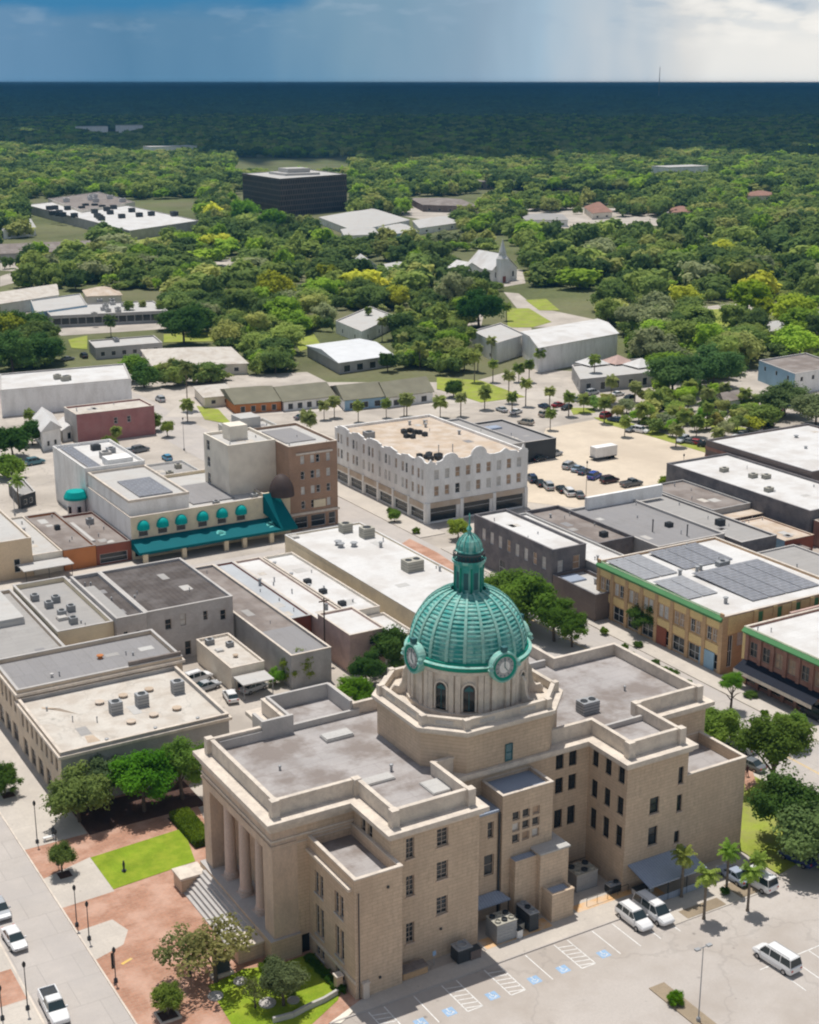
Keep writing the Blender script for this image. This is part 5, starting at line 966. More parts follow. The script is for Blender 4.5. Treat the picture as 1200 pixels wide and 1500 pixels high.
for k, (px, py) in enumerate(((868, 532), (905, 530), (938, 535))):
    c = Vector(G(px, py, 4.5)); T = thing('roof_canopy', ('pointed white patio canopy left of the red one', 'pointed faded red patio canopy in the middle', 'pointed white patio canopy right of the red one')[k], 'canopy', (c.x, c.y, 0))
    part('cover', MB().add([(c.x - 4, c.y - 4, 4.6), (c.x + 4, c.y - 4, 4.6), (c.x + 4, c.y + 4, 4.6), (c.x - 4, c.y + 4, 4.6), (c.x, c.y, 6.8)], [(0, 1, 4), (1, 2, 4), (2, 3, 4), (3, 0, 4)]), ('roof_white', 'pink_wall', 'roof_white')[k], T)
    for s in ((-3.8, -3.8), (3.8, -3.8), (3.8, 3.8), (-3.8, 3.8)): part('post', MB().tube((c.x + s[0], c.y + s[1], 0), (c.x + s[0], c.y + s[1], 4.6), .12, n=6), 'frame_white', T)
pbuild('blue_building', 'pale blue two storey building with a brown roof at the right edge', (1165, 548), (1112, 528), (1235, 536), 6.4, 'white_wall', 'roof_brown', 'flat', (3, 4), (3.8, 5.2), 1.3, glass='glass_dark', wallW='blue_paint')
pbuild('white_house', 'tiny white building under big trees left of the pale blue building', (1062, 588), (1052, 578), (1085, 584), 3.2, 'white_wall', 'roof_brown', 'gable', (0, 1), (.8, 2), 1.0, 'house')
b = building('dark_porch_building', 'grey building with a flat brown roof and an open dark porch', 'building', (199.0, 212.5, 209.5, 234), 4.8, 'grey_stucco', 'roof_brown', .3, .3, cap='grey_stucco', wallW='grey_stucco')
T = b; part('porch_roof', MB().box(199.5, 208.8, 3.4, 210, 212.4, 3.6), 'roof_tan', T)
for x in (200, 203.4, 206.8, 209.8): part('porch_post', MB().box(x, 209, 0, x + .2, 209.2, 3.4), 'frame_white', T)
b = building('dark_wall_building', 'long building with a blackened brick side wall and a white roof with vents', 'building', (209.8, 196.0, 228.0, 240), 7.2, 'dark_wall', 'roof_white', .35, .35, cap='dark_wall', S=[(4, 5.5, 1, 5)])
for x, y in ((219, 222), (221, 220), (217, 229), (214, 212)): ac_unit(b, x, y, 6.8, 1.8, 1.2, 1.0, 'ac_beige')
b = building('brick_hall', 'large maroon brick hall with a wide white roof at the right edge', 'building', (228.6, 214.0, 262.0, 248.0), 8.6, 'brown_brick', 'roof_white', .35, .35, cap='dark_wall', wallW='brown_brick')
for k in range(3): part('brick_band', MB().box(228.45, 214.0, 2.2 + 2.1 * k, 228.595, 248, 3.0 + 2.1 * k), 'red_brick', b)
vent(b, 250, 240, 8.2, .4, .5); vent(b, 244, 231, 8.2, .3, .5)
b = building('tile_roof_shop', 'small red fronted shop with a rusty tan roof at the right', 'building', (199.6, 192.4, 207.5, 206.8), 3.6, 'rust_wall', 'roof_tan', .15, .25, cap='roof_tan', S=[(2, 4.6, .3, 2.3)], wallW='blue_paint'); part('porch_roof', MB().box(196.8, 189.6, 2.0, 204.0, 192.3, 2.2), 'roof_brown', b)
b = building('grey_gable_building', 'low pale grey roofed building behind the solar panels', 'building', (179.6, 172.5, 198.0, 188.5), 4.2, 'grey_stucco', 'roof_plain', .2, .3, cap='parapet_grey')
b = building('brick_shop', 'small brown brick front at the right edge below the dark wall', 'building', (210.5, 183, 226, 195.5), 5.4, 'red_brick', 'roof_brown', .3, .3, S=[(3, 4.2, 2.8, 4.4)], Wd=[(2, 3.2, 2.8, 4.4), (6, 7.2, 2.8, 4.4)])
# far buildings between the trees
pbuild('black_office_block', 'black glass office block with a white roof standing alone above the trees', (410, 262), (355, 254), (508, 255), 26, 'black_facade', 'roof_light', 'flat', cat='office block', par=.4,
       extra=lambda T, c, h: (part('penthouse', MB().box(c.x - 9, c.y - 8, h - .4, c.x + 9, c.y + 8, h + 4.2), 'roof_light', T), part('cornice', MB().box(c.x - 14, c.y - 14, h - .4, c.x + 14, c.y + 14, h + 1.2), 'roof_light', T)))
T_ = [o for o in COL.objects if o.name == 'black_office_block'][0]
pbuild('school_building', 'sprawling white roofed complex with a brown roofed front part in the distance', (190, 338), (38, 300), (292, 323), 6, 'grey_stucco', 'roof_white', 'flat', cat='school', extra=units(26, (38, 55), 'metal_dark', 4, 9))
pbuild('school_building', 'pale brown roofed long hall on the upper left of the white roofed complex', (120, 308), (70, 291), (198, 296), 7.4, 'cream_pale', 'roof_brown', 'flat', cat='school', extra=units(8, (20, 30), 'roof_white', 4, 5))
pbuild('hip_roof_hall', 'pale low hipped hall left in the white roofed group right of the black office', (520, 338), (468, 318), (600, 322), 4.5, 'white_wall', 'roof_light', 'hip', (2, 4), (1, 2.4), 2.2, 'hall', rise=4)
pbuild('hip_roof_hall', 'pale hipped hall nearest in the white roofed group right of the black office', (505, 345), (500, 336), (555, 343), 4, 'white_wall', 'roof_light', 'hip', (0, 3), (1, 2.4), 2.2, 'hall', rise=3.4)
pbuild('hip_roof_hall', 'pale hipped hall with a bluish end wall in the white roofed group', (570, 343), (555, 333), (612, 339), 4.5, 'blue_paint', 'roof_light', 'hip', (0, 3), (1, 2.4), 2.2, 'hall', rise=3.4)
pbuild('hip_roof_hall', 'pale low hall at the right end of the white roofed group', (615, 334), (605, 323), (672, 326), 4, 'white_wall', 'roof_light', 'hip', (0, 3), (1, 2.4), 2.2, 'hall', rise=3)
pbuild('long_low_building', 'very long low brown roofed building low in the far trees', (700, 266), (680, 258), (962, 268), 7, 'brown_brick', 'roof_brown', 'flat', (0, 26), (1, 4), 3, 'building')
pbuild('distant_house', 'house with a terracotta red roof among the far trees', (868, 312), (856, 303), (897, 310), 4.5, 'cream_pale', 'roof_red', 'hip', (0, 2), (1, 2.4), 2, 'house', rise=5)
pbuild('distant_building', 'pale long building left of the terracotta roofed house', (770, 322), (764, 314), (832, 322), 4.5, 'white_wall', 'roof_plain', 'hip', (0, 5), (1, 2.6), 2, 'building', rise=2.5)
pbuild('distant_building', 'brown roofed low building behind the pale group right of the office', (620, 300), (600, 290), (700, 302), 5, 'brown_brick', 'roof_brown', 'hip', (0, 5), (1, 2.6), 2, 'building', rise=3)
pbuild('distant_house', 'orange roofed house half hidden by far trees on the right', (985, 311), (980, 306), (1015, 310), 4, 'cream_pale', 'roof_red', 'hip', (0, 2), (1, 2.4), 2, 'house', rise=3)
pbuild('distant_house', 'faint orange roofed house at the upper right among the trees', (1095, 287), (1092, 283), (1135, 286), 4, 'cream_pale', 'roof_red', 'hip', (0, 2), (1, 2.4), 2, 'house', rise=3)
pbuild('distant_house', 'blue white house with a steep gable in the middle of the trees', (528, 395), (515, 385), (556, 392), 6, 'blue_paint', 'roof_light', 'gable', (1, 2), (1.5, 3.6), 2, 'house', ridge='A', rise=4)
pbuild('distant_building', 'pale strip roof right of the blue white house', (568, 394), (562, 387), (605, 392), 3.6, 'cream_pale', 'roof_light', 'hip', (0, 2), (1, 2.4), 2, 'building', rise=2)
def church():
    T = thing('church', 'white wooden church with a pointed steeple between the trees', 'church', (*G(728, 412), 0)); c = G(728, 412); LAND.append(('white church', *c)); x, y = c
    def hall(x0, y0, x1, y1, h, r, nm):
        g = MB(); wall_run(g, (x0, y0), (x1, y0), 0, h, row(4, .5, x1 - x0 - .5, 1.1, 2, 4.6), .2); wall_run(g, (x1, y0), (x1, y1), 0, h); wall_run(g, (x1, y1), (x0, y1), 0, h); wall_run(g, (x0, y1), (x0, y0), 0, h)
        xm = (x0 + x1) / 2; g.poly([(x0, y0, h), (x1, y0, h), (xm, y0, h + r)]); g.poly([(x1, y1, h), (x0, y1, h), (xm, y1, h + r)]); w = part(nm, g, 'white_wall', T)
        for o in row(4, .5, x1 - x0 - .5, 1.1, 2, 4.6): window(T, (x0, y0), (x1, y0), o, .2, 'glass_dark', 'frame_white', (0, 0), simple=True)
        g = MB(); g.add([(x0 - .6, y0 - .6, h - .4), (xm, y0 - .6, h + r + .15), (xm, y1 + .6, h + r + .15), (x0 - .6, y1 + .6, h - .4)], [(0, 1, 2, 3)]); g.add([(x1 + .6, y0 - .6, h - .4), (xm, y0 - .6, h + r + .15), (xm, y1 + .6, h + r + .15), (x1 + .6, y1 + .6, h - .4)], [(0, 3, 2, 1)]); part('roof', g, 'roof_white', w)
    hall(x - 4, y - 2, x + 10, y + 20, 6, 6.5, 'nave'); hall(x - 20, y + 4, x - 4.2, y + 16, 4.5, 4.5, 'side_hall')
    g = MB(); g.box(x - 2, y - 6, 0, x + 2.4, y - 2.1, 11); t_ = part('tower', g, 'white_wall', T); g = MB(); g.lathe(x + .2, y - 4, [(2.9, 11), (1.9, 12.5), (1.7, 14.0), (.05, 20)], 8); part('steeple', g, 'roof_white', t_); part('door', MB().box(x - .8, y - 6.05, 0, x + 1, y - 5.99, 3), 'rust_wall', t_)
church()
pbuild('strip_building', 'long pale building with a dark glazed front at the left beyond the trees', (75, 463), (60, 448), (246, 455), 4.6, 'grey_stucco', 'roof_light', 'flat', (0, 14), (1, 3.6), 3.4, extra=units(10, (10, 18), 'roof_light', 2, 2))
pbuild('strip_building', 'blue and white painted low building left of the long dark fronted one', (52, 458), (45, 440), (128, 447), 5, 'blue_paint', 'roof_light', 'flat', (0, 3), (1, 3), 2.4)
pbuild('strip_building', 'pale brown roof of a low building at the far left edge', (0, 445), (0, 428), (85, 432), 5, 'cream_pale', 'roof_dirty', 'gable', (0, 0), rise=2)
pbuild('flat_house', 'flat pale roofed building with dark walls at the road bend on the left', (140, 510), (130, 499), (238, 502), 4, 'grey_stucco', 'roof_light', 'flat', (1, 6), (1, 2.6), 1.6, extra=units(2, (3, 6), 'metal_grey', 1.6, 8))
pbuild('hip_house', 'wide beige hipped roof house among trees on the left', (225, 536), (208, 512), (362, 532), 3.6, 'cream_pale', 'roof_dirty', 'hip', (1, 5), (1, 2.4), 1.6, 'house', rise=3)
pbuild('distant_building', 'brown orange roofed building behind palms at the left', (128, 434), (122, 425), (178, 432), 4, 'cream_pale', 'roof_tan', 'hip', (0, 0), rise=2.6)
pbuild('distant_building', 'long brown grey roof beside the road at the far left', (0, 372), (0, 360), (135, 366), 4.5, 'grey_stucco', 'roof_brown', 'gable', (0, 0), rise=3)
pbuild('distant_building', 'white roofed small buildings left of the school complex', (5, 338), (0, 325), (52, 333), 5, 'white_wall', 'roof_light', 'hip', (0, 3), (1, 3), 2.4, rise=4)
pbuild('distant_building', 'far pale grey terrace roof at the right edge of the trees', (1172, 480), (1165, 462), (1230, 470), 5, 'white_wall', 'roof_light', 'gable', (0, 3), (1, 3), 2, rise=3)
pbuild('distant_building', 'low pink brown roof beside the yellow green tree at the right', (1120, 486), (1108, 476), (1160, 480), 3.4, 'cream_pale', 'roof_light', 'hip', (0, 2), (1, 2.4), 2, rise=2)
pbuild('corner_yard_shed', 'low beige shed roof just left of the upper road', (300, 582), (285, 566), (345, 578), 3.2, 'cream_pale', 'roof_dirty', 'hip', (0, 2), (1, 2.2), 1.4, 'shed', rise=1.6)
for k, (px, py, w) in enumerate(((135, 198, 26), (190, 196, 22), (250, 233, 30), (995, 268, 24))):
    c = G(px, py); T = thing('distant_building', ('tiny white roof on the dark wooded plain at far left', 'tiny pale roof right of the white one on the dark plain', 'small pale roof above the school in the woods', 'small pale roof in the woods right of the long low building')[k], 'building', (*c, 0))
    part('wall', MB().box(c[0] - w, c[1] - 12, 0, c[0] + w, c[1] + 12, 15), 'white_wall', T); part('roof', MB().box(c[0] - w - .5, c[1] - 12.5, 15, c[0] + w + .5, c[1] + 12.5, 15.6), 'roof_light', T)

# ---------------------------------------------------------------- trees
def rot_to(nrm, rng):
    n = nrm / np.linalg.norm(nrm, axis=1, keepdims=True); r = rng.normal(size=n.shape); u = np.cross(n, r); u /= np.linalg.norm(u, axis=1, keepdims=True); return u, np.cross(n, u)
def crown_mesh(name, seed, clumps=26, leaves=70, size=.12, flat=.8, spread=1.0, core=.84, cr=(.24, .42), low=-.55, open_=0.0):
    """crown of radius 1 about the origin: lumpy clumps of leaves on real small faces"""
    rng = np.random.default_rng(seed); V = []; F = []; nv = 0
    cen = []; tries = 0
    while len(cen) < clumps and tries < 4000:
        tries += 1; d = rng.normal(size=3); d /= np.linalg.norm(d)
        if d[2] < low: continue
        k = rng.uniform(.45, .78) if rng.random() > .25 else rng.uniform(.1, .45); c = d * k * np.array([1, 1, flat]); c *= 1 + rng.normal() * .10 * spread
        r = rng.uniform(*cr)
        if open_ and any(np.linalg.norm(c - q) < (r + s) * open_ for q, s in cen): continue
        cen.append((c, r))
    for c, r in cen:
        m = int(leaves * (r / .33) ** 2); d = rng.normal(size=(m, 3)); d /= np.linalg.norm(d, axis=1, keepdims=True); d[:, 2] = np.abs(d[:, 2]) * np.where(rng.random(m) < .75, 1, -1)
        lump = 1 + .22 * np.sin(d @ rng.normal(size=3) * 5) + .15 * np.sin(d @ rng.normal(size=3) * 9)
        p = c + d * (r * lump * rng.uniform(.72, 1.08, m))[:, None] * np.array([1, 1, .85]); n = d + rng.normal(size=d.shape) * .38 + np.array([0, 0, .55]); u, w = rot_to(n, rng)
        s = (size * rng.uniform(.6, 1.25, m))[:, None]; a = u * s; b = w * s * .62
        q = np.stack([p - a, p - b * 1.0 + a * .1, p + a, p + b * 1.0 + a * .1], 1).reshape(-1, 3)
        V.append(q); F.append(np.arange(m * 4).reshape(-1, 4) + nv); nv += m * 4
    if core:
        t = (1 + 5 ** .5) / 2; iv = np.array([(-1, t, 0), (1, t, 0), (-1, -t, 0), (1, -t, 0), (0, -1, t), (0, 1, t), (0, -1, -t), (0, 1, -t), (t, 0, -1), (t, 0, 1), (-t, 0, -1), (-t, 0, 1)], float); iv /= np.linalg.norm(iv[0])
        fi = [(0, 11, 5), (0, 5, 1), (0, 1, 7), (0, 7, 10), (0, 10, 11), (1, 5, 9), (5, 11, 4), (11, 10, 2), (10, 7, 6), (7, 1, 8), (3, 9, 4), (3, 4, 2), (3, 2, 6), (3, 6, 8), (3, 8, 9), (4, 9, 5), (2, 4, 11), (6, 2, 10), (8, 6, 7), (9, 8, 1)]
        for c, r in cen:
            V.append(c + iv * r * core * rng.uniform(.85, 1.1, (12, 1))); F.append([tuple(i + nv for i in f) for f in fi]); nv += 12
    me = bpy.data.meshes.new(name); fs = []
    for f in F: fs += [tuple(int(i) for i in q) for q in f]
    me.from_pydata(np.concatenate(V).tolist(), [], fs); me.materials.append(M['leaf']); me.update(); return me
CROWNS = {'near': [crown_mesh('near_crown', s, 46, 290, .045, .8, 1.0, .62, (.20, .34)) for s in (1, 2, 3)],
          'open': [crown_mesh('open_crown', s, 24, 170, .05, .7, 1.4, False, (.16, .27), -.2, .62) for s in (11, 12)],
          'mid': [crown_mesh('mid_crown', s, 30, 95, .08, .72 + .08 * (s % 2), 1.0, .78) for s in (21, 22, 23, 24, 25)],
          'far': [crown_mesh('far_crown', s, 15, 22, .18, .68, 1.2, .84, (.30, .48)) for s in (31, 32, 33, 34)],
          'tall': [crown_mesh('tall_crown', 41, 30, 60, .10, 1.25, 1.0, .75)]}
def trunk_mesh(name, seed, h, r, spread, limbs=5):
    rng = random.Random(seed); g = MB(); x = rng.uniform(-.1, .1) * h; y = rng.uniform(-.1, .1) * h
    g.tube((0, 0, -.1), (x * .5, y * .5, h * .45), r * 1.25, r * .9, 7); g.tube((x * .5, y * .5, h * .45), (x, y, h), r * .9, r * .5, 7)
    for i in range(limbs):
        a = i * 2 * math.pi / limbs + rng.uniform(-.4, .4); z0 = h * rng.uniform(.4, .8); L_ = spread * rng.uniform(.5, .9)
        p0 = Vector((x * .5, y * .5, z0)); p1 = p0 + Vector((math.cos(a) * L_ * .5, math.sin(a) * L_ * .5, h * .35)); p2 = p1 + Vector((math.cos(a) * L_ * .5, math.sin(a) * L_ * .5, h * .2))
        g.tube(p0, p1, r * .5, r * .32, 5); g.tube(p1, p2, r * .32, r * .12, 5)
    me = bpy.data.meshes.new(name); me.from_pydata(g.v, [], g.f); me.materials.append(M['bark']); me.update(); return me
TRUNKS = [trunk_mesh('tree_trunk', s, 1.0, .055, .8) for s in (1, 2, 3)]
def tree(x, y, rad, height, label, color, kind='mid', group=None, z=0, name='broadleaf_tree', cat='tree', seed=0, squash=1.0):
    T = bpy.data.objects.new(name, None); COL.objects.link(T); T.location = (x, y, z); T.rotation_euler = (0, 0, (seed * 2.399) % 6.28); tag(T, label, cat, group)
    tr = bpy.data.objects.new('trunk', TRUNKS[seed % 3]); COL.objects.link(tr); tr.parent = T; th = height * .62; tr.scale = (th * .9, th * .9, th)
    cl = CROWNS[kind]; cr = bpy.data.objects.new('crown', cl[seed % len(cl)]); COL.objects.link(cr); cr.parent = T
    fl = {'tall': 1.25}.get(kind, .76); vz = min(rad * fl, height * .48) / fl
    cr.location = (0, 0, height - vz * fl * .95); cr.scale = (rad, rad * squash, vz); cr.color = (*color, 1); return T
GREENS = {'dark green': (.105, .160, .050), 'deep green': (.165, .230, .065), 'mid green': (.250, .315, .080), 'olive green': (.320, .345, .110), 'grey green': (.300, .330, .165), 'bright green': (.270, .400, .050), 'yellow green': (.460, .480, .060)}

# trees round the courthouse, each described on its own
def T1(px, py, rad, h, label, col, kind='near', seed=0, sq=1.0, name='broadleaf_tree', cat='tree'):
    x, y = G(px, py); return tree(x, y, rad, h, label, tuple(v * 1.35 for v in col), kind, seed=seed, squash=sq, name=name, cat=cat)
T1(118, 1205, 4.6, 7.6, 'thin olive green tree before the beige shop wall, leftmost of the dark row', (.12, .16, .045), 'near', 1)
T1(212, 1190, 4.4, 8.2, 'vivid green bushy tree in the middle of the row beside the lawn', (.085, .20, .015), 'near', 2)
T1(268, 1172, 4.0, 8.0, 'olive green tree between the vivid tree and the portico corner', (.10, .17, .03), 'near', 0)
T1(160, 1178, 3.4, 7.0, 'greyish green tree between the thin tree and the vivid one', (.10, .14, .06), 'near', 4)
T1(92, 1281, 1.9, 3.9, 'small round topped tree in a square pit on the concrete beside the lawn', (.085, .12, .03), 'near', 5)
T1(8, 1165, 2.6, 4.2, 'small dense tree on the pavement at the left edge', (.075, .125, .022), 'near', 6)
T1(246, 1488, 1.9, 3.6, 'small dark tree in a round pit at the bottom of the brick plaza', (.10, .14, .025), 'near', 7)
T1(318, 1440, 5.2, 7.2, 'sparse leaning tree spreading over the brick plaza before the portico steps', (.17, .165, .06), 'open', 0, .8)
T1(280, 1432, 3.8, 5.4, 'low ragged olive tree under the sparse leaning tree', (.12, .14, .05), 'open', 1)
T1(416, 1475, 2.7, 5.2, 'grey green round tree on the small lawn by the low wing', (.115, .14, .06), 'near', 8)
T1(375, 1478, 1.7, 3.2, 'thin crooked small tree left of the grey green round tree', (.12, .13, .05), 'open', 3)
T1(1150, 1238, 5.2, 9.0, 'big dark magnolia like tree right of the car park entrance', (.055, .10, .022), 'near', 9)
T1(1203, 1275, 6.2, 9.4, 'large spreading grey green oak at the right edge over the blue car', (.085, .13, .045), 'near', 10)
T1(1130, 1160, 5.2, 11.0, 'tall dark green tree with yellowish patches beside the east lawn', (.07, .11, .02), 'near', 11)
T1(1160, 1095, 2.4, 5.2, 'light green young tree above the dark tree on the east street', (.14, .22, .04), 'near', 12)
T1(1050, 1095, 4.2, 6.6, 'wide olive tree beside the east end of the courthouse', (.10, .16, .028), 'near', 13)
T1(1070, 1040, 2.0, 6.0, 'slim bright green tree standing before the green trimmed corner', (.10, .20, .02), 'near', 14)
T1(770, 925, 6.5, 9.5, 'big green tree right behind the copper dome', (.09, .155, .022), 'near', 15)
T1(812, 940, 4.2, 8.0, 'green tree just right of the big one behind the dome', (.08, .14, .02), 'near', 16)
T1(742, 905, 5.0, 8.5, 'green tree left of the big one behind the dome, close to the cupola', (.09, .15, .025), 'near', 23)
T1(838, 948, 3.2, 6.0, 'smaller green tree at the right end of the group behind the dome', (.08, .14, .02), 'near', 24)
T1(945, 930, 3.4, 6.0, 'dense dark tree in front of the yellow brick facade', (.045, .085, .016), 'near', 17)
T1(575, 985, 4.4, 7.0, 'dark green tree left of the dome above the roof court', (.055, .10, .022), 'near', 18)
T1(538, 1005, 3.2, 5.6, 'darker tree beside the pink building', (.045, .09, .02), 'near', 19)
T1(520, 1035, 3.2, 4.6, 'bright green bushy tree just over the raised roof court', (.11, .20, .016), 'near', 20)
T1(438, 1000, 3.0, 5.0, 'yellowish small tree with dark base behind the brown roof', (.15, .19, .03), 'near', 21)
T1(405, 1003, 1.8, 2.8, 'small bright shrubby tree next to the pale carport', (.09, .19, .02), 'near', 22)
T1(672, 790, 2.6, 4.4, 'small yellow green street tree at the corner of the white arcade block', (.17, .22, .03), 'mid', 1)
T1(578, 765, 1.6, 2.6, 'little round tree in front of the arcade wall', (.12, .19, .03), 'mid', 2)
T1(160, 665, 2.6, 4.8, 'green and orange tinted tree before the maroon building', (.13, .17, .03), 'mid', 3)
T1(222, 632, 3.2, 5.0, 'leafy tree at the right end of the maroon wall', (.10, .14, .03), 'mid', 4)
T1(246, 640, 2.2, 4.2, 'smaller tree beside the street right of the maroon wall', (.12, .16, .03), 'mid', 0)
T1(20, 670, 5.4, 8.0, 'big round dark tree left of the white gabled house', (.05, .10, .02), 'mid', 1)
T1(48, 652, 4.0, 6.0, 'dark tree touching the white gabled house', (.04, .085, .02), 'mid', 2)
T1(12, 700, 4.4, 6.0, 'lighter green tree over the yard at the left edge', (.12, .19, .03), 'mid', 3)
T1(10, 800, 2.6, 3.4, 'olive bush like tree by the cream building roof', (.12, .15, .05), 'mid', 4)
T1(1064, 680, 2.8, 4.0, 'bright bush like tree at the corner of the maroon brick hall', (.14, .21, .02), 'mid', 0)
T1(788, 658, 2.4, 3.0, 'yellow green bush between grey roofs and the sandy lot', (.16, .22, .02), 'mid', 1)
T1(975, 715, 2.0, 2.6, 'yellow green shrub against the dark porch building', (.17, .22, .02), 'mid', 2); T1(990, 700, 2.0, 3.2, 'taller green shrub at the sandy lot corner', (.11, .17, .02), 'mid', 3)
T1(702, 480, 10.5, 15, 'very big round dark green tree left of the bright field', (.042, .095, .020), 'near', 1)
T1(1095, 470, 9, 18, 'tall yellow green tree standing over the others at the right', (.19, .26, .02), 'tall', 1)
T1(1160, 485, 9, 13, 'broad yellow green tree near the right edge', (.22, .28, .03), 'mid', 2)
T1(1118, 475, 5, 12, 'narrow yellow tree behind the tall yellow green one', (.24, .28, .02), 'tall', 3)
T1(400, 440, 9, 13, 'golden green round tree in the middle of the wood', (.20, .22, .02), 'mid', 3)
T1(480, 425, 6, 11, 'yellowish tree top right of the golden tree', (.20, .22, .02), 'mid', 4)
T1(360, 330, 11, 17, 'vivid light green tree left of the black office', (.10, .20, .02), 'mid', 1); T1(398, 345, 10, 15, 'vivid green tree below the black office corner', (.10, .19, .02), 'mid', 2)
T1(270, 505, 9, 13, 'big dark tree over the lawn beside the long dark front', (.05, .10, .025), 'near', 2)
T1(290, 490, 7.5, 12, 'dark tree just right of the big one over the lawn', (.06, .11, .025), 'mid', 3)
T1(1045, 570, 10, 14, 'massive grey green oak left of the pale blue building', (.065, .125, .04), 'near', 1); T1(985, 580, 9, 12, 'wide grey green oak beside the patio restaurant', (.075, .13, .04), 'near', 2)
T1(1150, 610, 8, 9, 'wide pale green tree before the pale blue building', (.12, .165, .06), 'near', 0); T1(1195, 625, 8, 9, 'pale grey green tree at the right edge by the brick hall', (.13, .16, .07), 'near', 2); T1(1120, 628, 5, 6, 'pale small tree over the brick hall roof', (.15, .20, .05), 'mid', 2)
T1(20, 545, 10, 12, 'huge dark green oak mass behind the long warehouse, left part', (.06, .115, .03), 'near', 0); T1(62, 535, 8.5, 11, 'dark green oak right of the huge one behind the warehouse', (.055, .11, .03), 'near', 1); T1(5, 505, 9, 12, 'dark oak at the left edge above the warehouse', (.06, .11, .03), 'near', 2); T1(50, 500, 8, 11, 'oak crown next to the orange corner, behind the huge oak', (.07, .12, .03), 'mid', 1)
T1(195, 560, 5.5, 8, 'bright green tree at the end of the long warehouse', (.12, .20, .03), 'mid', 2); T1(212, 568, 5, 8, 'darker green tree right of the bright tree by the warehouse', (.07, .13, .03), 'mid', 3)
T1(665, 582, 3.4, 5, 'round dark tree on the bright round lawn', (.05, .09, .02), 'mid', 0); T1(568, 545, 3.4, 6, 'pair like dark tree near the metal shed', (.06, .10, .025), 'mid', 4)

# hedge, shrubs
def shrub(x, y, r, h, label, color, name='round_shrub', cat='shrub', group=None, seed=0):
    me = CROWNS['near'][seed % 3] if r > .6 else CROWNS['mid'][seed % 5]
    o = bpy.data.objects.new(name, me); COL.objects.link(o); o.location = (x, y, h * .38 + .14); o.scale = (r, r, h * .72); o.color = (*color, 1); return tag(o, label, cat, group)
o = shrub(*G(990, 1472), 1.0, 1.5, 'bright green clipped ball shrub beside the car park lamp post', (.10, .22, .012))
g = MB(); rngh = np.random.default_rng(5)
m_ = 5200; pts = np.stack([rngh.uniform(56.6, 59.2, m_), rngh.uniform(147.2, 155.8, m_), np.where(rngh.random(m_) < .55, rngh.uniform(1.0, 1.22, m_), rngh.uniform(.1, 1.1, m_))], 1)
sd = (pts[:, 2] < 1.0); e_ = rngh.integers(0, 4, m_); pts[sd & (e_ == 0), 0] = 56.6; pts[sd & (e_ == 1), 0] = 59.2; pts[sd & (e_ >= 2), 1] = 147.2
u, w = rot_to(rngh.normal(size=(m_, 3)) + np.array([0, 0, .5]), rngh); q = np.stack([pts - u * .13, pts - w * .08, pts + u * .13, pts + w * .08], 1).reshape(-1, 3)
g.v = [tuple(p) for p in q.tolist()]; g.f = [tuple(range(4 * i, 4 * i + 4)) for i in range(m_)]; g.m = [0] * m_; g.box(56.75, 147.35, .1, 59.05, 155.65, 1.0)
o = single('clipped_hedge', g, 'leaf', 'clipped yellow green hedge block between lawn and portico', 'hedge'); o.color = (.13, .19, .018, 1)
rr = random.Random(8)
for k, (px, py) in enumerate(((915, 955), (925, 962), (885, 930), (960, 975), (972, 985), (985, 990), (1008, 1005), (935, 948), (1000, 1013), (1100, 1022), (1120, 1048), (1142, 1056))):
    x, y = G(px, py); shrub(x, y, rr.uniform(.7, 1.3), rr.uniform(.9, 1.4), 'rounded green shrub in the beds along the east street', rr.choice([(.12, .20, .02), (.09, .15, .03)]), group='shrubs along the east street', seed=k)
for k in range(7):
    x = 60.0 - .2 * k; y = 112.6 + 1.1 * k; shrub(58.4 - .05 * k, y, .7, .9, 'low dark green shrub at the foot of the low courthouse wing', (.06, .13, .015), group='shrubs under the low wing windows', seed=k)
for k in range(9): shrub(53.3 - (k % 2) * .8 + rr.random(), 115 + .75 * k, .6, .8, 'small leafy shrub on the monument lawn', (.11, .17, .02), group='shrubs on the monument lawn', seed=k)
for k, (px, py) in enumerate(((1078, 1245), (1062, 1310), (1105, 1265), (800 + 290, 1300))): shrub(*G(px, py), .7, 1.0, 'small dark shrub among the palms by the blue canopy', (.06, .12, .02), group='shrubs among the car park palms', seed=k)
for k, (px, py) in enumerate(((705, 745), (720, 738), (572, 752), (610, 782))): shrub(*G(px, py), 1.0, 1.3, 'little planter shrub along the arcade pavement', (.12, .19, .02), group='planter shrubs by the arcade', seed=k)

# palms
def frond_mesh(name, seed, n=58, droop=1.1, w=.21):
    rng = random.Random(seed); g = MB()
    for i in range(n):
        a = rng.uniform(0, 6.283); e0 = rng.uniform(-.5, 1.35); L_ = rng.uniform(.8, 1.1); p = Vector((0, 0, 0)); d = Vector((math.cos(a) * math.cos(e0), math.sin(a) * math.cos(e0), math.sin(e0))); t = Vector((-math.sin(a), math.cos(a), 0)); m = 6; pts = []
        for j in range(m + 1):
            pts.append(p.copy()); p = p + d * (L_ / m); d = (d + Vector((0, 0, -droop / m * 1.6))).normalized()
        for j in range(m):          # paired leaflets hang off each rib segment
            wd = w * math.sin(math.pi * (j + .8) / (m + 1.2)) * 1.8; q0, q1 = pts[j], pts[j + 1]
            for s in (-1, 1): k = len(g.v); g.add([q0, q1, q1 + t * s * wd + Vector((0, 0, -wd * .5)), q0 + t * s * wd * .75 + (q1 - q0) * .35 + Vector((0, 0, -wd * .45))], [(0, 1, 2, 3)])
    me = bpy.data.meshes.new(name); me.from_pydata([tuple(v) for v in g.v], [], g.f); me.materials.append(M['leaf']); me.update(); return me
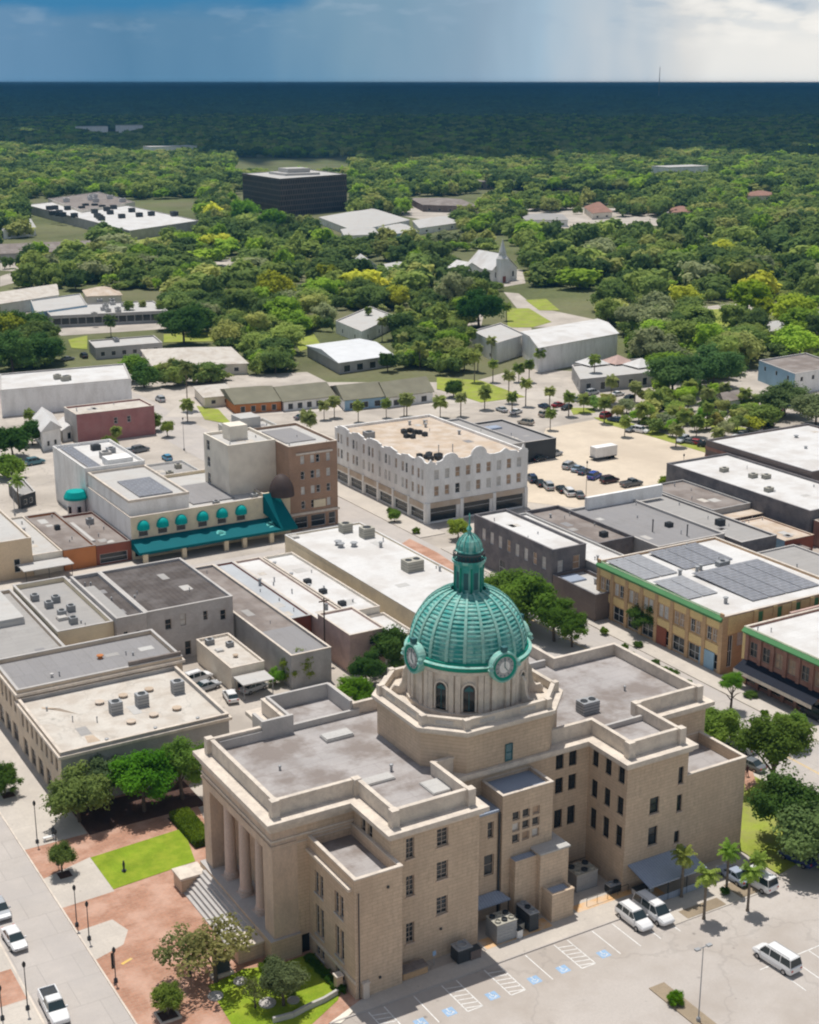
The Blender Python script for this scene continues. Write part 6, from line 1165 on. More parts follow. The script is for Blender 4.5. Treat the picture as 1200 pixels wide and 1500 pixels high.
FR = [frond_mesh('palm_fronds', s) for s in (1, 2, 3)]; FRN = [frond_mesh('palm_fronds', s, 40, 1.0, .14) for s in (4, 5, 6)]
g = MB()
for k in range(10): g.tube((0, 0, k / 10), (0, 0, (k + 1) / 10), .055 if k else .075, .048, 8)
PT = bpy.data.meshes.new('palm_trunk'); PT.from_pydata(g.v, [], g.f); PT.materials.append(M['palm_bark']); PT.update()
def palm(x, y, h, r, label, group=None, col=(.13, .18, .035), seed=0, z=.1):
    col = tuple(v * 1.5 for v in col)
    T = bpy.data.objects.new('palm_tree', None); COL.objects.link(T); T.location = (x, y, z); T.rotation_euler = (0, 0, seed * 1.7); tag(T, label, 'palm', group)
    t = bpy.data.objects.new('trunk', PT); COL.objects.link(t); t.parent = T; t.scale = (h * .5 if h < 5 else 3.0,) * 2 + (h,)
    c = bpy.data.objects.new('crown', (FR if group else FRN)[seed % 3]); COL.objects.link(c); c.parent = T; c.location = (0, 0, h - .05); c.scale = (r, r, r * .95); c.color = (*col, 1); return T
palm(*G(1031, 1347), 5.6, 1.75, 'palm with a bright crown standing out in the car park bed', col=(.14, .19, .04), seed=0)
palm(*G(998, 1315), 5.4, 1.7, 'palm with yellowing leaves in front of the blue canopy', col=(.20, .22, .05), seed=1)
palm(*G(1064, 1305), 5.2, 1.55, 'palm close to the tan wall corner behind the other palms', col=(.12, .20, .03), seed=2)
palm(*G(1095, 1335), 5.0, 1.6, 'palm over the white van at the car park edge', col=(.15, .22, .04), seed=0)
palm(*G(1110, 1300), 3.6, 1.4, 'short palm between the white van and the east lawn', col=(.15, .21, .04), seed=1)
palm(*G(28, 745), 6.5, 2.2, 'palm rising from the yard of the dark kiosk at far left', col=(.14, .2, .04), seed=2)
palm(*G(275, 600), 12, 3.2, 'tall single palm by the wide beige hipped house', col=(.10, .12, .04), seed=0); palm(*G(163, 494), 6, 3.4, 'short palm in front of the long dark glazed front', col=(.07, .10, .03), seed=1)
row_p = [(44, 628), (172, 655), (275, 618), (30 + 420, 632), (475, 615), (490, 612), (566, 612), (592, 610), (645, 612), (675, 610), (710, 600), (722, 560), (760, 560), (750, 608), (805, 600), (833, 610), (775, 560), (790, 545), (695, 560), (640, 540), (596, 610),
         (525, 618), (745, 590), (870, 565), (885, 620), (915, 640), (990, 655), (1050, 665), (960, 600), (1010, 590), (1035, 600), (1060, 595), (1090, 600), (895, 590), (940, 628), (1020, 640), (806, 630), (770, 655 - 60), (930, 590), (855, 605), (690, 520), (720, 530), (560, 500), (590, 520),
         (604, 488), (625, 470), (650, 505), (585, 480), (560, 470), (540, 478), (700, 545), (742, 470), (615, 540), (190, 470), (210, 465), (235, 468), (150, 440), (170, 440), (985, 625), (1000, 640), (455, 640), (672, 545), (655, 540), (1035, 628)]
rr = random.Random(31); PALMS = []
for k, (px, py) in enumerate(row_p):
    x, y = G(px, py); hh = rr.uniform(4.5, 8.5) if py < 600 else rr.uniform(4.0, 6.0); PALMS.append((palm(x, y, hh, rr.uniform(1.9, 2.7), 'x', 'palms of the streets and parking areas beyond the blocks', rr.choice([(.16, .19, .05), (.13, .17, .04), (.18, .20, .07)]), k), px, py))

# ---------------------------------------------------------------- woodland beyond the town
def in_poly(x, y, p):
    c = False
    for i in range(len(p)):
        x0, y0 = p[i - 1]; x1, y1 = p[i]
        if (y0 > y) != (y1 > y) and x < (x1 - x0) * (y - y0) / (y1 - y0) + x0: c = not c
    return c
# stretches of the photograph that are wooded: (outline, how many trees, crown radius, height)
ZONES = [([(0, 470), (80, 470), (90, 530), (70, 560), (0, 560)], 6, 6, 9),
         ([(240, 385), (330, 430), (380, 440), (470, 460), (490, 500), (440, 540), (400, 555), (370, 520), (260, 500), (240, 470)], 44, 6.5, 9),
         ([(250, 345), (350, 340), (500, 360), (680, 360), (680, 450), (500, 460), (470, 450), (350, 430), (330, 400), (245, 380)], 62, 7.5, 11),
         ([(100, 375), (300, 370), (320, 440), (240, 450), (170, 420), (100, 420)], 30, 7, 10),
         ([(40, 370), (110, 375), (120, 425), (30, 425)], 9, 7, 11),
         ([(500, 440), (690, 455), (660, 540), (590, 545), (500, 460)], 24, 5.5, 8),
         ([(760, 350), (1200, 330), (1200, 450), (1080, 440), (960, 450), (900, 460), (810, 440), (770, 400)], 95, 8.0, 12),
         ([(860, 470), (1000, 465), (1130, 490), (1200, 500), (1200, 530), (1110, 525), (1060, 560), (960, 560), (920, 520), (910, 490)], 30, 7, 10),
         ([(240, 540), (300, 540), (420, 520), (460, 550), (440, 565), (340, 560), (240, 570)], 14, 4.5, 6),
         ([(640, 545), (760, 530), (780, 555), (640, 560)], 6, 4, 6), ([(690, 420), (760, 415), (745, 450), (690, 450)], 3, 6, 9),
         ([(960, 600), (1160, 590), (1120, 640), (1000, 650), (900, 620)], 20, 3.0, 3.8), ([(830, 560), (960, 565), (1080, 590), (960, 600)], 10, 3.2, 4.5),
         ([(0, 340), (80, 345), (180, 350), (180, 372), (0, 366)], 14, 8, 11), ([(180, 345), (345, 345), (345, 375), (260, 380)], 12, 8, 11)]
BLOCK = [(335, 550, 640, 612), (425, 492, 580, 548), (485, 455, 582, 505), (690, 478, 912, 552), (640, 553, 775, 592), (840, 535, 962, 575), (1108, 530, 1200, 580), (670, 370, 768, 418), (512, 380, 560, 402), (462, 318, 672, 352),
         (340, 240, 520, 322), (36, 292, 296, 344), (0, 350, 140, 372), (0, 425, 248, 492), (128, 498, 242, 522), (205, 515, 366, 545), (120, 426, 182, 442), (0, 540, 195, 600), (185, 345, 245, 365), (312, 388, 352, 418), (742, 448, 815, 482), (150, 335, 235, 350),
         (240, 485, 330, 502), (90, 492, 130, 530), (690, 258, 965, 282), (1170, 455, 1200, 490), (760, 312, 835, 336), (730, 425, 880, 482), (1105, 475, 1165, 488), (850, 303, 902, 330), (595, 288, 705, 306), (975, 306, 1020, 320), (1088, 283, 1140, 296), (830, 318, 985, 332), (560, 388, 610, 402), (1020, 455, 1080, 485)]
rng = np.random.default_rng(12); cand = []
names = list(GREENS); pw_ = [.16, .25, .24, .12, .10, .08, .05]
for zi, (poly, n_, rad, hh) in enumerate(ZONES):
    xs = [p[0] for p in poly]; ys = [p[1] for p in poly]; got = 0; tr = 0
    while got < n_ and tr < n_ * 60:
        tr += 1; px = rng.uniform(min(xs), max(xs)); py = rng.uniform(min(ys), max(ys))
        if not in_poly(px, py, poly): continue
        if any(b[0] < px < b[2] and b[1] < py < b[3] + 9 for b in BLOCK): continue
        x, y = G(px, py); r_ = rad * rng.uniform(.72, 1.3)
        if any((x - c[0]) ** 2 + (y - c[1]) ** 2 < (.78 * (r_ + c[2])) ** 2 for c in cand): continue
        cand.append((x, y, r_, hh * rng.uniform(.8, 1.25), px, py, names[rng.choice(7, p=pw_)])); got += 1
# further wood between 700 m and 1.5 km: many more trees, only the largest in view stay individuals
def ground_ok(x, y):
    px, py, d = PJ(x, y, 0)
    if not (-420 < px < 1620) or d < 0: return None
    for b in BLOCK:
        if b[0] < px < b[2] and b[1] < py < b[3] + (15 if b[3] < 345 else 5): return None
    return px, py
sc = []
def scatter(r0, r1, spacing, half=R(30)):
    area = half * (r1 ** 2 - r0 ** 2); n_ = int(area / spacing ** 2); rr_ = np.sqrt(rng.uniform(r0 ** 2, r1 ** 2, n_)); aa = YAW + rng.uniform(-half, half, n_)
    return np.stack([rr_ * np.sin(aa), rr_ * np.cos(aa)], 1)
for x, y in scatter(760, 1250, 12.5):
    q = ground_ok(x, y)
    if q is None or q[1] > 345: continue
    sc.append((x, y, rng.uniform(5.5, 9.5), rng.uniform(9, 14), q[0], q[1], names[rng.choice(7, p=pw_)]))
allc = sorted(cand + sc, key=lambda c: (not (-30 < c[4] < 1230), math.hypot(c[0], c[1]) / c[2]))
NIND = 232
ind, rest = allc[:NIND], allc[NIND:]
ind.sort(key=lambda c: (c[5] // 40, c[4]))
# landmarks name the trees standing round them
marks = [(t, *PJ(x, y, 0)[:2]) for t, x, y in [(w_, x, y) for w_, x, y in LAND]]
short = {'black office': (430, 290), 'white church': (725, 400), 'white roofed school': (160, 335), 'steep blue white house': (535, 398), 'white warehouse': (840, 530), 'metal shed': (510, 540), 'hipped beige house': (290, 540), 'long dark glazed front': (165, 480),
         'pale blue building': (1155, 560), 'patio restaurant': (900, 560), 'white hipped halls': (570, 345), 'long low brown hall': (820, 275), 'terracotta roofed house': (875, 315), 'bright field': (775, 465), 'tall yellow green tree': (1095, 460), 'curved lawn': (335, 405),
         'school lawn': (215, 350), 'olive roofed strip': (460, 590), 'round lawn': (700, 575), 'golden green tree': (400, 430), 'sandy lot': (920, 650), 'grey flat roofed house': (535, 480), 'brown orange roof': (150, 430), 'far parking area': (1040, 610), 'upper right wood corner': (1180, 350), 'lower right wood edge': (1130, 505),
         'right hand wood centre': (950, 400), 'big round dark tree': (700, 450)}
def where(px, py):
    w_, (mx_, my_) = min(short.items(), key=lambda kv: (kv[1][0] - px) ** 2 + ((kv[1][1] - py) * 2.2) ** 2); dx, dy = px - mx_, py - my_
    if abs(dy) * 2 > abs(dx): rel = 'behind' if dy < 0 else 'in front of'
    else: rel = 'left of' if dx < 0 else 'right of'
    return w_, rel
ORD = ['first', 'second', 'third', 'fourth', 'fifth', 'sixth', 'seventh', 'eighth', 'ninth', 'tenth', 'eleventh', 'twelfth', 'thirteenth', 'fourteenth', 'fifteenth', 'sixteenth']
cl = {}
for i, c in enumerate(ind):
    w_, rel = where(c[4], c[5]); s_ = 'large' if c[2] > 8.2 else 'small' if c[2] < 5 else 'medium'; cl.setdefault((s_, c[6], rel, w_), []).append(i)
labels = {}
for (s_, col_, rel, w_), ids in cl.items():
    ids.sort(key=lambda i: ind[i][4]); k = len(ids)
    for j, i in enumerate(ids):
        base = f'{s_} {col_} tree {rel} the {w_}'
        labels[i] = base if k == 1 else base + (f', {"left" if j == 0 else "right"} one' if k == 2 else f', {ORD[min(j, 15)]} from left')
for i, c in enumerate(ind):
    d = math.hypot(c[0], c[1]); kind = 'mid' if d < 620 else 'far'
    jit = 1 + .18 * math.sin(i * 12.9898); base = GREENS[c[6]]
    tree(c[0], c[1], c[2], c[3], labels[i], tuple(v * jit for v in base), kind, 'trees of the wood beyond the town', seed=i)
pt = sorted([(905, 612), (918, 606), (935, 618), (948, 612), (962, 628), (975, 632), (985, 640), (1000, 622), (1018, 632), (1030, 618), (1048, 628), (1062, 640), (1080, 632), (1095, 612), (990, 608), (1008, 602), (1060, 606), (1078, 598), (870, 600), (890, 596), (1040, 590), (1110, 600), (1128, 612), (955, 598)])
for i, (px, py) in enumerate(pt):
    x, y = G(px, py); tree(x, y, rng.uniform(2.2, 3.3), rng.uniform(3.4, 4.8), f'small tree of the parking islands beyond the sandy lot, {["first", "second", "third", "fourth", "fifth", "sixth"][i % 6]} of the {["left hand", "middle left", "middle right", "right hand"][i // 6]} ones', tuple(v * rng.uniform(.9, 1.2) for v in GREENS[names[[2, 3, 3, 4, 5][i % 5]]]), 'mid', 'small trees on the parking islands', seed=i + 3)
cl = {}
for i, (o, px, py) in enumerate(PALMS):
    w_, rel = where(px, py); hgt = 'tall' if o.children and 0 else ''; cl.setdefault((rel, w_), []).append(i)
for (rel, w_), ids in cl.items():
    ids.sort(key=lambda i: PALMS[i][1]); k = len(ids)
    for j, i in enumerate(ids):
        base = f'slim palm {rel} the {w_}'; PALMS[i][0]['label'] = base if k == 1 else base + (f', {"left" if j == 0 else "right"} one' if k == 2 else f', {ORD[min(j, 15)]} from left')

def gn_scatter(name, pts, scl, meshes, label, cols, seed=1):
    """one stuff object: a tree model on every point"""
    me = bpy.data.meshes.new(name); me.from_pydata([(x, y, z) for x, y, z in pts], [], [])
    a = me.attributes.new('scl', 'FLOAT_VECTOR', 'POINT'); a.data.foreach_set('vector', np.array(scl, float).ravel())
    o = bpy.data.objects.new(name, me); COL.objects.link(o); tag(o, label, 'wood', kind='stuff')
    src = []
    coll = bpy.data.collections.new(name + '_models')
    for i, (m_, c) in enumerate([(m_, c) for m_ in meshes for c in cols]):
        mc = m_.copy(); mc.materials.clear(); mc.materials.append(leafmat(name + '_leaf', col=c)); q = bpy.data.objects.new('tree_model', mc); coll.objects.link(q)
    ng = bpy.data.node_groups.new(name, 'GeometryNodeTree'); ng.interface.new_socket('Geometry', in_out='INPUT', socket_type='NodeSocketGeometry'); ng.interface.new_socket('Geometry', in_out='OUTPUT', socket_type='NodeSocketGeometry')
    n = ng.nodes; l = ng.links; gi = n.new('NodeGroupInput'); go = n.new('NodeGroupOutput'); mp = n.new('GeometryNodeMeshToPoints'); ip = n.new('GeometryNodeInstanceOnPoints'); ci = n.new('GeometryNodeCollectionInfo')
    ci.inputs['Collection'].default_value = coll; ci.inputs['Separate Children'].default_value = True; ci.inputs['Reset Children'].default_value = True
    ip.inputs['Pick Instance'].default_value = True; rv = n.new('FunctionNodeRandomValue'); rv.data_type = 'FLOAT_VECTOR'; rv.inputs['Max'].default_value = (0, 0, 6.28); rv.inputs['Seed'].default_value = seed
    na = n.new('GeometryNodeInputNamedAttribute'); na.data_type = 'FLOAT_VECTOR'; na.inputs['Name'].default_value = 'scl'
    ri = n.new('FunctionNodeRandomValue'); ri.data_type = 'INT'; ri.inputs['Min'].default_value = 0; ri.inputs['Max'].default_value = len(meshes) * len(cols) - 1; ri.inputs['Seed'].default_value = seed + 7
    l.new(gi.outputs[0], mp.inputs[0]); l.new(mp.outputs[0], ip.inputs['Points']); l.new(ci.outputs[0], ip.inputs['Instance']); l.new(rv.outputs[0], ip.inputs['Rotation']); l.new(na.outputs[0], ip.inputs['Scale'])
    ii = [s for s in ri.outputs if s.type == 'INT'][0]; l.new(ii, ip.inputs['Instance Index']); l.new(ip.outputs[0], go.inputs[0])
    md = o.modifiers.new('scatter', 'NODES'); md.node_group = ng; return o
cols = [GREENS['dark green'], GREENS['deep green'], GREENS['mid green'], GREENS['olive green'], GREENS['deep green'], GREENS['bright green'], GREENS['dark green'], GREENS['mid green']]
fill = []
for poly, n_, rad, hh in ZONES[:11] + ZONES[13:]:
    xs = [p[0] for p in poly]; ys = [p[1] for p in poly]
    for _ in range(n_ * 9):
        px = rng.uniform(min(xs), max(xs)); py = rng.uniform(min(ys), max(ys))
        if not in_poly(px, py, poly) or any(b[0] - 3 < px < b[2] + 3 and b[1] < py < b[3] + 8 for b in BLOCK): continue
        x, y = G(px, py); fill.append((x, y, rng.uniform(2.2, 4.4), rng.uniform(3.0, 6.5)))
for x, y in scatter(560, 1250, 13):
    q = ground_ok(x, y)
    if q is None or q[1] > 420 or (q[1] > 345 and rng.random() < .35): continue
    fill.append((x, y, rng.uniform(3, 6), rng.uniform(4.5, 9)))
P_ = [(c[0], c[1], c[3] * .5) for c in list(rest) + fill]; S_ = [(c[2], c[2], c[3] * .62) for c in list(rest) + fill]
gn_scatter('middle_woodland', P_, S_, CROWNS['far'], 'green tree cover thickening beyond the town buildings', cols)
far = scatter(1250, 3900, 14.5); keep = []
for x, y in far:
    q = PJ(x, y, 0)
    if not (-500 < q[0] < 1700): continue
    if any(b[0] < q[0] < b[2] and b[1] < q[1] < b[3] + 2 for b in ((340, 232, 520, 262), (130, 192, 205, 202))): continue
    keep.append((x, y))
nk = len(keep); hs_ = rng.uniform(9, 16, nk); rs_ = rng.uniform(7.5, 11.5, nk)
gn_scatter('distant_woodland', [(x, y, h * .5) for (x, y), h in zip(keep, hs_)], [(r_, r_, h * .62) for r_, h in zip(rs_, hs_)], CROWNS['far'][:3], 'dense dark forest covering the plain towards the horizon', cols, 5)
# canopy of the plain from 3.6 km to the horizon, a lumpy surface growing coarser with distance
nr, na_ = 330, 520; r_ = 3600 * (70000 / 3600) ** (np.arange(nr) / (nr - 1)); a_ = YAW + np.linspace(-R(34), R(34), na_); RR, AA = np.meshgrid(r_, a_, indexing='ij')
rg2 = np.random.default_rng(4); Z = 11 + rg2.normal(size=RR.shape) * 2.6 * np.clip(RR / 3600, 1, 2.2); Z += 5 * np.sin(RR * .004 + AA * 60) * np.sin(AA * 140 + RR * .0013); Z[0] = 2
V = np.stack([RR * np.sin(AA), RR * np.cos(AA), np.clip(Z, 3, 26)], -1).reshape(-1, 3); idx = np.arange(nr * na_).reshape(nr, na_)
F = np.stack([idx[:-1, :-1], idx[:-1, 1:], idx[1:, 1:], idx[1:, :-1]], -1).reshape(-1, 4)
me = bpy.data.meshes.new('forest_canopy'); me.from_pydata(V.tolist(), [], F.tolist()); mk('canopy', (.10, .15, .06), var=.45, scale=.004, fine=.03, fine_amt=.4, stain=(.095, .125, .045), stain_amt=.5, stain_scale=.0022); me.materials.append(M['canopy']); me.update()
fc = bpy.data.objects.new('forest_canopy', me); COL.objects.link(fc); tag(fc, 'unbroken forest running to the horizon', 'forest', kind='stuff')
# storm cloud: a thick slab of cloud high over the far plain, whose shadow darkens the forest
nu, nv_ = 260, 60; rg3 = np.random.default_rng(9)
def ns_(u, v): return math.sin(u * 3.1 + 1.7 * math.sin(v * 2.3)) * .5 + math.sin(u * 7.7 + v * 5.1) * .3 + math.sin(u * 17 - v * 11) * .15
top = []; bot = []
for i in range(nu):
    for j in range(nv_):
        s = i / (nu - 1); t = j / (nv_ - 1); ang = YAW + R(-62 + 124 * s); a0 = (s - .5) * 124
        near = float(np.interp(a0, [-62, -16, -11, -8, -2.6, 2, 8, 13, 62], [3900, 3500, 2700, 2480, 2480, 2680, 2700, 2900, 3600])) + 100 * math.sin(a0 * 1.9) + 80 * math.sin(a0 * 4.3 + 1)
        farr = 48500 + 900 * math.sin(a0 * .7)
        r_c = near + (farr - near) * t; edge = min(1, min(t, 1 - t) * 9) * min(1, min(s, 1 - s) * 12); zz = 2600
        k = 60 * ns_(ang * 14, r_c * .0011)
        bot.append((r_c * math.sin(ang), r_c * math.cos(ang), zz + 10 + k * .7 * edge + 120 * (1 - edge))); top.append((r_c * math.sin(ang), r_c * math.cos(ang), zz + 140 + 900 * edge ** .5 + 3 * k * edge))
nn_ = nu * nv_; F = []
for i in range(nu - 1):
    for j in range(nv_ - 1):
        a = i * nv_ + j; b = a + nv_; F += [(a, a + 1, b + 1, b), (nn_ + a, nn_ + b, nn_ + b + 1, nn_ + a + 1)]
for i in range(nu - 1):
    for j in (0, nv_ - 1): a = i * nv_ + j; b = a + nv_; F.append((a, b, nn_ + b, nn_ + a))
for j in range(nv_ - 1):
    for i in (0, nu - 1): a = i * nv_ + j; F.append((a, a + 1, nn_ + a + 1, nn_ + a))
me = bpy.data.meshes.new('storm_cloud'); me.from_pydata(bot + top, [], F); me.materials.append(M['cloud']); me.polygons.foreach_set('use_smooth', [True] * len(F)); me.update()
o = bpy.data.objects.new('storm_cloud', me); COL.objects.link(o); tag(o, 'storm cloud deck whose shadow darkens the far forest', 'cloud', kind='stuff')

for i, (dd, aa, rr_) in enumerate(((2900, -13, 150), (2560, -5, 90), (2640, 3.5, 90), (2800, 11, 130), (3200, -17, 200), (2600, 7.5, 80))):  # unseen cloud scraps added to dapple the near edge of the cloud shadow
    iv = []; nn2 = 14
    for j in range(8):
        for k in range(nn2):
            ph = math.pi * j / 7; th = 2 * math.pi * k / nn2; q = rr_ * (1 + .25 * math.sin(3 * th + i) + .12 * math.sin(7 * th)); a_c = YAW + R(aa)
            iv.append((dd * math.sin(a_c) + q * math.sin(ph) * math.cos(th), dd * math.cos(a_c) + q * 1.6 * math.sin(ph) * math.sin(th), 2650 + 60 * math.cos(ph)))
    me = bpy.data.meshes.new('added_shade_cloud'); me.from_pydata(iv, [], [(j * nn2 + k, j * nn2 + (k + 1) % nn2, (j + 1) * nn2 + (k + 1) % nn2, (j + 1) * nn2 + k) for j in range(7) for k in range(nn2)]); me.materials.append(M['cloud'])
    o = bpy.data.objects.new('added_shade_cloud', me); COL.objects.link(o); tag(o, 'unseen ragged cloud scrap added to dapple the storm shadow edge', 'cloud', 'unseen clouds added for shade', kind='stuff')

# ---------------------------------------------------------------- vehicles
def car_model(kind, name, label, group=None):
    L_, W_, H_ = {'sedan': (4.7, 1.82, 1.45), 'suv': (4.9, 1.95, 1.82), 'van': (5.5, 2.0, 2.0), 'pickup': (5.8, 2.0, 1.85), 'hatch': (4.3, 1.8, 1.5)}[kind]
    T = thing(name, label, {'sedan': 'car', 'suv': 'car', 'van': 'van', 'pickup': 'pickup truck', 'hatch': 'car'}[kind], (0, 0, 0), group, True); hw = W_ / 2
    def loft(secs, mi=0, cap=True):             # secs: (x, half width, z0, z1, top half width)
        g = MB(); k = 8
        for x, w, z0, z1, tw in secs: g.v += [(x, -w * .9, z0), (x, -w, z0 + .18), (x, -w, z0 + (z1 - z0) * .62), (x, -tw, z1), (x, tw, z1), (x, w, z0 + (z1 - z0) * .62), (x, w, z0 + .18), (x, w * .9, z0)]
        n = len(secs)
        for i in range(n - 1):
            for j in range(k): q = (j + 1) % k; g.f.append((i * k + q, i * k + j, (i + 1) * k + j, (i + 1) * k + q)); g.m.append(mi)
        g.f += [tuple(range(k)), tuple((n - 1) * k + j for j in range(k - 1, -1, -1))]; g.m += [mi, mi]; return g
    h = L_ / 2; belt = {'sedan': .92, 'suv': 1.08, 'van': 1.1, 'pickup': 1.1, 'hatch': .95}[kind]
    if kind == 'pickup':
        g = loft([(-h, hw * .93, .42, 1.08, hw * .9), (-h + .1, hw, .3, 1.12, hw * .92), (-.55, hw, .28, 1.12, hw * .92), (h - 1.5, hw, .28, 1.12, hw * .92), (h - .4, hw * .97, .3, 1.02, hw * .82), (h - .05, hw * .86, .42, .85, hw * .76), (h, hw * .8, .45, .75, hw * .7)])
        b = part('body', g, 'car_paint', T); part('load_bed', MB().box(-h + .18, -hw * .78, 1.10, -.75, hw * .78, 1.135), 'metal_dark', b); g = MB(); g.ring([(-h + .1, -hw * .9), (-.62, -hw * .9), (-.62, hw * .9), (-h + .1, hw * .9)], [(-h + .2, -hw * .78), (-.74, -hw * .78), (-.74, hw * .78), (-h + .2, hw * .78)], 1.1, 1.3); part('bed_wall', g, 'car_paint', b)
        cab = [(-.65, hw * .88, hw * .80), (-.5, hw * .88, hw * .76), (.75, hw * .88, hw * .76), (1.45, hw * .86, hw * .70)]; gx = (-.65, -.45, .7, 1.45)
    else:
        fh = {'sedan': .86, 'suv': 1.0, 'van': 1.02, 'hatch': .9}[kind]
        g = loft([(-h, hw * .84, .42, belt * .92, hw * .8), (-h + .12, hw * .96, .3, belt, hw * .88), (-h + .9, hw, .24, belt + .02, hw * .9), (h - 1.5, hw, .24, belt, hw * .9), (h - .5, hw * .96, .28, fh, hw * .8), (h - .08, hw * .84, .4, fh * .82, hw * .72), (h, hw * .76, .44, fh * .72, hw * .66)])
        b = part('body', g, 'car_paint', T); gx = {'sedan': (-h + .75, -h + 1.45, .35, 1.15), 'suv': (-h + .12, -h + .5, .45, 1.2), 'van': (-h + .12, -h + .35, 1.0, 1.75), 'hatch': (-h + .12, -h + .7, .35, 1.1)}[kind]
    rw = hw * .74; bw = hw * .88; zt = H_ - .04
    g = MB(); g.v = [(gx[0], -bw, belt), (gx[0], bw, belt), (gx[3], bw, belt), (gx[3], -bw, belt), (gx[1], -rw, zt), (gx[1], rw, zt), (gx[2], rw, zt), (gx[2], -rw, zt)]; g.f = [(1, 0, 4, 5), (3, 2, 6, 7), (0, 3, 7, 4), (2, 1, 5, 6)]; g.m = [0] * 4; part('glazing', g, 'car_glass', T)
    g = MB(); g.add([(gx[1] - .06, -rw - .03, zt - .05), (gx[2] + .06, -rw - .03, zt - .05), (gx[2] + .06, rw + .03, zt - .05), (gx[1] - .06, rw + .03, zt - .05), (gx[1] + .08, -rw + .12, H_), (gx[2] - .08, -rw + .12, H_), (gx[2] - .08, rw - .12, H_), (gx[1] + .08, rw - .12, H_)], [(4, 5, 6, 7), (0, 1, 5, 4), (1, 2, 6, 5), (2, 3, 7, 6), (3, 0, 4, 7)])
    for s in (-1, 1):
        nps = {'sedan': 1, 'suv': 2, 'van': 2, 'pickup': 1, 'hatch': 1}[kind]; L3 = lambda x, t: (x, s * (bw + (rw - bw) * t + .012), belt + (zt - belt) * t)
        for xa, xb in [(gx[0], gx[1]), (gx[3], gx[2])] + [((gx[0] + (gx[3] - gx[0]) * (i + 1) / (nps + 1)),) * 2 for i in range(nps)]: g.add([L3(xa - .05, 0), L3(xa + .05, 0), L3(xb + .05, 1), L3(xb - .05, 1)], [(0, 1, 2, 3) if s < 0 else (3, 2, 1, 0)])
    part('roof', g, 'car_paint', T)
    for s in (-1, 1):
        for x in (-h + .95, h - .95):
            g = MB(); g.tube((x, s * (hw - .2), .33), (x, s * (hw + .015), .33), .33, n=16); w = part('wheel', g, 'tyre', T); part('rim', MB().tube((x, s * (hw - .05), .33), (x, s * (hw + .03), .33), .2, n=10), 'rim', w)
        part('headlight', MB().box(h - .16, s * (hw * .62) - .18, .58, h - .01, s * (hw * .62) + .18, .74), 'lamp_clear', T); part('tail_light', MB().box(-h - .01, s * (hw * .7) - .14, .68, -h + .1, s * (hw * .7) + .14, .9), 'lamp_red', T)
        part('mirror', MB().box(gx[3] - .25, s * (bw + .12) - .1, belt + .02, gx[3] - .1, s * (bw + .12) + .1, belt + .18), 'car_paint', T)
    if kind in ('suv', 'van'):
        g = MB()
        for s in (-1, 1): g.tube((gx[1] + .2, s * rw * .85, H_ + .04), (gx[2] - .2, s * rw * .85, H_ + .04), .025, n=5)
        part('roof_rack', g, 'metal_grey', T)
    return T
WHITE = (.74, .74, .74); SILVER = (.42, .44, .46); GREY = (.16, .17, .18); BLACK = (.02, .022, .025); BLUE = (.02, .06, .32); DKBLUE = (.03, .05, .10); RED = (.30, .02, .03); TEAL = (.10, .22, .26); BEIGE = (.40, .36, .30)
MODELS = {}
def set_col(T, c):
    for ch in T.children_recursive:
        if ch.name.split('.')[0] in ('body', 'roof', 'mirror', 'bed_wall'): ch.color = (*c, 1)
def car(kind, x, y, ang, label, c, group=None, z=.06):
    if kind not in MODELS:
        T = car_model(kind, {'van': 'parked_van', 'pickup': 'pickup_truck'}.get(kind, 'parked_car'), label, group); bpy.context.view_layer.update(); remember(T); MODELS[kind] = T
        T.location = (x, y, z); T.rotation_euler = (0, 0, ang); set_col(T, c)
    else:
        T = dup(MODELS[kind], (x, y, z), ang, label, group, color=c, colorpart=('body', 'roof', 'mirror', 'bed_wall'))
        if not group and 'group' in T: del T['group']
    return T
PI = math.pi
car('van', *G(1137, 1412), R(94), 'white van parked alone in the middle of the car park', WHITE)
car('suv', *G(929, 1352), R(-90), 'white sport utility car, left of the two by the kerb', WHITE); car('van', *G(957, 1342), R(-90), 'white van, right of the two parked by the kerb', WHITE)
car('van', *G(1106, 1296), R(96), 'white van half hidden by palms at the car park edge', WHITE); car('sedan', *G(1075, 1288), R(90), 'pale blue car partly behind the palms and the canopy', (.35, .40, .5))
car('sedan', *G(1168, 1263), R(100), 'dark blue car in the shade of the spreading oak', (.03, .05, .18))
car('sedan', *G(22, 1382), R(-88), 'white sedan parked on the left side of the street', WHITE); car('pickup', *G(80, 1483), R(-92), 'white pickup truck with an open bed at the bottom left', WHITE); car('sedan', *G(0, 1338), R(-90), 'dark silver car cut by the left edge of the picture', SILVER)
car('suv', *G(290, 998), R(10), 'white car in the alley, upper of the two beside the cream annex', WHITE); car('sedan', *G(303, 1010), R(10), 'silver white car in the alley, lower of the two', SILVER); car('sedan', *G(372, 1012), R(15), 'pale car under the flat carport roof', SILVER); car('hatch', *G(338, 1025), R(80), 'light car behind the raised roof court of the courthouse', WHITE)
car('sedan', *G(1098, 1125), R(100), 'dark grey car on the east street in the tree shade', GREY); car('suv', *G(1086, 1098), R(95), 'silver car parked close to the east wing of the courthouse', SILVER)
car('suv', *G(1195, 1052), R(90), 'black car parked at the right edge before the brick corner shop', BLACK); car('sedan', *G(795, 898), R(95), 'light car on the east street near the big tree', SILVER)
lot = [('suv', 779, 713, 'dark blue grey', DKBLUE), ('sedan', 791, 719, 'black', BLACK), ('suv', 803, 724, 'silver', SILVER), ('sedan', 822, 728, 'black', BLACK), ('suv', 833, 733, 'white', WHITE), ('sedan', 848, 736, 'dark grey', GREY)]
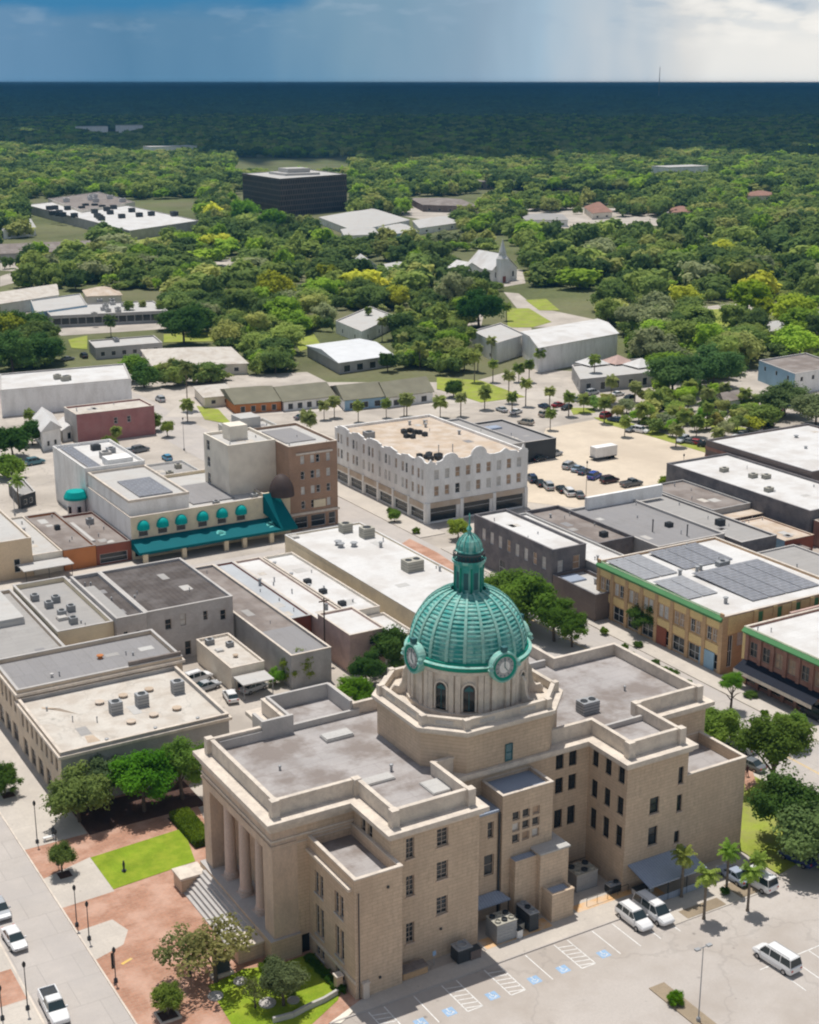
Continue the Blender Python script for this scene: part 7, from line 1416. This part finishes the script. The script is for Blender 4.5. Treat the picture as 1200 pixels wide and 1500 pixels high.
w_ = ['leftmost', 'second from the left', 'third from the left', 'fourth from the left', 'fifth from the left', 'rightmost']
for k, (kd, px, py, cn, c) in enumerate(lot): car(kd, *G(px, py - 8), R(70), f'{cn} car in the near row of the sandy lot, {w_[k]}', c)
lot = [('suv', 834, 690, 'silver', SILVER), ('sedan', 846, 694, 'pale blue', (.25, .33, .42)), ('sedan', 856, 698, 'dark blue', DKBLUE), ('suv', 871, 705, 'bright blue', BLUE), ('suv', 893, 711, 'dark maroon', (.06, .03, .035)), ('pickup', 925, 716, 'grey', GREY)]
for k, (kd, px, py, cn, c) in enumerate(lot): car(kd, *G(px, py - 4), R(25 if k < 4 else 0), f'{cn} {"truck" if kd == "pickup" else "car"} in the far row of the sandy lot, {w_[k]}', c)
for kd, px, py, c, lb in (('sedan', 775, 673, GREY, 'dark car by the yellow green bush at the sandy lot edge'), ('sedan', 790, 675, BLACK, 'black car right of the dark one by the bush'), ('suv', 812, 668, SILVER, 'silver car alone at the left of the sandy lot'), ('suv', 985, 706, WHITE, 'white car at the right corner of the sandy lot'),
                          ('sedan', 797, 598, DKBLUE, 'dark blue car beside the red one near the small lawn'), ('sedan', 818, 596, RED, 'dark red car left of the small oval lawn'), ('suv', 800, 610, BEIGE, 'beige car below the dark blue one'), ('suv', 868, 578, SILVER, 'silver car in front of the patio restaurant'),
                          ('pickup', 948, 622, BLACK, 'black truck in the shade of the parking lot trees'), ('sedan', 1010, 650, GREY, 'grey car at the foot of the parking lot palms'), ('suv', 1035, 655, BLACK, 'black car right of the grey one under palms'), ('suv', 920, 588, BLACK, 'black car left of the parking lot oaks'), ('sedan', 905, 580, WHITE, 'white car left of the black one by the restaurant'),
                          ('sedan', 1108, 622, WHITE, 'white car by the pale green tree, left one'), ('sedan', 1122, 625, BLACK, 'black car by the pale green tree, right one'), ('van', 1000, 585, DKBLUE, 'dark blue van in the shade of the wide oak'), ('sedan', 735, 603, SILVER, 'silver car left of the palm row below the round lawn'),
                          ('sedan', 190, 664, SILVER, 'silver car left of two in front of the maroon building'), ('suv', 206, 662, GREY, 'grey car right of two in front of the maroon building'), ('suv', 52, 680, TEAL, 'teal grey car next to the white gabled house'), ('hatch', 245, 674, (.08, .28, .45), 'bright blue small car in the lot below the maroon building'),
                          ('sedan', 100, 528, GREY, 'grey car on the road behind the long warehouse'), ('suv', 123, 524, BLACK, 'black car on the road right of the grey one'), ('sedan', 442, 614, GREY, 'grey car on the upper road beside the orange walls'), ('suv', 235, 588, SILVER, 'silver car on the far end of the north street'),
                          ('sedan', 1070, 590, WHITE, 'white car beside the tiny white building'), ('sedan', 945, 605, SILVER, 'silver car in the far parking area near the islands'), ('suv', 970, 598, DKBLUE, 'dark blue car behind the parking islands')):
    car(kd, *G(px, py), R((px * 37) % 360 if px > 900 else 88 if px % 2 else 10), lb, c)
pc = [(888, 612), (900, 618), (925, 632), (938, 634), (1000, 648), (1022, 652), (1052, 652), (1075, 646), (1090, 640), (1105, 632), (960, 588), (975, 585), (1050, 600), (1085, 606), (1140, 605), (1160, 598), (842, 588), (830, 600), (770, 622), (756, 606)]
cn = [('white', WHITE), ('silver', SILVER), ('dark grey', GREY), ('black', BLACK), ('dark blue', DKBLUE), ('beige', BEIGE), ('red', RED)]
for i, (px, py) in enumerate(sorted(pc)):
    w2, c2 = cn[(i * 5) % 7]; car(('sedan', 'suv', 'hatch')[i % 3], *G(px, py), R((20, 110, 200, 290)[i % 4]), f'{w2} car in the far parking rows, {ORD[i] if i < 16 else ("fourth", "third", "second", "last")[i - 16]} {"from left" if i < 16 else "one at the right end"}', c2)
T = thing('box_trailer', 'white box trailer standing alone on the sandy lot', 'trailer', (*G(884, 672), 0)); x, y = G(884, 672)
part('box', MB().box(x - 3.3, y - 1.25, .9, x + 3.3, y + 1.25, 3.4), 'white_wall', T); part('chassis', MB().box(x - 3.7, y - 1.0, .6, x + 3.4, y + 1.0, .9), 'metal_dark', T); part('door', MB().box(x + 3.3, y - 1.1, 1.0, x + 3.34, y + 1.1, 3.3), 'roof_light', T)
for dx in (1.0, 2.1):
    for s in (-1, 1): part('wheel', MB().tube((x + dx, y + s * 1.05, .45), (x + dx, y + s * 1.28, .45), .45, n=14), 'tyre', T)

mx_, my_ = 9000 * math.sin(YAW + math.atan((966 - 600) / 2183)), 9000 * math.cos(YAW + math.atan((966 - 600) / 2183))
T = thing('radio_mast', 'faint thin mast standing on the horizon at the right', 'mast', (mx_, my_, 0)); part('lattice', MB().tube((mx_, my_, 0), (mx_, my_, 180), 3.2, 1.2, 4), 'metal_grey', T)
# ---------------------------------------------------------------- street furniture
def lamp(px, py, h, label, style='globe', name='street_lamp', m='metal_dark'):
    x, y = G(px, py); T = thing(name, label, 'street lamp', (x, y, .1)); part('base', MB().lathe(x, y, [(.22, .1), (.22, .5), (.12, .6), (.01, .6)], 10), m, T); part('pole', MB().tube((x, y, .5), (x, y, h), .065, .045, 8), m, T)
    if style == 'globe': part('lantern', MB().lathe(x, y, [(.06, h), (.17, h + .2), (.2, h + .45), (.1, h + .65), (.02, h + .75)], 10), 'frame_dark', T)
    elif style == 'twin':
        g = MB(); g.tube((x - .7, y, h), (x + .7, y, h), .05, n=6)
        part('crossarm', g, m, T)
        for s in (-1, 1): part('lamp_head', MB().box(x + s * .75 - .28, y - .2, h - .08, x + s * .75 + .28, y + .2, h + .08), m, T)
    return T
lamp(1023, 1497, 8.6, 'grey twin headed car park lamp post beside the ball shrub', 'twin', m='metal_grey')
lamp(55, 1236, 5.2, 'thin dark street lamp at the upper end of the brick pavement'); lamp(85, 1268, 4.2, 'short dark lamp post left of the pit tree'); lamp(113, 1358, 4.6, 'dark lamp post at the plaza corner, left of a pair'); lamp(131, 1378, 4.2, 'thin lamp post at the plaza corner, right of a pair'); lamp(170, 1440, 3.6, 'dark post with a hanging banner at the lower plaza kerb')
lamp(41, 1480, 5.0, 'black lamp post at the bottom left pavement', m='metal_dark'); lamp(4, 1495, 3.4, 'thin post at the bottom left corner'); lamp(22, 755, 9, 'tall grey pole with a round head at the far left yard', m='metal_grey'); lamp(858, 740, 9.5, 'tall dark pole at the end of the long white wall by the sandy lot')
lamp(270, 660, 8, 'tall thin pole beside the north street'); lamp(1000, 705, 6, 'thin pole by the sandy lot corner'); lamp(950, 805, 5, 'short pole behind the solar roof', m='metal_grey')
x, y = G(170, 1436); T = thing('hanging_banner', 'dark narrow banner hanging on the lower plaza post', 'banner', (x, y, 1.2)); part('cloth', MB().box(x - .38, y - .05, 1.5, x - .1, y - .01, 3.4), 'frame_dark', T)
x, y = G(325, 1430); T = thing('monument', 'dark upright stone slab monument on a pale base in the small lawn', 'monument', (x, y, .18)); part('slab', MB().box(x - .9, y - .18, .5, x + .9, y + .18, 2.6), 'metal_dark', T); part('plinth', MB().box(x - 1.2, y - .5, .18, x + 1.2, y + .5, .5), 'trim_cream', T)
for k, (px, py, r) in enumerate(((316, 1462, 1.0), (352, 1440, .9), (392, 1472, 1.1), (430, 1468, .8))):
    x, y = G(px, py); T = thing('stone_ring', ('pale stone ring bed with a dark centre under the monument', 'pale stone ring at the foot of the leaning tree', 'flat pale stone circle in the middle of the small lawn', 'small pale stone circle beside the grey green tree')[k], 'stone ring', (x, y, .18)); part('ring', MB().lathe(x, y, [(r * .8, .18), (r * .8, .32), (r * .62, .32), (r * .62, .22), (.01, .22)], 18), 'parapet_grey', T)
x, y = G(246, 1490); T = thing('tree_pit', 'square dark tree pit with a pale rim at the bottom of the plaza', 'tree pit', (x, y, .15)); part('rim', MB().ring(rect(x - 1.1, y - 1.1, x + 1.1, y + 1.1), rect(x - .9, y - .9, x + .9, y + .9), .15, .35), 'trim_cream', T); part('soil', MB().box(x - .9, y - .9, .15, x + .9, y + .9, .2), 'mulch', T)
x, y = G(95, 1283); T = thing('tree_pit', 'dark square tree pit in the concrete beside the lawn', 'tree pit', (x, y, .15)); part('soil', MB().box(x - .75, y - .75, .15, x + .75, y + .75, .19), 'mulch', T)
x, y = G(12, 1166); T = thing('tree_pit', 'dark square tree pit under the dense tree at the left edge', 'tree pit', (x, y, .15)); part('soil', MB().box(x - .8, y - .8, .15, x + .8, y + .8, .19), 'mulch', T)
x, y = G(182, 1278); T = thing('lawn_post', 'small dark statue like post standing in the bright lawn', 'post', (x, y, .2)); part('base', MB().lathe(x, y, [(.3, .2), (.3, .32), (.01, .33)], 10), 'metal_dark', T); part('shaft', MB().lathe(x, y, [(.1, .32), (.14, .9), (.18, 1.2), (.08, 1.35), (.12, 1.5), (.01, 1.62)], 8), 'metal_dark', T)
for k, (px, py) in enumerate(((535, 1462), (496, 1452))):
    x, y = G(px, py); T = thing('gate_pillar', ('pale stone gate pillar at the foot of the low wing corner', 'tan gate pillar at the end of the curved garden wall')[k], 'pillar', (x, y, .1)); part('shaft', MB().box(x - .35, y - .35, .1, x + .35, y + .35, 1.9), 'trim_cream' if k == 0 else 'tan_brick', T); part('cap', MB().box(x - .45, y - .45, 1.9, x + .45, y + .45, 2.05), 'trim_cream', T)
g = MB(); pr = [G(*p) for p in ((495, 1458), (475, 1470), (452, 1480), (430, 1492), (400, 1500))]
for a, b in zip(pr, pr[1:]):
    d = (Vector(b) - Vector(a)).normalized(); n_ = Vector((-d.y, d.x)) * .15; g.prism(ccw([tuple(Vector(a) - n_), tuple(Vector(b) - n_), tuple(Vector(b) + n_), tuple(Vector(a) + n_)]), .1, .75)
single('garden_wall', g, 'parapet_grey', 'low curved grey garden wall around the monument lawn', 'garden wall')
sheet('garden_path', [GP((395, 1500), (500, 1440), (515, 1450), (530, 1470), (500, 1500))], .12, 'cream_pale')
for k, (px, py) in enumerate(((755, 1352), (768, 1347), (781, 1342), (793, 1338), (742, 1357))):
    x, y = G(px, py); o = single('bollard', MB().tube((x, y, .13), (x, y, 1.15), .1, n=10), 'frame_white' if k % 2 else 'ac_beige', 'short round bollard in the service yard row by the orange walkway', 'bollard', 'bollards of the service yard')
for k, (px, py) in enumerate(((636, 1415), (571, 1425))):
    x, y = G(px, py); T = thing('parking_sign', ('small white and blue sign in the shade under the wing, right one', 'small pale sign on the wing wall corner, left one')[k], 'sign', (x, y, .1)); part('post', MB().tube((x, y, .1), (x, y, 1.7), .03, n=6), 'metal_grey', T); part('panel', MB().box(x - .2, y - .05, 1.3, x + .2, y - .02, 1.85), 'paint_blue' if k == 0 else 'frame_white', T)
for k, (px, py, ln) in enumerate(((850, 1270, 5), (890, 1318, 6))):
    x, y = G(px, py); T = thing('railing', ('dark railing round the shaded corner cooling unit', 'thin railing along the orange walkway')[k], 'railing', (x, y, .1)); g = MB(); g.tube((x - ln / 2, y, 1.1), (x + ln / 2, y, 1.1), .035, n=6)
    part('rail', g, 'metal_dark', T)
    for j in range(5): part('post', MB().tube((x - ln / 2 + ln * j / 4, y, .1), (x - ln / 2 + ln * j / 4, y, 1.1), .03, n=6), 'metal_dark', T)
T = thing('loading_block', 'low tan planter with an orange front at the foot of the wing wall', 'planter', (66.4, 111.6, 0)); part('body', MB().box(64.9, 111.0, .1, 67.9, 112.2, .95), 'orange_brick', T); part('top', MB().box(64.8, 110.9, .95, 68.0, 112.3, 1.05), 'roof_brown', T)
def person(x, y, ang, label, shirt, trousers, skin=(.45, .28, .2)):
    me = bpy.data.meshes.new('person'); J = [(0, 0, .95), (0, 0, 1.2), (0, 0, 1.42), (0, 0, 1.52), (0, 0, 1.64), (.02, 0, 1.76), (.0, .1, .9), (.06, .11, .5), (.02, .11, .08), (.14, .11, .04), (0, -.1, .9), (-.02, -.11, .5), (-.16, -.11, .1), (-.05, -.11, .04), (0, .19, 1.4), (.0, .25, 1.13), (.08, .26, .9), (0, -.19, 1.4), (.02, -.25, 1.13), (.1, -.25, .92)]
    E_ = [(0, 1), (1, 2), (2, 3), (3, 4), (4, 5), (0, 6), (6, 7), (7, 8), (8, 9), (0, 10), (10, 11), (11, 12), (12, 13), (2, 14), (14, 15), (15, 16), (2, 17), (17, 18), (18, 19)]; rad = [.14, .13, .15, .06, .1, .09, .1, .07, .05, .045, .1, .07, .05, .045, .07, .05, .035, .07, .05, .035]
    me.from_pydata(J, E_, []); o = bpy.data.objects.new('person', me); COL.objects.link(o); o.location = (x, y, .15); o.rotation_euler = (0, 0, ang); md = o.modifiers.new('skin', 'SKIN'); me.skin_vertices[0].data[0].use_root = True
    for v, r in zip(me.skin_vertices[0].data, rad): v.radius = (r, r)
    o.modifiers.new('sub', 'SUBSURF').levels = 1; m = mat('clothing', shirt, fine_amt=0); me.materials.append(m); return tag(o, label, 'person')
person(*G(79, 1230), 1.0, 'person in dark clothes standing by the pale bench near the brick pavement', (.04, .05, .06), (.1, .1, .1))
person(*G(1094, 1139), 1.5, 'person in dark clothes walking on the pink path by the east lawn', (.10, .05, .06), (.1, .1, .1))
person(*G(858, 915), .5, 'person in dark clothes crossing the east street near the annex', (.05, .04, .05), (.1, .1, .1))
x, y = G(73, 1232); T = thing('bench', 'pale stone bench on the brick pavement near the standing person', 'bench', (x, y, .15)); part('seat', MB().box(x - .8, y - .25, .55, x + .8, y + .25, .65), 'white_canvas', T)
for s in (-.6, .6): part('leg', MB().box(x + s - .1, y - .2, .15, x + s + .1, y + .2, .55), 'white_canvas', T)
sheet('east_path', [GP((1088, 1128), (1100, 1122), (1108, 1150), (1092, 1160))], .2, 'brick_paving')

# ---------------------------------------------------------------- air of the plain
g = MB(); g.box(-42000, -500, -1.0, 62000, 72000, 96.0)
me = part('haze', g, []); hm = bpy.data.materials.new('haze_air'); hm.use_nodes = True; t = hm.node_tree; t.nodes.clear(); pv = t.nodes.new('ShaderNodeVolumePrincipled'); pv.inputs['Color'].default_value = (.16, .55, 1.0, 1); pv.inputs['Density'].default_value = HAZE; ou = t.nodes.new('ShaderNodeOutputMaterial'); t.links.new(pv.outputs[0], ou.inputs['Volume'])
me.data.materials.append(hm); tag(me, 'blue air over the far plain', 'haze', kind='stuff')
